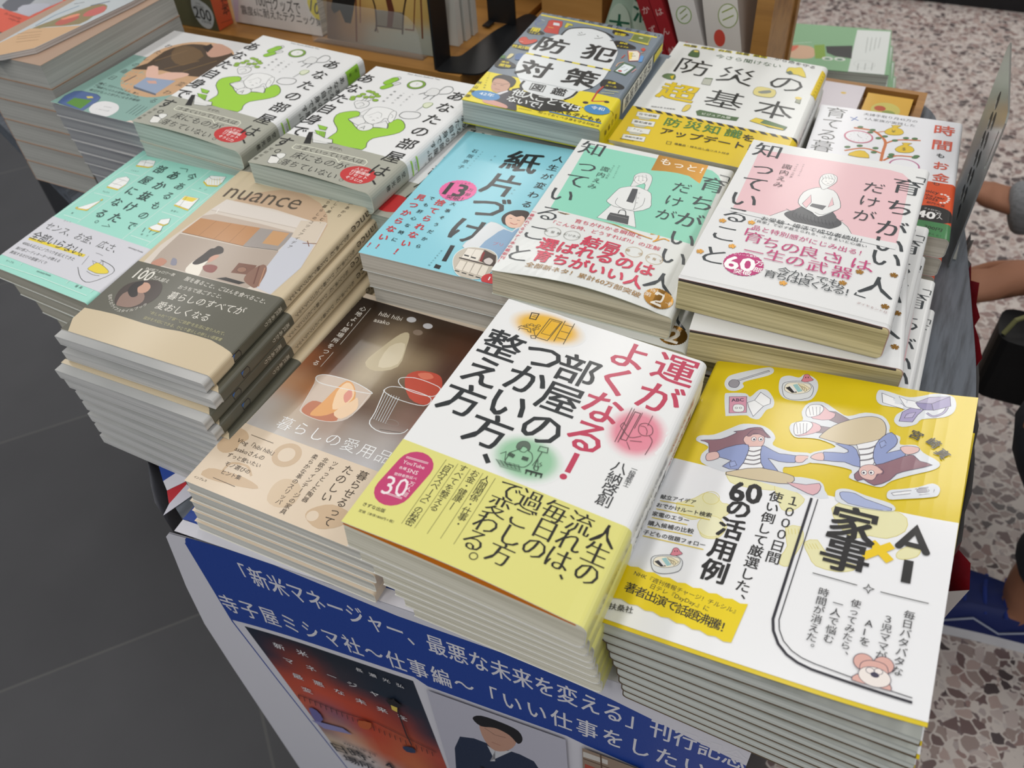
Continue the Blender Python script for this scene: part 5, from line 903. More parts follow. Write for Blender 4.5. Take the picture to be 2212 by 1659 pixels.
A.fill([(1320, 440), (1350, 375), (1450, 380), (1540, 380), (1600, 520), (1480, 480), (1390, 470)], '#e3cf4a', '#55502a', .3, 2).fill([(1310, 440), (1380, 420), (1420, 465), (1360, 475)], '#5c6f5e').fill([(840, 740), (870, 670), (960, 650), (1160, 700), (1150, 780), (1080, 805), (900, 780)], '#dfd48a', '#666', .3, 2).fill([(910, 720), (1080, 700), (1090, 740), (960, 750)], '#8a8f86', None, .3, 2).fill([(1440, 870), (1490, 795), (1530, 820), (1510, 895)], '#9aa08a', '#444', .3).ell((1490, 815), 3, 2.6, '#e6cf6a')
A.fill([(790, 1140), (880, 1095), (1030, 1130), (1330, 1230), (1290, 1270), (1050, 1230), (940, 1170)], '#5a7a4c', '#444', .3).fill([(790, 1140), (880, 1095), (1000, 1130), (940, 1170), (1280, 1255), (1270, 1275), (1060, 1225)], '#e0c832', '#55502a', .25)
A.fill([(1830, 420), (1905, 455), (1755, 812), (1660, 762)], '#e2c51c')
for i in range(8): A.line([(1852 - i * 21, 452 + i * 44), (1870 - i * 21, 460 + i * 44)], .7, '#4a4420')
for i in range(15):
    a = i / 15; x, y = 440 + (1310 + 1440) * a * .973, 952 + 760 * a * .62; h = bs.obi_h
O.mm()
for i in range(16): u = 2 + i * 9.3; O.fill([(u, bs.obi_h), (u + 5.5, bs.obi_h), (u + 9.5, bs.obi_h - 4.2), (u + 4, bs.obi_h - 4.2)], '#1f1e18')
O.view(*V3)
for t, a in (('在宅避難', 0), ('要配慮者', 1), ('トイレ', 2), ('避難所運営', 3)):
    dx, dy = -66 * a, 104 * a; O.fill([(495 + dx, 1030 + dy), (806 + dx, 1072 + dy), (776 + dx, 1140 + dy), (468 + dx, 1092 + dy)], '#e4e6e2', '#777', .25).ln(t, (515 + dx + (60 if a == 2 else 0), 1062 + dy), (756 + dx - (60 if a == 2 else 0), 1102 + dy), 1, '#2a2a26', .012)
    if a < 3: O.fill([(500 + dx, 1098 + dy), (700 + dx, 1128 + dy), (640 + dx, 1150 + dy), (520 + dx, 1134 + dy)], '#b9bbae')
for t, p in (('防', (975, 1188)), ('災', (1258, 1230)), ('知', (1520, 1282)), ('識', (1812, 1338))): O.vt(t, p, p, 15.5, GN, .014)
O.view(*V4).vt('を', (772, 1390), (772, 1390), 12, '#1f1e16', .014)
O.view(*V3)
for i, t in enumerate('アップデート！'): O.vt(t, (885 + i * 200, 1312 + i * 38), (885 + i * 200, 1312 + i * 38), 12.5, '#1f1e16', .014)
O.ln('備蓄品・持ち出し品リスト付き', (1000, 1478), (1752, 1622), 1, '#2a2818', .008).ln('朝日新聞出版', (248, 1408), (440, 1440), 1, '#3a3620').line([(900, 1445), (960, 1455), (945, 1490), (885, 1480)], .4, '#2a2818', 0, True)
A.mm(); A.vt('防災の超基本', (A.spine_u, 150), (A.spine_u, 80), 10, '#26302a')
bs.build('safety_book', 'white disaster-readiness book with deep yellow band', '#e3e6e4', '#cfd0c6', '#9c9c90', '#dde0da', 'copies of the white disaster book', YB, lines=420, below='white disaster-readiness book with deep yellow band')
# ---------------------------------------------------------------- two piles of the green-sweater room book
def lift_a(u, v): return 2.6 * math.sin(PI * min(1, u * 1.1)) * max(0, 1 - v * 1.6) ** 2
a2 = Book('A2', 6, r=6, lean=(3, 0), coat=.2, rough=.5, liftf=lift_a, seed=37, jit={1: (24, 3, -.4), 2: (-6, 0, .4)})
A = a2.art; O = a2.obi; V6 = (540, 140, 4.706); A.view(*V6); O.view(*V6); GR_ = '#9ed23f'; LK = '#4a4e50'; TT = '#1c1e1e'
a2.obi_h = (O.uv((400, 688))[1] + O.uv((1530, 988))[1]) / 2
A.fill([(790, 755), (880, 690), (884, 640), (850, 575), (878, 510), (960, 480), (1080, 470), (1118, 490), (1104, 522), (1000, 552), (1040, 590), (1090, 652), (1170, 670), (1240, 640), (1400, 645), (1402, 600), (1500, 552), (1560, 580), (1576, 640), (1520, 690), (1400, 722), (1250, 752), (1190, 800), (1140, 872), (820, 800)], GR_, LK, .7, 2)
A.fill([(1120, 490), (1230, 440), (1290, 438), (1310, 455), (1240, 490), (1140, 520)], '#e6e8e8', LK, .4, 2).fill([(1000, 555), (1080, 540), (1100, 525), (1180, 540), (1170, 590), (1110, 620), (1060, 600)], '#e8eaea', LK, .4).fill([(1240, 640), (1260, 600), (1330, 590), (1380, 570), (1400, 610), (1390, 650), (1290, 636)], '#e8eaea', LK, .4)
A.fill([(1150, 530), (1170, 500), (1240, 440), (1330, 430), (1430, 450), (1480, 490), (1440, 560), (1370, 545), (1330, 580), (1240, 604), (1180, 580)], '#eceeee', LK, .45, 3).line([(1190, 520), (1250, 500), (1300, 480)], .3, LK, 3).line([(1300, 480), (1340, 500), (1330, 540)], .3, LK, 3).line([(1215, 535), (1240, 530)], .4, LK).line([(1285, 540), (1310, 545)], .4, LK).line([(1240, 570), (1256, 560), (1266, 572)], .4, LK, 3)
A.fill([(1400, 560), (1430, 490), (1470, 470), (1490, 490), (1470, 550), (1430, 590)], '#eceeee', LK, .4, 2).line([(1430, 500), (1455, 520), (1440, 545)], .3, LK, 3)
A.ell((1170, 635), 7.4, 6.6, '#e8eaea', LK, .5).vt('A', (1150, 640), (1150, 640), 9, '#7a7e7e', -.01)
A.fill([(1060, 390), (1090, 365), (1190, 370), (1215, 395), (1180, 430), (1090, 445), (1070, 420)], '#e6e8e8', LK, .45, 2).line([(1080, 400), (1140, 385), (1160, 410), (1110, 430)], .4, LK, 3)
for p in ((1210, 270), (1245, 280), (1280, 300), (1150, 300), (1180, 330), (1240, 330), (1300, 320), (1050, 330), (1275, 362), (1110, 320), (1040, 350)): A.ell(p, 3.0, 2.2, '#8fb83c', LK, .35)
A.line([(1130, 370), (1180, 330)], .4, LK).line([(1170, 365), (1240, 300)], .4, LK).line([(1190, 375), (1260, 345)], .4, LK)
A.capsule((1360, 232), (1420, 212), 3.6, '#8fc63a', LK, .35).capsule((1400, 182), (1470, 150), 4.2, '#8fc63a', LK, .35).line([(1440, 150), (1510, 124), (1536, 140), (1480, 175)], .4, LK, 3).line([(1450, 205), (1510, 180), (1530, 195), (1440, 218)], .4, LK, 3)
A.ell((1692, 204), 9, 8.4, '#7fa83e', LK, .5).ell((1690, 202), 6.6, 6, '#eceeec', LK, .35).line([(1690, 205), (1700, 195), (1715, 200)], .3, LK)
A.fill([(1770, 300), (1850, 240), (1930, 260), (1900, 310), (1820, 315)], '#e2e4e4', LK, .4, 2).line([(1930, 265), (1990, 225), (2050, 228), (2066, 260), (2020, 295), (1920, 300)], .8, '#8a8e8e', 3).line([(1800, 280), (1715, 302)], .6, LK).line([(1820, 315), (1760, 350)], .6, LK).line([(1880, 315), (1825, 360)], .6, LK)
A.line([(1530, 500), (1580, 478), (1700, 484), (1735, 510), (1690, 545), (1580, 550), (1520, 525)], .5, LK, 3, True).line([(1690, 470), (1770, 415)], .8, '#b8bcbc').fill([(1760, 410), (1790, 390), (1850, 390), (1855, 408), (1800, 440), (1765, 432)], '#dfe6cc', '#7f9a4a', .5, 2)
A.fill([(690, 612), (790, 640), (770, 672), (710, 660)], '#8fc63a', LK, .4).fill([(660, 670), (770, 690), (760, 745), (700, 740)], '#8fc63a', LK, .4)
for i in range(3): A.line([(715 + i * 18, 690 + i * 3), (705 + i * 18, 738 + i * 2)], .3, LK)
A.fill([(1180, 780), (1210, 745), (1320, 740), (1368, 775), (1340, 810), (1230, 830)], '#e2e5e5', LK, .5, 3).ell((1265, 775), 7.5, 5, '#eceeee', LK, .4).line([(1190, 830), (1300, 850), (1390, 810)], 1.2, '#9a9e9e', 3).line([(1180, 850), (1290, 880), (1390, 830)], .6, LK, 3).fill([(1150, 870), (1190, 800), (1440, 850), (1400, 930)], '#e4e7e7') if 0 else None
A.vt('「人生」と', (1650, 300), (1535, 412), 2.8, '#5a5e5e').vt('「部屋」の', (1560, 290), (1450, 390), 2.8, '#5a5e5e').vt('相関法則', (1470, 275), (1360, 372), 2.8, '#5a5e5e').ln('Your Room Reflects You', (1600, 92), (1930, 152), 1, '#8a8e90')
def a_title(X):
    X.view(*V6)
    for t, a, b in (('あなたの部屋は', (2098, 325), (1318, 1082)), ('あなた自身です', (1182, 145), (340, 792))):
        p, q = X.uv(a), X.uv(b)
        X.vt(t, a, b, 18, TT, .006)
    X.line([(1250, 1180), (1272, 1218)], 1.6, TT).ell((285, 886), 2.6, 2.6, None, TT, .6)
a_title(A)
O.view(*V6).fill([(545, 810), (600, 690), (640, 690), (620, 815)], '#1c1c1c').fill([(640, 700), (690, 720), (760, 760), (840, 780), (840, 808), (770, 815), (640, 800)], '#e4e6e4', LK, .5).fill([(545, 810), (600, 690), (640, 690), (620, 815)], '#1c1c1c'); A.fill([(545, 810), (600, 690), (640, 690), (620, 815)], '#1c1c1c').fill([(640, 690), (690, 715), (760, 755), (840, 770), (840, 808), (640, 800)], '#e4e6e4', LK, .5)
O.line([(470, 815), (1180, 975), (1195, 1000), (1160, 1036), (935, 985), (905, 1010), (880, 970), (445, 865), (430, 850), (470, 815)], .7, '#e8ead8').ln('うまくいっている人は', (478, 846), (1150, 1000), 1, '#4a4a42').ln('なぜか、', (810, 848), (950, 882), 1, '#4a4a42').ln('床にものが', (440, 930), (980, 1060), 1, TT, -.004).ln('落ちていない', (320, 1000), (880, 1160), 1, TT, -.004).ell((930, 1188), 1.6, 1.6, None, TT, .35)
O.fill([(180, 1000), (215, 935), (320, 955), (280, 1020), (200, 1018)], '#e8e8e4', LK, .4).line([(225, 930), (310, 950)], 2, '#26282a').fill([(270, 920), (330, 910), (370, 925), (340, 960), (300, 970)], '#e6e8e4', LK, .35, 2)
O.ell((1100, 1128), 15.5, 12.2, '#c53234').ln('行動環境', (1035, 1090), (1215, 1128), 1, '#f2e6e4', .012).ln('リセット', (1015, 1118), (1190, 1160), 1, '#f2e6e4', .012).ln('そうじ力', (980, 1152), (1140, 1196), 1, '#f2e6e4', .016).ln('人生が', (1080, 1065), (1200, 1092), 1, '#f2e6e4').vt('空田光穂', (215, 860), (60, 958), 4.2, '#6a6a5e')
a_title(O)
def a_spine(X, Y):
    X.mm(); u = X.spine_u
    X.vt('あなたの部屋は、', (u + 3.8, 140), (u + 3.8, 74), 7.6, TT).vt('あなた自身です。', (u - 3.8, 150), (u - 3.8, 80), 7.6, TT).fill([(u - 8, 178), (u + 6, 178), (u + 6, 158), (u - 8, 158)], '#8fc63a').vt('部屋', (u - 3, 173), (u - 3, 163), 4, TT)
    for q in (66, 58): X.fill([(u - 7, q), (u + 7, q), (u + 7, q - 1.6), (u - 7, q - 1.6)], '#9ed23f')
    X.vt('YOUR', (u - 3, 62), (u + 3, 62), 2.4, TT)
    Y.mm().vt('空田光穂', (u - 2, 44), (u - 2, 22), 5.4, '#2a2a26')
a_spine(A, O); X_ = a2.low_only = Art(A.o, A.ux, A.uy, .2, .5, a2.w, a2.r); X_.spine_u = A.spine_u; Y_ = a2.low_obi = Art(A.o, A.ux, A.uy, .2, .5, a2.w, a2.r); Y_.spine_u = A.spine_u
a_spine(X_, Y_); a_title(X_); a_title(Y_); Y_.view(*V6).ell((1100, 1128), 15.5, 12.2, '#c53234')
kw = dict(cover_col='#e8eaeb', pages='#bcc8c0', dark='#8b9890', inner='#d5d8c8', obi_col='#a9aa9e', lines=330)
a2.build('room_book', 'white room book with green sweater drawing, right of its twin pile', group='copies of the green-sweater room book', below='green-sweater room book in the right twin pile', **kw)
a1 = Book('A1', 6, r=6, lean=(1, 0), coat=.2, rough=.5, liftf=lift_a, seed=41)
a1.art.items, a1.obi.items, a1.obi_h, a1.low_only, a1.low_obi = A.items, O.items, a2.obi_h, X_, Y_
a1.build('room_book', 'white room book with green sweater drawing, left of its twin pile', group='copies of the green-sweater room book', below='green-sweater room book in the left twin pile', **kw)
# ---------------------------------------------------------------- teal diary book behind, left
def lift_w(u, v): return 2.0 * max(0, 1 - u * 2.2) * max(0, 1 - v * 2)
wo = Book('WO', 9, r=2.5, lean=(2, 0), coat=.2, rough=.5, liftf=lift_w, seed=43)
A = wo.art; A.view(0, 0, 3.95)
A.fill([(440, 885), (1180, 490), (1240, 500), (1500, 700), (1900, 800), (1500, 1200)], '#86aba3').rect(-0.0, -1, wo.w, 112, '#86aba3')
A.view(0, 0, 3.95).fill([(1030, 700), (1060, 640), (1150, 580), (1330, 440), (1560, 370), (1760, 360), (1920, 390), (2000, 460), (1960, 560), (1800, 700), (1500, 800), (1250, 830), (1060, 770)], '#c9a37e', smooth=3)
A.fill([(1120, 590), (1260, 540), (1400, 440), (1560, 385), (1720, 380), (1900, 420), (1990, 470), (1800, 640), (1620, 650), (1380, 600)], '#4a3a2b', smooth=2).fill([(1500, 400), (1650, 400), (1740, 480), (1560, 560), (1460, 500)], '#6b5336', smooth=2).line([(1320, 520), (1600, 430)], 1.4, '#7c6140').line([(1400, 590), (1700, 520)], 1.4, '#7a5e38').line([(1560, 610), (1850, 520)], 1.2, '#80663c')
A.fill([(1760, 440), (1820, 380), (1900, 380), (1980, 440), (1920, 470), (1800, 490)], '#c49a86', smooth=3).fill([(1730, 400), (1800, 375), (1820, 400), (1770, 450)], '#2e2420')
A.fill([(1260, 570), (1350, 570), (1350, 640), (1420, 620), (1560, 620), (1615, 635), (1560, 660), (1420, 690), (1330, 720), (1250, 690)], '#dfb6a4', smooth=2).fill([(1140, 735), (1250, 660), (1500, 690), (1330, 800)], '#93a3bd').fill([(1140, 735), (1330, 800), (1330, 815), (1140, 755)], '#5c6676').line([(1060, 700), (1165, 645)], 1.4, '#3c3c4a').fill([(1250, 690), (1330, 690), (1340, 715), (1270, 712)], '#d3a493')
A.vt('わたしの毎日が', (1440, 395), (860, 725), 9.5, '#33393a', -.006).vt('変わる', (1545, 720), (1310, 860), 9.5, '#33393a', -.006)
A.fill([(500, 890), (560, 830), (640, 790), (700, 785), (830, 810), (860, 835), (840, 865), (700, 955)], '#51699a', '#33405c', .5).fill([(570, 890), (640, 845), (790, 860), (690, 935)], '#5d8f3f').fill([(740, 830), (790, 828), (800, 842), (750, 846)], '#d9c96a')
A.fill([(760, 945), (800, 890), (900, 865), (1000, 890), (1010, 940), (930, 990), (830, 995)], '#dfe0e2', smooth=3).ln('ひとりでできる', (860, 905), (950, 920), 1, '#4a4e50').ln('スタイリング', (820, 930), (930, 950), 1, '#4a4e50')
for i, t in enumerate(('「書く」だけでラクになる、整う、', 'ご機嫌でいられる習慣が身につき、', '毎日がもっと好きになる手帳術')): A.ln(t, (850 - 40 * i, 715 + 28 * i), (1190 - 0 * i, 805 + 28 * i), 1, '#3a4a4a')
for i in range(4): A.line([(1180 + i * 26, 890 + i * 8), (1075 + i * 26, 965 + i * 8)], .5, '#3f5553')
A.fill([(1020, 1070), (1060, 1040), (1160, 1030), (1200, 1100), (1110, 1110)], '#d9c9c0', smooth=2)
wo.build('diary_book', 'teal diary-keeping book with photo of writing hands', '#d4d5d6', '#a3a5a8', '#787a80', '#d8d8d8', 'copies of the teal diary book', lines=700, below='teal diary-keeping book')
# ---------------------------------------------------------------- time-and-money book, right rear
ji = Book('JI', 4, r=4, lean=(0, 0), coat=.35, rough=.4, seed=47)
A = ji.art; O = ji.obi; V5 = (1652, 0, 3.95); VF = (1652, 380, 3.95); A.view(*V5); O.view(*VF)
ji.obi_h = O.uv((1420, 42))[1] * .5 + O.uv((1625, 90))[1] * .5; RO = '#d8563c'
A.vt('育てる暮', (610, 965), (490, 1248), None, '#24282a', -.004).ln('夫婦手取り月45万の', (845, 972), (1302, 1040), 1, '#4a4e55').ln('4人家族が実践した', (848, 1012), (1282, 1076), 1, '#4a4e55').line([(730, 1000), (800, 1030)], 1, '#3f66b0').line([(790, 998), (740, 1030)], 1, '#3f66b0')
OG = '#c8703a'
A.line([(990, 1375), (1010, 1290), (1030, 1220), (1000, 1170), (920, 1115), (760, 1090)], 2.6, OG, 4).line([(1030, 1225), (1130, 1195), (1330, 1200)], 2.0, OG, 4).line([(1000, 1310), (850, 1265), (680, 1285)], 2.0, OG, 4).line([(1010, 1370), (1120, 1330), (1310, 1345)], 2.0, OG, 4).line([(960, 1130), (1030, 1120)], 1.2, OG)
for p in ((815, 1085), (920, 1110), (900, 1130), (1025, 1165), (970, 1180), (1205, 1180), (1280, 1185), (1110, 1200), (705, 1255), (810, 1245), (945, 1265), (930, 1300), (1080, 1320), (1280, 1345), (1295, 1335), (1070, 1340)): A.ell(p, 2.6, 1.9, '#4f7a4c', '#33482f', .3, .5)
for p, t in (((1105, 1125), '¥'), ((1195, 1275), '$')):
    x, y = p; A.fill([(x - 85, y), (x - 50, y - 25), (x - 10, y - 40), (x - 25, y - 55), (x + 60, y - 50), (x + 25, y - 35), (x + 60, y - 20), (x + 80, y + 10), (x + 40, y + 30), (x - 50, y + 26)], '#e0bf2c', '#6a5a20', .35, 2).vt(t, (x - 4, y - 2), (x - 4, y - 2), 7, '#5a4a20')
A.fill([(710, 1325), (770, 1290), (850, 1290), (890, 1350)], '#e0bf2c', '#6a5a20', .35, 2)
A.ell((800, 1168), 12, 10.5, '#e9ebf0', '#c86a86', 1.4).ell((1190, 1415), 12, 10.5, '#e9ebf0', '#b56a92', 1.4).line([(800, 1165), (830, 1180)], .4, '#444').line([(800, 1165), (790, 1145)], .4, '#444')
for k in range(12): A.line([(800 + 72 * math.cos(k * PI / 6), 1168 + 34 * math.sin(k * PI / 6)), (800 + 80 * math.cos(k * PI / 6), 1168 + 38 * math.sin(k * PI / 6))], .35, '#444')
for t, p, c, k in (('時', (1530, 1118), RO, 19), ('間', (1512, 1245), RO, 19), ('も', (1500, 1332), '#2a2e30', 8), ('お', (1500, 1420), RO, 14), ('金', (1500, 1520), RO, 14)): A.vt(t, p, p, k, c, .012)
A.mm().vt('育てる暮らし', (A.spine_u, 160), (A.spine_u, 90), 9, '#24282a')
O.view(*VF).vt('も', (1460, 65), (1460, 65), 8, '#2a2e30').ln('voicy', (1345, 118), (1485, 150), 1, '#2a2320', .012).ln('of the year', (1320, 145), (1535, 200), 1, '#2a2320', .012).ln('2025', (1370, 185), (1475, 212), 1, '#2a2320', .012).ln('部門大賞', (1380, 225), (1535, 262), 1, '#2a2320')
O.arc('●●●●●●●●', [(1510, 160), (1550, 170), (1570, 200), (1545, 230), (1500, 232)], 3, '#f0e4e0')
O.ell((1430, 330), 17, 12.5, '#1c1a1a').ln('フォロワー', (1360, 275), (1500, 310), 1, '#f0f0f0').ln('40', (1300, 315), (1450, 345), 1, '#f4f4f4', .03).vt('万人', (1480, 330), (1490, 360), 5, '#f4f4f4')
O.mm().rect(.2, 0, ji.w + 12, 21, '#3f7f4c'); O.view(*VF).ln('200円', (1360, 430), (1510, 470), 1, '#1f2a1f', .02).ln('使える！', (1380, 490), (1500, 520), 1, '#1f2a1f')
ji.build('budget_book', 'white time-and-money book with money tree and red-green band', '#e6e8ee', '#cfcac0', '#a39d92', '#d8d8d4', 'copies of the time-and-money book', '#d8501f', lines=420, below='time-and-money book with red-green band')
# ---------------------------------------------------------------- thick page blocks at the far left
ls = Book('LS', 6, r=2, lean=(0, 0), coat=.1, rough=.6, seed=53, side=-1, jit={k: (0, 0, 0) for k in range(1, 6)}, block=(.4, .4, 104.2, 181.5))
ls.build('pocket_book', 'thick pocket book with brown cover under the food magazine', '#a98f7c', '#b3b3ae', '#9c9b97', '#c9a890', 'pocket books in the tall left pile', lines=330, below='thick grey-edged pocket book at the far left')
# ---------------------------------------------------------------- wooden rack and what stands on it
OAK = mat_wood('honey_wood', '#8a5f2c', '#a8793c', 0, 40, .45)
LEDGE = 755.0
rk = empty('wooden_rack', Matrix.Translation((-.65, .88, .7)), 'honey brown wooden rack step behind the book piles', 'rack')
def under(o, root): o.location = -root.matrix_world.translation; return o
m = MB(); m.box(-1240, 764, TABLE, -474, 985, LEDGE); under(m.build('step', OAK, rk), rk)
m = MB(); m.box(-470, 862, TABLE, -182, 985, LEDGE - 6); under(m.build('step', OAK, rk), rk)
m = MB(); m.box(-1240, 985, TABLE, -160, 1000, 860); under(m.build('back_panel', mat_wood('honey_wood_back', '#8a6230', '#a87c42', 0, 30, .5), rk), rk)
m = MB(); m.box(-180, 866, TABLE, -163, 984, 900); under(m.build('side_panel', OAK, rk), rk)
m = MB(); m.box(-438, 905, LEDGE - 5.5, -362, 984, 862); under(m.build('divider_block', mat_wood('honey_wood_light', '#a07338', '#bb8c4e', 0, 30, .5), rk), rk)
def standing(name, label, cat, x0, x1, y, z, h, t, col, group=None, lean=.1, front=None, pages='#d6d3c8', spine=None, spine_art=None):
    """a book that stands face out, leaning back a little; returns the printing sheet of its face"""
    root = empty(name, Matrix.Translation((x0 * .001, y * .001, (z + .3 + t * math.sin(lean)) * .001)) @ Matrix.Rotation(-lean, 4, 'X'), label, cat, group); w = x1 - x0
    m = MB(); m.box(.8, .5, .6, w - .8, t - .5, h - .6); m.build('page_block', mat_pages(pages), root)
    m = MB(); m.box(0, 0, 0, w, .5, h); m.box(0, t - .5, 0, w, t, h); m.box(w - .5, .5, 0, w, t - .5, h, 1) if spine else m.box(0, .5, 0, .5, t - .5, h)
    R = root.matrix_world.to_3x3(); A = Art(root.matrix_world.translation * 1000, R.col[0], R.col[2], .2, .45)
    if front: front(A, w, h)
    V, F, ms, MI, INK = A.mesh(lambda u, v, o: (u, -o, max(v, .3)), 0, None, (), (), (.1, .1, w - .1, h - .1))
    k = len(m.v); n0 = 2
    mm = [mat(col, .45, .4, .1), mat(spine or col, .45, .4, .1)] + ms
    V2, F2, MI2, INK2 = [], [], [], []
    if spine_art:
        S = Art(root.matrix_world @ Vector((w * .001, 0, 0)) * 1000, R.col[1], R.col[2], .2, .45); spine_art(S, t, h)
        V2, F2, ms2, MI2, INK2 = S.mesh(lambda u, v, o: (w + o, u, v), 0, None, (), (), (.1, .1, t - .1, h - .1)); MI2 = [i + len(mm) for i in MI2]; mm += ms2
    b2 = k + len(V)
    mkobj('cover', m.v + V + V2, m.f + [tuple(i + k for i in q) for q in F] + [tuple(i + b2 for i in q) for q in F2], mm, m.m + [i + n0 for i in MI] + MI2, root, ink=[(1, 1, 1, 1)] * k + INK + INK2)
    return root
def f_olive(A, w, h):
    A.view(380, 0, 6.1444).fill([(205, -60), (290, -10), (400, 60), (480, 160), (505, 270), (480, 360), (430, 382), (350, 340), (270, 240), (215, 110), (200, 20)], '#c9cbc9', smooth=3).ln('200', (242, 152), (465, 215), 1.1, '#2c2c28', .012).ln('万部突破', (340, 278), (470, 310), 1, '#5a5a52').ln('世界累計', (262, 40), (330, 58), 1, '#66665e').ln('発行部数', (258, 84), (372, 108), 1, '#66665e')
def s_olive(A, t, h):
    A.view(380, 0, 6.1444).vt('た本', (640, 30), (660, 135), 13, '#4a2a1c', .006).line([(600, 305), (775, 245)], .5, '#7a4030')
standing('slim_book', 'olive standing book with orange spine and white oval sticker', 'book', -985, -825, 768, LEDGE, 190, 28, '#57553a', lean=.02, front=f_olive, spine='#d8613a', spine_art=s_olive)
def f_100(A, w, h):
    A.view(380, 0, 6.1444).ln('100円グッズで', (1062, 0), (1650, 120), 1.15, '#33302c', .004, size=17.5).ln('震度6に耐えたテクニック集', (865, 130), (1945, 300), 1.2, '#33302c', .004)
    A.fill([(1745, -60), (1995, -60), (1995, 240), (1930, 275), (1850, 240), (1780, 150), (1745, 40)], '#d6c61e', smooth=0).ln('10', (1785, 65), (1905, 130), 1.2, '#2a2a24', .01).ln('万部', (1925, 100), (1990, 120), 1, '#2a2a24').ln('突破！', (1925, 168), (1990, 186), 1, '#2a2a24')
    A.fill([(750, -80), (830, -80), (830, 290), (790, 280)], '#cdbfd0')
standing('craft_book', 'white standing book about quake-proofing with a yellow round mark', 'book', -822, -685, 797, LEDGE, 188, 16, '#d4cfcb', lean=.09, front=f_100)
def f_chair(A, w, h):
    A.view(680, 0, 4.424)
    A.picture([(108, -200), (1140, -200), (1140, 540), (122, 385)], ['#b08a52 #c09a58 #c8a45e #c4a05c #c09c58', '#6a5038 #b48e54 #c8a660 #c6a45e #bfa05a', '#5a4232 #a8804a #b8945a #c0a05c #b89a58', '#6a5244 #9a7a5a #a8a494 #a8aca0 #a8aca0', '#5c4a40 #8a7868 #98a096 #9aa29a #9ca49c'], 3)
    A.fill([(200, -200), (420, -200), (370, 100), (345, 225), (290, 215), (240, 95), (185, 130), (155, 80)], '#1a1816').line([(390, -100), (400, 400)], 2.4, '#6a3a20').line([(432, -100), (436, 220)], 1.6, '#7a4426').line([(960, -100), (945, 290), (860, 280)], 1.6, '#6e3c20').line([(1010, -100), (1030, 370)], 2.2, '#6a3a20')
    A.fill([(575, 92), (850, 120), (830, 270), (585, 240)], '#7d7464').line([(530, -60), (575, 60), (590, 245), (575, 300)], 2.2, '#3c2416', 3).line([(880, -60), (850, 110), (840, 280), (838, 330)], 2.2, '#3c2416', 3).line([(580, 245), (840, 280)], 1.6, '#3c2416').fill([(665, -60), (720, -60), (760, 100), (740, 260), (690, 260), (700, 100)], '#5a2c18').line([(590, 260), (605, 310)], 1.4, '#5a3420')
    A.fill([(122, 370), (1140, 540), (1142, 556), (126, 392)], '#d8d8d4')
standing('interior_magazine', 'wide standing magazine with a wooden chair photo behind clear acrylic', 'magazine', -674, -527, 796, LEDGE, 260, 8, '#8a7452', lean=.06, front=f_chair)
for i, (y, x1) in enumerate(((830, -512), (846, -510), (862, -509))):
    standing('white_volume', 'white upright volume %s behind the black bookend' % ('nearest', 'second', 'third')[i], 'book', x1 - 120, x1, y, LEDGE, 230, 11, '#cfcfc9', group='white volumes behind the black bookend', lean=.0, spine='#d3d3ce', spine_art=lambda S, t, h: S.mm().vt('暮らしの手帖', (t / 2, 120), (t / 2, 60), 5, '#4a4a46'))
ac = MB(); P = [(-690, LEDGE), (-690, 806), (-560, 806), (-548, 803), (-540, 795), (-536, 783), (-534, LEDGE)]
ac.prism([(x, 786, z) for x, z in P], (0, -2.5, 0)); ac.box(-690, 786, LEDGE, -534, 795, LEDGE + 1.5)
acm, ant, ab, aN, aL = nodes('clear_acrylic'); ab.inputs['Alpha'].default_value = .09; ab.inputs['Roughness'].default_value = .05; ab.inputs['Base Color'].default_value = (.85, .87, .87, 1)
tag(ac.build('acrylic_holder', acm), 'clear acrylic holder lip in front of the wooden chair magazine', 'holder')
BLK = mat('#17191c', .38, .45)
be = empty('bookend', Matrix.Translation((-.49, .8, LEDGE * .001)), 'black metal bookend with a broad foot on the wooden step', 'bookend')
m = MB(); m.prism([(-509, 768, LEDGE + .3), (-509, 800, LEDGE + .3), (-509, 806, LEDGE + 190), (-509, 774, LEDGE + 190)], (3, 0, 0)); under(m.build('upright', BLK, be), be)
foot = rounded([(-509, 764), (-452, 772), (-446, 850), (-452, 930), (-474, 940), (-490, 880), (-496, 804), (-509, 802)], 12, 4)
m = MB(); m.prism([(x, y, LEDGE + .2) for x, y in foot], (0, 0, 1.8)); under(m.build('foot', BLK, be), be)
be2 = empty('bookend', Matrix.Translation((-.47, .92, LEDGE * .001)), 'black metal bookend plate further back behind the white volumes', 'bookend')
m = MB(); m.box(-509, 900, LEDGE + 2.4, -472, 903, LEDGE + 200); under(m.build('upright', BLK, be2), be2)
m = MB(); m.box(-509, 884, LEDGE + 2.4, -500, 900, LEDGE + 4); under(m.build('foot', BLK, be2), be2)
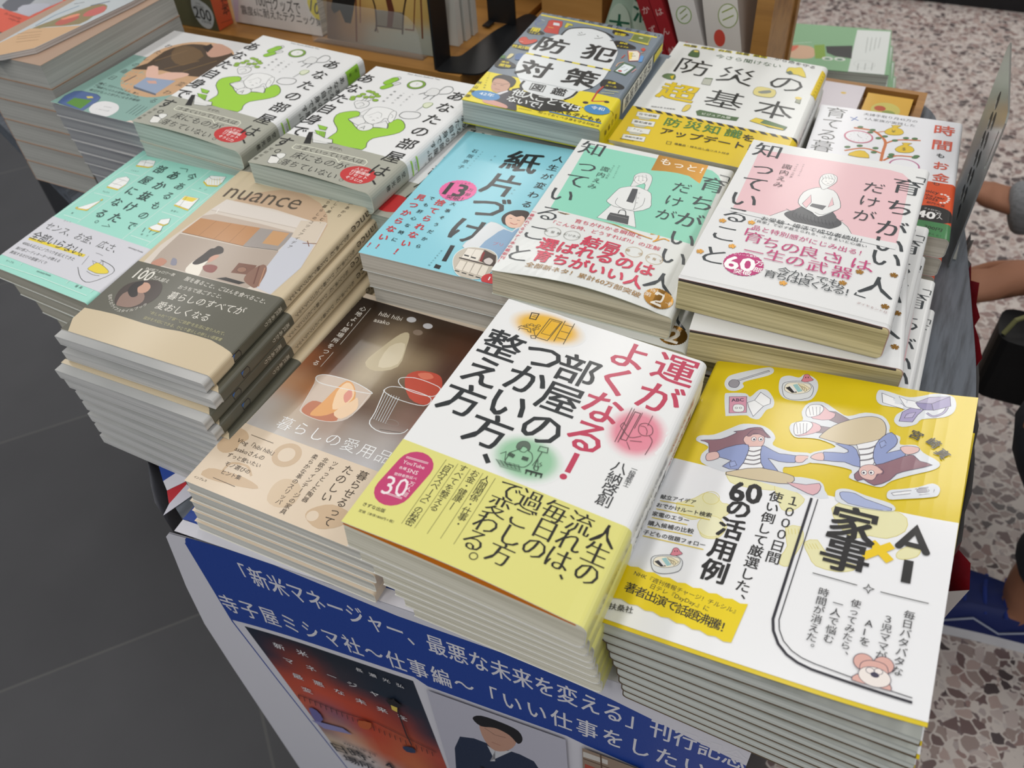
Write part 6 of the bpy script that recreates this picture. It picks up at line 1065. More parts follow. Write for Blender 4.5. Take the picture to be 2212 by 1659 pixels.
# sign of three round leaves, and the cook books beside it
sg = empty('shop_sign', Matrix.Translation((-.33, .89, LEDGE * .001)), 'pale green shop sign of round discs with dark green characters', 'sign')
for (px, py, rx, ry), ch in (((1336, 62, 25, 52), '大'), ((1390, 32, 26, 56), '満'), ((1430, -8, 24, 52), '点')):
    A = Art((0, 888, 0), (1, 0, 0), (0, 0, 1), 0, .6)
    A.view(0, 0, 1).fill([(px + rx * math.cos(q), py + ry * math.sin(q) * (1 if ch != '点' else 1)) for q in [k * PI / 14 for k in range(28)]], '#b7c8b8')
    cx, cz = A.uv((px, py)); V = A.items[0][0]
    m = MB(); m.prism([(u, 890, v) for u, v in V], (0, 1.5, 0)); A.items = []; A.vt(ch, (px, py - 4), (px, py - 4), 27, '#1d5a42', .014)
    V, F, ms, MI, INK = A.mesh(lambda u, v, o: (u, 890 - o, v), .05); k = len(m.v)
    under(mkobj('disc', m.v + V, m.f + [tuple(i + k for i in q) for q in F], [mat('#b4c6b6', .6)] + ms, m.m + [i + 1 for i in MI], sg), sg)
m = MB(); m.prism([(-362, 892, 749), (-306, 892, 749), (-262, 892, 830), (-330, 892, 850)], (0, 2, 0)); under(m.build('backing_card', mat('#9db3a2', .6), sg), sg)
def cook(label, x, y, w, t, h, tilt, c1, c2, art):
    R = Matrix.Translation((x * .001, y * .001, (LEDGE - 5.4) * .001)) @ Matrix.Rotation(tilt, 4, 'Y')
    r = empty('cook_book', R, label, 'book', 'cook books on the rack')
    m = MB(); m.box(.6, 2, 1, t - .6, w, h - 1); m.build('page_block', mat_pages('#d9d6cf'), r)
    m = MB(); m.box(0, 0, 0, t, .6, h); m.box(0, .6, 0, .5, w, h, 1); m.box(t - .5, .6, 0, t, w, h, 1)
    o3 = R.to_3x3(); A = Art(R.translation * 1000, o3.col[0], o3.col[2], .1, .5); art(A.mm(), t, h)
    V, F, ms, MI, INK = A.mesh(lambda u, v, o: (u, -o, v), .0, None, (), (), (.1, .1, t - .1, h - .1)); k = len(m.v)
    mkobj('cover', m.v + V, m.f + [tuple(i + k for i in q) for q in F], [mat(c1, .5, .4, .1), mat(c2, .5, .4, .1)] + ms, m.m + [i + 2 for i in MI], r, ink=[(1, 1, 1, 1)] * k + INK)
cook('dark red spined cook book beside the green sign', -277, 868, 90, 13, 180, -.42, '#8e1a22', '#9a2028', lambda A, t, h: A.vt('野菜のおかず帳', (t / 2, 150), (t / 2, 20), 9, '#d8b8b4'))
cook('second dark red cook book leaning on its twin', -262, 868, 90, 13, 180, -.42, '#961d26', '#9a2028', lambda A, t, h: A.vt('毎日のごはん帖', (t / 2, 150), (t / 2, 20), 9, '#d8b8b4'))
def c_white(A, t, h):
    A.fill([(0, 60), (t, 80), (t, 180), (0, 180)], '#d8d4d2').ell((10, 120), 6, 10, '#c8685a').ell((13, 60), 8, 9, '#dcded8', '#7a9a4a', 1).line([(9, 62), (17, 66)], 1.2, '#7a8a3a').line([(9, 56), (17, 60)], 1.2, '#7a8a3a').ell((8, 24), 5, 8, '#d8685a')
cook('white cook book spine with pink pictures and pale oval label', -247, 868, 90, 27, 185, -.34, '#d6d2d0', '#d0ccca', c_white)
def c_photo(A, t, h):
    A.fill([(0, 90), (18, 90), (20, 190), (0, 190)], '#b07a2c').fill([(4, 110), (14, 100), (18, 150), (8, 170)], '#d2a626').ell((8, 160), 6, 12, '#55702a').ell((20, 120), 8, 18, '#8a3a22').ell((24, 150), 7, 16, '#a2522e').ell((25, 62), 10, 12, '#e2e2da', '#8a9a5a', 1).line([(19, 66), (31, 70)], 1.3, '#8a9a3a').line([(19, 58), (31, 62)], 1.3, '#8a9a3a').ell((14, 40), 6, 9, '#c8483a').fill([(2, 6), (34, 6), (34, 20), (2, 26)], '#c7c3b8').line([(6, 12), (30, 16)], 1.2, '#b04a34')
cook('cook book with yellow and brown dish photo and pale oval label', -219, 868, 90, 36, 190, -.22, '#d5d0cb', '#cdc8c4', c_photo)
# ---------------------------------------------------------------- small tray, perforated bookend and the far shelf
tr = empty('wooden_tray', Matrix.Translation((-.1, .9, .7)), 'shallow honey wood tray behind the time-and-money book', 'tray')
m = MB(); m.box(-160, 846, TABLE, -2, 974, TABLE + 4); under(m.build('tray_floor', OAK, tr), tr)
m = MB(); m.box(-160, 966, TABLE + 4, -2, 974, TABLE + 16); m.box(-10, 846, TABLE + 4, -2, 966, TABLE + 16); under(m.build('rim', OAK, tr), tr)
def flat_book(name, label, cat, x0, y0, x1, y1, z0, t, col, art=None, pages='#d6d3cb', group=None, rot=0):
    r = empty(name, Matrix.Translation(((x0 + x1) / 2000, (y0 + y1) / 2000, z0 * .001)) @ Matrix.Rotation(rot, 4, 'Z'), label, cat, group); a, b = (x1 - x0) / 2, (y1 - y0) / 2
    m = MB(); m.box(-a + .6, -b + .6, .4, a - .6, b - .6, t - .4); m.build('page_block', mat_pages(pages), r)
    m = MB(); m.box(-a, -b, 0, a, b, .5); m.box(-a, -b, t - .5, a, b, t); m.box(-a, -b, .5, -a + .6, b, t - .5)
    R = r.matrix_world.to_3x3(); A = Art(r.matrix_world @ Vector((-a * .001, -b * .001, t * .001)) * 1000, R.col[0], R.col[1], .1, .5)
    if art: art(A)
    V, F, ms, MI, INK = A.mesh(lambda u, v, o: (u - a, v - b, t + o), 0, None, (), (), (.1, .1, 2 * a - .1, 2 * b - .1)); k = len(m.v)
    mkobj('cover', m.v + V, m.f + [tuple(i + k for i in q) for q in F], [mat(col, .5, .4, .1)] + ms, m.m + [i + 1 for i in MI], r, ink=[(1, 1, 1, 1)] * k + INK); return r
flat_book('recipe_card_book', 'small yellow recipe book lying in the wooden tray', 'book', -62, 880, -14, 960, TABLE + 4.1, 9, '#d6a83a', lambda A: A.mm().ell((24, 46), 15, 17, '#c8bf62').ell((18, 48), 6, 6, '#b8502e').ell((28, 40), 7, 6, '#8a9a4a'))
flat_book('pale_book', 'pale lilac book lying flat in the tray behind the money tree book', 'book', -156, 850, -66, 962, TABLE + 4.1, 14, '#d2cdd6', lambda A: A.mm().ell((70, 90), 3, 2.4, '#d8b84a').ell((40, 60), 3, 2.4, '#d87a8a').ell((84, 50), 4, 4, '#b8b4c0'))
pb = empty('perforated_bookend', Matrix.Translation((.055, .76, .7)), 'shiny perforated steel bookend beside the time-and-money book', 'bookend')
st = mat('#ccd0cd', .24, .5, 0, 1, 'polished_steel'); d = Vector((-9, 138, 0)); n = Vector((1, .065, 0)).normalized(); c0 = Vector((58, 688, TABLE + .2)); Ht = 145
loops = [[(0, 0), (138, 0), (138, Ht - 6), (132, Ht), (6, Ht), (0, Ht - 6)]]
for k in range(6):
    for j in range(2):
        cx, cz, a = 58 + j * 19, 20 + k * 18 + j * 9, 7.6
        loops.append([(cx + a * math.cos(-q * PI / 8), cz + a * math.sin(-q * PI / 8)) for q in range(16)])
loops.append([(10, 92), (10, 126), (14, 126), (14, 92)])
flatl = [p for l in loops for p in l]; tri = tessellate_polygon([[Vector((a, b, 0)) for a, b in l] for l in loops])
tod = lambda p, o: tuple(c0 + d.normalized() * p[0] + Vector((0, 0, p[1])) + n * o)
V = [tod(p, 0) for p in flatl] + [tod(p, 1.4) for p in flatl]; N0 = len(flatl); F = [tuple(t) for t in tri] + [tuple(i + N0 for i in t[::-1]) for t in tri]; k = 0
for l in loops:
    for i in range(len(l)): a, b = k + i, k + (i + 1) % len(l); F.append((a, b, b + N0, a + N0))
    k += len(l)
under(mkobj('plate', V, F, st, None, pb), pb)
m = MB()
for l in loops[1:-1]: m.prism([tod(p, .3) for p in l], tuple(n * .8))  # dark discs added inside the holes to make them look dark
under(m.build('dark_hole_discs', mat('#1e201f', .5), pb), pb)
m = MB(); m.box(58, 700, TABLE + .1, 63, 812, TABLE + 1.3); under(m.build('foot', st, pb), pb)
sh = empty('low_shelf', Matrix.Translation((-.2, 1.2, 0)), 'low honey wood shelf behind the table carrying the green books', 'shelf')
m = MB(); m.box(-330, 1130, 0, -70, 1420, 520); under(m.build('shelf_box', OAK, sh), sh)
def green_art(A):
    A.view(1652, 0, 3.95)
    A.fill([(790, 255), (1075, 270), (1010, 720), (690, 700)], '#d3d8d6')
    A.fill([(130, 450), (170, 405), (280, 385), (400, 400), (430, 450), (400, 495), (260, 500), (170, 470)], '#c9a487', smooth=3).fill([(130, 450), (170, 405), (290, 385), (250, 430), (160, 460)], '#c9634a', smooth=2).fill([(420, 385), (510, 380), (520, 500), (430, 500)], '#7a9a34').fill([(520, 395), (750, 390), (740, 500), (600, 480), (530, 450)], '#2b2b2b').ell((535, 500), 7, 5, '#cfd4cf', '#e0e0da', 1).ell((640, 505), 7, 5, '#cfd4cf', '#e0e0da', 1).ell((535, 502), 4, 3, '#4f8060').ell((640, 508), 4, 3, '#4f8060')
    for i in range(4): A.line([(880 + i * 36, 320), (860 + i * 36, 450 - i * 12)], .8, '#9aa09e')
    A.line([(175, 375), (400, 360)], .8, '#d8e4da').ell((850, 550), 14, 12, None, '#b4bab8', .5)
    A.line([(800, 540), (790, 600)], .8, '#8a908e').line([(860, 540), (850, 600)], .8, '#8a908e').line([(920, 540), (910, 600)], .8, '#8a908e')
g0 = flat_book('green_book', 'green book with white band, topmost of the pile beyond the table', 'book', -228, 1185, -66, 1330, 605, 20, '#7fa982', green_art, '#cfd6cc', 'green books beyond the table', .14)
for k in range(1, 4):
    r = g0.copy(); COL.objects.link(r); r.location = g0.location + Vector((.008 * k, -.004 * k, -.0207 * k)); r['label'] = 'green book with white band, %s from the top beyond the table' % ORD[k]
    for c in [c for c in COL.objects if c.parent == g0]: q = c.copy(); COL.objects.link(q); q.parent = r
tag(flat_book('pocket_diary', 'thin dark book at the foot of the green pile', 'book', -216, 1196, -76, 1330, 520, 22, '#2f4238', None, '#b8bab6'), group='green books beyond the table')
# ---------------------------------------------------------------- far left: magazine on the tall pile, orange books behind
ZM = 849.2
mg = empty('food_magazine', Matrix.Translation((-.8, .55, ZM * .001)), 'food magazine with kraft band lying on the tall pocket-book pile', 'magazine')
out = [(74, 103), (285, 2), (400, -60), (330, -95), (161, 0), (0, 89), (-60, 122), (0, 118)]
pts = [atz(x, y, ZM + 6) for x, y in out]
m = MB(); m.prism([(p.x, p.y, ZM + .3) for p in pts], (0, 0, 5.2)); under(m.build('page_block', mat_pages('#cdc9c6', '#9a8f8c'), mg), mg)
A = Art((0, 0, ZM + 6), (1, 0, 0), (0, 1, 0), .1, .45); A.view(0, 0, 1)
A.fill(out, '#b9c0c4').fill([(73, 103), (176, 54), (63, 61), (0, 91), (-58, 121), (0, 118)], '#c9a47c')
A.view(0, 0, 5.267).fill([(360, 320), (560, 240), (900, 110), (1120, 40), (1220, 60), (1180, 130), (1060, 180), (900, 270), (560, 300)], '#8a7a52', smooth=2).fill([(620, 270), (700, 210), (850, 170), (900, 190), (820, 240), (700, 280)], '#b5584a', smooth=2).fill([(940, 180), (1000, 120), (1180, 60), (1200, 110), (1080, 170)], '#c0605a', smooth=2).fill([(700, 200), (880, 150), (900, 170), (720, 220)], '#dc8a6a', smooth=2).line([(400, 290), (620, 170), (900, 60)], 1.4, '#6a86a0').line([(440, 320), (680, 215), (960, 100)], 1.2, '#7a8a66').line([(840, 40), (960, 20)], 1, '#3a4046').line([(1030, 60), (1250, 10)], 2, '#55607a')
for y in (360, 395, 420, 455): A.line([(270 - y * .2, y + 20), (620 - y * .4, y - 10)], .7, '#8a6a48')
V, F, ms, MI, INK = A.mesh(lambda u, v, o: (u, v, ZM + 5.5 + o), 0); under(mkobj('cover', V, F, ms, MI, mg, ink=INK), mg)
def orange_art(A): A.view(0, 0, 5.267).fill([(-200, 60), (0, 90), (330, 190), (480, 110), (720, 10), (640, -200), (-200, -200)], '#a9acb2').fill([(20, 60), (180, -40), (420, -20), (240, 100), (120, 130)], '#5d5f68', smooth=2).fill([(200, 130), (260, 60), (520, 40), (560, 70), (330, 180)], '#b4b6c2', smooth=2).ln('for everyday', (60, 150), (250, 215), 1, '#7a3020').ln('orange life', (105, 205), (230, 250), 1, '#7a3020')
o0 = flat_book('orange_book', 'orange book with grey cloth photo, topmost of its pile at the far left', 'book', -1097, 594, -969, 782, 782, 22, '#d4543a', orange_art, '#aaa8a6', 'orange books at the far left')
for k in range(1, 4):
    r = o0.copy(); COL.objects.link(r); r.location = o0.location + Vector((.001 * k, 0, -.0225 * k)); r['label'] = 'orange book %s from the top of the far left pile' % ORD[k]
    for c in [c for c in COL.objects if c.parent == o0]: q = c.copy(); COL.objects.link(q); q.parent = r
# ---------------------------------------------------------------- posters taped round the table
BLU = '#1c3f92'; PAP = '#cfcfd8'
TA = math.radians(5); PX = Vector((math.cos(TA), math.sin(TA), 0)); PN = Vector((math.sin(TA), -math.cos(TA), 0)); PO = Vector((-393, 182.6, 700)) + PX * 393
def onposter(u, v, o): p = PO + PX * u + PN * o; return (p.x, p.y, 700 + v)
po = Art(PO, PX, (0, 0, 1), .05, .5); po.view(0, 0, 1)
O1 = [(352, 1113), (366, 1150), (385, 1195), (410, 1255), (450, 1335), (500, 1425), (560, 1520), (600, 1590), (640, 1659), (720, 1790), (800, 1900), (900, 2040)]
outl = [po.uv(p) for p in O1]; ymin = outl[-1][1]; outl = [(min(max(u, -420), 400), v) for u, v in outl]
def curl(u, v): return 5.0 * max(0, 1 - (u + 420) / 110) ** 2 + .4
outl[0] = (outl[0][0], -1.0); right = 18
po.mm(); body = [p for p in outl] + [(right, ymin), (right, -1.0)]
po.fill(body, PAP)
po.view(330, 960, 3.0722); z3 = lambda x, y: (330 + x / 3.0722, 960 + y / 3.0722); po.view(0, 0, 1)
po.fill([(406, 1166), (405, 1158), (410, 1152), (420, 1152), (600, 1222), (860, 1329), (1118, 1420), (1320, 1508), (1620, 1656), (1900, 1790), (1900, 1900), (1494, 1706), (1262, 1606), (1225, 1588), (925, 1481), (895, 1461), (505, 1332)], BLU)
po.line([(406, 1166), (507, 1336), (606, 1468), (746, 1650), (860, 1800)], 1.6, BLU)
po.vt('「新米マネージャー、最悪な未来を変える」刊行記念', (521, 1234), (1588, 1638), 29, '#d2d2da', .012, .52, rot=.0001).vt('寺子屋ミシマ社〜仕事編〜「いい仕事をしたい', (500, 1300), (1500, 1656), 30, '#d2d2da', .012, .54, rot=.0001)
Q = [(532, 1347), (893, 1469), (954, 1626), (721, 1592)]
po.picture([(532, 1347), (893, 1469), (1010, 1770), (745, 1640)], ['#1a2638 #16202f #18222f #1a2433 #1c2636', '#2a2c3c #8c3a2c #35303a #1c2838 #20293a', '#b04a36 #c04e38 #b8462f #963c30 #2a2c3c', '#c05a40 #8a5a6a #b8442e #b85a3c #a8483a', '#7a5a6a #c89a80 #c0583a #c06a44 #8a3c34', '#c9b49a #cfc4c0 #b89a90 #8a4a3a #7a3a30', '#c8c4cc #c9c8d0 #ccc6c8 #cfc2a8 #cbb89a'], 3)
po.view(480, 1200, 3.568)
for t, x, y in (('新', 445, 690), ('米', 620, 745), ('マ', 520, 800), ('ネ', 690, 860), ('最', 590, 920), ('ー', 850, 920), ('ジ', 1010, 985), ('悪', 750, 975), ('な', 910, 1040), ('ャ', 1180, 1050), ('未', 1075, 1110), ('来', 1240, 1175), ('を', 1400, 1235), ('変', 665, 1020)): po.vt(t, (x, y), (x, y), 11, '#d8d8dc', .008)
po.vt('長瀬光弘', (1065, 865), (1380, 985), 7, '#d4d4d8', .004, rot=.0001).line([(600, 1050), (900, 1180), (1190, 1270), (1660, 1500)], 1.2, '#241c20')
for i in range(26): po.line([(600 + i * 41, 1050 + i * 17.6), (610 + i * 41, 1085 + i * 17.6)], .7, '#241c20')
po.line([(1330, 1080), (1430, 1360), (1470, 1440)], 1.4, '#1c1a20').fill([(1270, 1090), (1330, 1085), (1400, 1140), (1330, 1160)], '#1c1a20').fill([(1310, 1130), (1360, 1150), (1360, 1185), (1320, 1165)], '#d8c05a').fill([(680, 1150), (740, 1170), (790, 1240), (740, 1260)], '#6a66a0', smooth=2).fill([(700, 1240), (940, 1310), (1010, 1360), (800, 1310)], '#8a88b8').fill([(1060, 1250), (1160, 1270), (1140, 1320), (1070, 1300)], '#b85a30', smooth=2).fill([(1400, 1450), (1480, 1460), (1500, 1500), (1430, 1490)], '#2a3a5a', smooth=2)
po.ln('2025年刊', (940, 1420), (1190, 1520), .8, '#3a3a40').ln('日時：4', (870, 1450), (1330, 1610), 1.1, '#22222a', .012).ln('場所：', (950, 1535), (1230, 1640), 1.1, '#22222a', .012)
po.view(860, 1200, 2.6333).fill([(170, 745), (960, 1026), (990, 1420), (320, 1260)], '#b4b4c2')
po.fill([(330, 1075), (360, 1010), (440, 1020), (520, 1050), (700, 1110), (780, 1150), (820, 1210), (900, 1420), (340, 1240)], '#1c2a44', smooth=0).fill([(515, 1060), (560, 1150), (530, 1150), (660, 1090), (560, 1090)], '#c4c6cc').fill([(470, 940), (520, 935), (640, 1000), (680, 1040), (640, 1085), (560, 1090), (500, 1030)], '#b98f7c', smooth=3).fill([(432, 905), (480, 890), (600, 930), (690, 975), (716, 1025), (690, 1050), (640, 1000), (560, 960), (480, 950)], '#15151a', smooth=3).line([(500, 960), (560, 1000), (620, 1015)], .5, '#3a2a28').line([(540, 1040), (590, 1060)], .6, '#8a4a44')
po.ln('倉貫', (470, 1180), (560, 1215), 1, '#22222a', .01).ln('日時', (700, 1205), (760, 1230), 1, '#22222a', .01)
po.fill([(1055, 1070), (1400, 1200), (1430, 1330), (1060, 1250)], '#8f7c6c').fill([(1060, 1090), (1200, 1140), (1200, 1165), (1060, 1120)], '#c6c2bc').fill([(1070, 1160), (1170, 1200), (1170, 1230), (1070, 1200)], '#a8483a').line([(1060, 1130), (1320, 1225)], 1.6, '#5a4434').line([(1160, 1110), (1170, 1260)], 1.2, '#5a4434')
V, F, ms, MI, INK = po.mesh(lambda u, v, o: onposter(u, v, 4 * o + curl(u, v)), 0, None, [-420 + 10 * k for k in range(1, 12)], (), (-420, ymin, right, 0))
ep = empty('event_poster', Matrix.Translation((-.1, .1826, .5)), 'blue and white event poster hanging on the front edge of the table', 'poster')
under(mkobj('printed_sheet', V, F, ms, MI, ep, ink=INK), ep)
bk = Art(PO, PX, (0, 0, 1), .05, .5); bk.mm().fill([(max(-418, a), b) for a, b in outl] + [(right, ymin), (right, -1.0)], '#b9b9c0')
V, F, ms, MI, INK = bk.mesh(lambda u, v, o: onposter(u, v, curl(u, v) - 1), 0, None, [-420 + 10 * k for k in range(1, 12)]); under(mkobj('backing_sheet', V, F, ms, MI, ep), ep)
m = MB()
for ua, ub, da, db, za, zb, mi in ((-386, 20, 4, 30, .15, .45, 0), (-391, 22, -1, 9, .15, .6, 1)):
    q = [PO + PX * u - PN * d for u, d in ((ua, da), (ub, da), (ub, db), (ua, db))]; m.hexa([(p.x, p.y, TABLE + za) for p in q], [(p.x, p.y, TABLE + zb) for p in q], mi)
under(m.build('top_flap', [mat(BLU, .5), mat(PAP, .5)], ep), ep)
lp = empty('side_poster', Matrix.Translation((-.45, .22, .69)), 'blue white and red poster end on the left edge of the table', 'poster')
A = Art((0, 0, TABLE + .6), (1, 0, 0), (0, 1, 0), .1, .45); A.view(0, 680, 3.687)
A.fill([(1243, 1130), (1482, 1208), (1300, 1330)], BLU).fill([(1300, 1325), (1482, 1208), (1540, 1240), (1475, 1330), (1330, 1400)], PAP).fill([(1330, 1402), (1480, 1330), (1488, 1350), (1346, 1510)], '#b0202c').fill([(1346, 1508), (1488, 1350), (1560, 1420), (1300, 1600)], '#c4c4d0')
A.fill([(1455, 1630), (1575, 1492), (1700, 1640), (1690, 1680)], BLU)
V, F, ms, MI, INK = A.mesh(lambda u, v, o: (u, v, TABLE + .6 + o * 2), 0); under(mkobj('printed_sheet', V, F, ms, MI, lp, ink=INK), lp)
L0, L1 = Vector((-393, 184, 0)), Vector((-800, 467, 0)); dd = (L1 - L0).normalized(); nn = Vector((-dd.y, dd.x, 0)); nn = nn if nn.y < 0 else -nn
m = MB(); P = [L0 + dd * s_ + nn * (5 + 2.5 * math.sin(s_ * .05)) for s_ in range(30, 330, 18)]
for p in P: m.v += [(p.x, p.y, TABLE + .6), (p.x, p.y, TABLE - 420)]
for i in range(len(P) - 1): m.f.append((2 * i, 2 * i + 2, 2 * i + 3, 2 * i + 1)); m.m.append(0)
under(m.build('hanging_sheet', [mat(PAP, .5), mat('#a81e2a', .5)], lp), lp)
# torn laminated poster edge along the right side
rp = empty('torn_poster', Matrix.Translation((.11, .45, .69)), 'torn laminated red and white poster along the right table edge', 'poster')
rng = random.Random(9); E_ = [(93, 335), (97, 365), (101, 400), (102, 440), (101, 490), (98, 545), (91, 590), (84, 640), (77, 690), (69, 735), (66, 760)]
m = MB(); top = []
for i, (x, y) in enumerate(E_):
    for k in range(3):
        if i < len(E_) - 1 or k == 0:
            t = k / 3; x2, y2 = E_[min(i + 1, len(E_) - 1)]; tear = 16 if 335 < y < 400 else (7 if y > 580 else 2)
            top.append((x + (x2 - x) * t + 1.5 + rng.uniform(0, tear), y + (y2 - y) * t, TABLE - 4 + rng.uniform(-6, tear)))
for x, y, z in top: m.v += [(x, y, z), (x - 3, y, TABLE - 40), (x - 22, y, TABLE - 330)]
for i in range(len(top) - 1):
    a = 3 * i; yy = top[i][1]; m.f += [(a, a + 3, a + 4, a + 1), (a + 1, a + 4, a + 5, a + 2)]; m.m += [1 if 585 < yy < 700 or 360 < yy < 400 else 0, 0]
under(m.build('laminated_sheet', [mat('#a9a5a2', .25, .5, .4), mat('#b01f2b', .25, .5, .4)], rp), rp)
# ---------------------------------------------------------------- the crouching customer at the right
def skin(name, verts, edges, radii, m, parent=None, sub=2, root=0):
    me = bpy.data.meshes.new(name); me.from_pydata([Vector(v) * .001 for v in verts], edges, []); o = bpy.data.objects.new(name, me); COL.objects.link(o)
    md = o.modifiers.new('skin', 'SKIN'); sv = me.skin_vertices[0].data
    for i, r in enumerate(radii): r = r if isinstance(r, tuple) else (r, r); sv[i].radius = (r[0] * .001, r[1] * .001); sv[i].use_root = (i == root)
    s = o.modifiers.new('sub', 'SUBSURF'); s.levels = s.render_levels = sub
    dg = bpy.context.evaluated_depsgraph_get(); dg.update(); nm = bpy.data.meshes.new_from_object(o.evaluated_get(dg))
    bpy.data.objects.remove(o); bpy.data.meshes.remove(me); nm.name = name; nm.materials.clear(); nm.materials.append(m)
    for p in nm.polygons: p.use_smooth = True
    q = bpy.data.objects.new(name, nm); COL.objects.link(q)
    if parent: q.parent = parent; q.location = -parent.matrix_world.translation
    return q
def skin_mat():
    m = mat('#94664e', .55, .3, 0, 0, 'skin'); return m
pe = empty('person', Matrix.Translation((.45, .95, 0)), 'person crouching by the table in dark trousers, reaching left with grey sleeves', 'person')
V, E2, R = [], [], []
def nodep(p, r, a=None):
    V.append(p); R.append(r)
    if a is not None: E2.append((a, len(V) - 1))
    return len(V) - 1
hip = nodep((585, 970, 330), 120); wst = nodep((610, 985, 480), 118, hip); chest = nodep((600, 1010, 640), (130, 150), wst); neck = nodep((570, 1020, 800), 55, chest); hd0 = nodep((550, 1024, 880), 78, neck); hd1 = nodep((540, 1026, 960), 92, hd0); hd2 = nodep((545, 1027, 1030), 62, hd1)
# near leg (its shoe is seen), far leg
k1h = nodep((520, 890, 330), 88, hip); k1m = nodep((370, 838, 400), 74, k1h); k1 = nodep((212, 792, 440), 56, k1m); s1 = nodep((385, 846, 280), 52, k1); a1_ = nodep((318, 838, 122), 36, s1); f1 = nodep((330, 832, 50), 34, a1_); f1b = nodep((270, 832, 34), 34, f1); f1t = nodep((205, 834, 28), 26, f1b)
k2h = nodep((520, 1060, 330), 88, hip); k2m = nodep((430, 1130, 380), 74, k2h); k2 = nodep((300, 1150, 420), 58, k2m); s2 = nodep((480, 1140, 270), 52, k2); a2_ = nodep((600, 1142, 110), 36, s2); f2 = nodep((602, 1142, 48), 34, a2_); f2t = nodep((470, 1144, 30), 30, f2)
# arms
sh1 = nodep((585, 1180, 700), 62, chest); el1 = nodep((480, 1330, 500), 44, sh1); fo1 = nodep((300, 1334, 430), 38, el1); wr1 = nodep((195, 1326, 392), 27, fo1)
sh2 = nodep((585, 860, 700), 62, chest); el2 = nodep((500, 930, 540), 44, sh2); fo2 = nodep((360, 1040, 500), 38, el2); wr2 = nodep((196, 1062, 452), 27, fo2)
def hand(w, d, n, side, curl, idx):
    """palm and five fingers from the wrist w along d, palm facing n"""
    d = Vector(d).normalized(); n = Vector(n).normalized(); s = d.cross(n).normalized() * side; w = Vector(w)
    pm = nodep(tuple(w + d * 38), (34, 15), idx); kn = nodep(tuple(w + d * 74), (38, 13), pm)
    for k, (off, L) in enumerate(((-27, 68), (-9, 78), (9, 73), (27, 56))):
        b = w + d * 82 + s * off; q = nodep(tuple(b), 9.5, kn); p = b; dr = d.copy(); r = 9
        for j in range(3):
            dr = (dr + n * curl * (.5 + .25 * j)).normalized(); p = p + dr * (L * (.44, .31, .25)[j]); q = nodep(tuple(p), r - j * 1.1, q)
    tb = w + d * 26 - s * 30; q = nodep(tuple(tb), 13, pm); dr = (d * .75 - s * .65 + n * .3).normalized(); q = nodep(tuple(tb + dr * 34), 11, q); dr = (d * .95 - s * .2 + n * .3).normalized(); nodep(tuple(tb + dr * 66 - s * 8), 8.5, q)
hand((195, 1326, 392), (-1, .02, .10), (.1, -.35, -1), 1, .30, wr1)
hand((196, 1062, 452), (-.85, -.1, -.42), (-.5, -.1, -.85), 1, .42, wr2)
skin('body', V, E2, R, skin_mat(), pe, 1, 0)
fab = mat_wood('navy_trouser_cloth', '#15181f', '#1e222b', 2, 300, .85)
def limb(name, idx, grow, m, taper=None): 
    vs = [V[i] for i in idx]; rr = [(R[i] if not isinstance(R[i], tuple) else max(R[i])) + grow + (taper[j] if taper else 0) for j, i in enumerate(idx)]
    return skin(name, vs, [(i, i + 1) for i in range(len(idx) - 1)], rr, m, pe, 2, 0)
DKC = mat('#191a1e', .85, .2); GYC = mat('#3a3a3c', .8, .2); SWE = mat_wood('grey_sweat_cloth', '#6f7276', '#84878b', 0, 260, .9)
limb('trouser_leg', [hip, k1h, k1m, k1, s1, a1_], 14, fab, [0, 4, 6, 12, 10, 14])
limb('trouser_leg', [hip, k2h, k2m, k2, s2, a2_], 14, DKC, [0, 4, 6, 10, 10, 12])
limb('sweater', [wst, chest, neck], 16, SWE, [8, 8, -8])
limb('sleeve', [chest, sh1, el1, fo1, wr1], 14, SWE, [-40, 6, 10, 14, 16]); limb('sleeve', [chest, sh2, el2, fo2], 14, SWE, [-40, 6, 8, 2])
skin('cuff', [(212, 1327, 399), (182, 1326, 388), (158, 1325, 380)], [(0, 1), (1, 2)], [46, 46, 43], SWE, pe, 2)
skin('hair', [(575, 1026, 960), (570, 1027, 1010), (545, 1027, 1050)], [(0, 1), (1, 2)], [92, 96, 70], mat('#16120f', .6), pe, 2)
m = MB()
for sx in (-1, 1): m.box(452, 1026 + sx * 32 - 9, 968, 460, 1026 + sx * 32 + 9, 976)
o = m.build('eyes', mat('#1a1412', .4), pe); o.location = -pe.matrix_world.translation
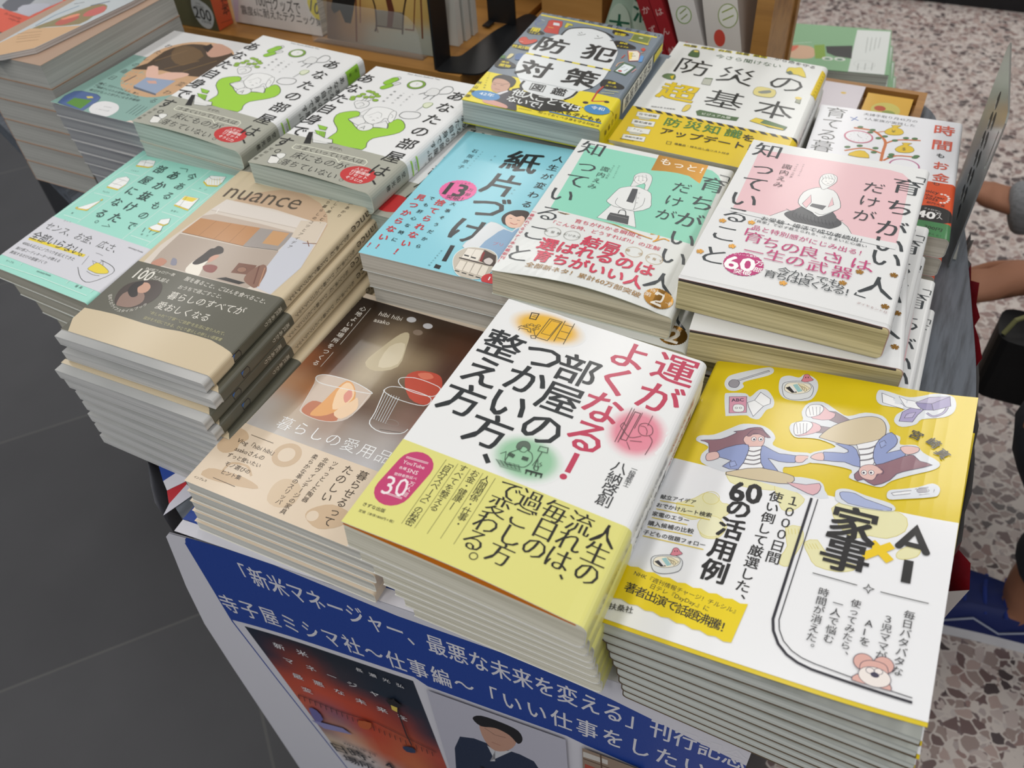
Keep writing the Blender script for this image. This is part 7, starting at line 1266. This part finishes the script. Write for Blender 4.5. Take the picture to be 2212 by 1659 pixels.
# shoes: sole, upper, tongue, stripe, laces
def shoe(dx, dy, visible):
    r = bpy.data.objects.new('shoe', None); COL.objects.link(r); r.parent = pe; r.location = Vector((dx * .001, dy * .001, 0)) - pe.matrix_world.translation; r.rotation_euler = (0, 0, .06)
    prof = [(-152, 0), (-148, 30), (-120, 46), (-60, 47), (0, 38), (60, 36), (112, 38), (128, 24), (132, 0), (128, -24), (112, -36), (60, -38), (0, -42), (-60, -49), (-120, -46), (-148, -28)]
    pr = rounded(prof, 14, 3)
    m = MB(); m.prism([(x, y, .5) for x, y in pr], (0, 0, 22)); m.build('sole', mat('#d6d6da', .5), r)
    rings = []
    for z, k, xs in ((22, .97, 0), (42, .95, 0), (58, .84, 6), (72, .66, 22)): rings.append([(x * (k if x < 0 else .97) + xs, y * k * (1 if z < 60 else .86), z + (14 if x > 30 and z > 50 else 0) - (12 if x < -90 and z > 50 else 0)) for x, y in pr])
    n = len(pr); m = MB(); m.v = [p for q in rings for p in q]; m.f = [(j * n + i, j * n + (i + 1) % n, (j + 1) * n + (i + 1) % n, (j + 1) * n + i) for j in range(3) for i in range(n)] + [tuple(3 * n + i for i in range(n))]; m.m = [0] * len(m.f)
    m.build('upper', mat('#10205a', .6), r, True)
    m = MB(); m.tube([(110, 0, 70), (96, -6, 108), (92, 0, 122)], [38, 42, 40], 14); m.build('collar', mat('#101a3c', .7), r, True)
    m = MB()
    for k in range(4): m.tube([(20 - k * 26, -34, 64 - k * 3), (14 - k * 26, 0, 80 - k * 4), (20 - k * 26, 34, 64 - k * 3)], 3, 6)
    m.build('laces', mat('#1b2f78', .7), r)
    m = MB(); m.tube([(-60, -47, 30), (-20, -44, 58), (20, -41, 34), (60, -39, 60)], 1.6, 6); m.tube([(-110, -44, 34), (-60, -47, 30)], 1.6, 6); m.build('piping', mat('#9aa2b4', .5), r)
    m = MB(); m.box(70, -41, 30, 118, -36, 40); m.build('accent', mat('#4fa02a', .5), r)
shoe(285, 834, 1); shoe(535, 1143, 0)
# the black shoulder bag against the knees, with its olive strap
bg = empty('shoulder_bag', Matrix.Translation((.3, 1.0, .318)), 'black shoulder bag with olive strap held between the knees of the crouching person', 'bag')
bl = mat('#0f1012', .6, .3)
m = MB(); pr = rounded([(166, 958, 0), (345, 960, 0), (345, 1024, 0), (166, 1030, 0)], 24, 4)
m.prism([(x, y, 318) for x, y in pr], (0, 0, 100)); under(m.build('bag_body', bl, bg), bg)
m = MB(); m.tube([(172, 970, 420), (180, 980, 438), (200, 995, 444), (240, 1005, 440), (280, 1005, 419)], 3.2, 8); under(m.build('strap', mat('#6a6a44', .7), bg), bg)
# ---------------------------------------------------------------- tidy
bpy.data.objects.remove(_fo); bpy.data.curves.remove(_fc)
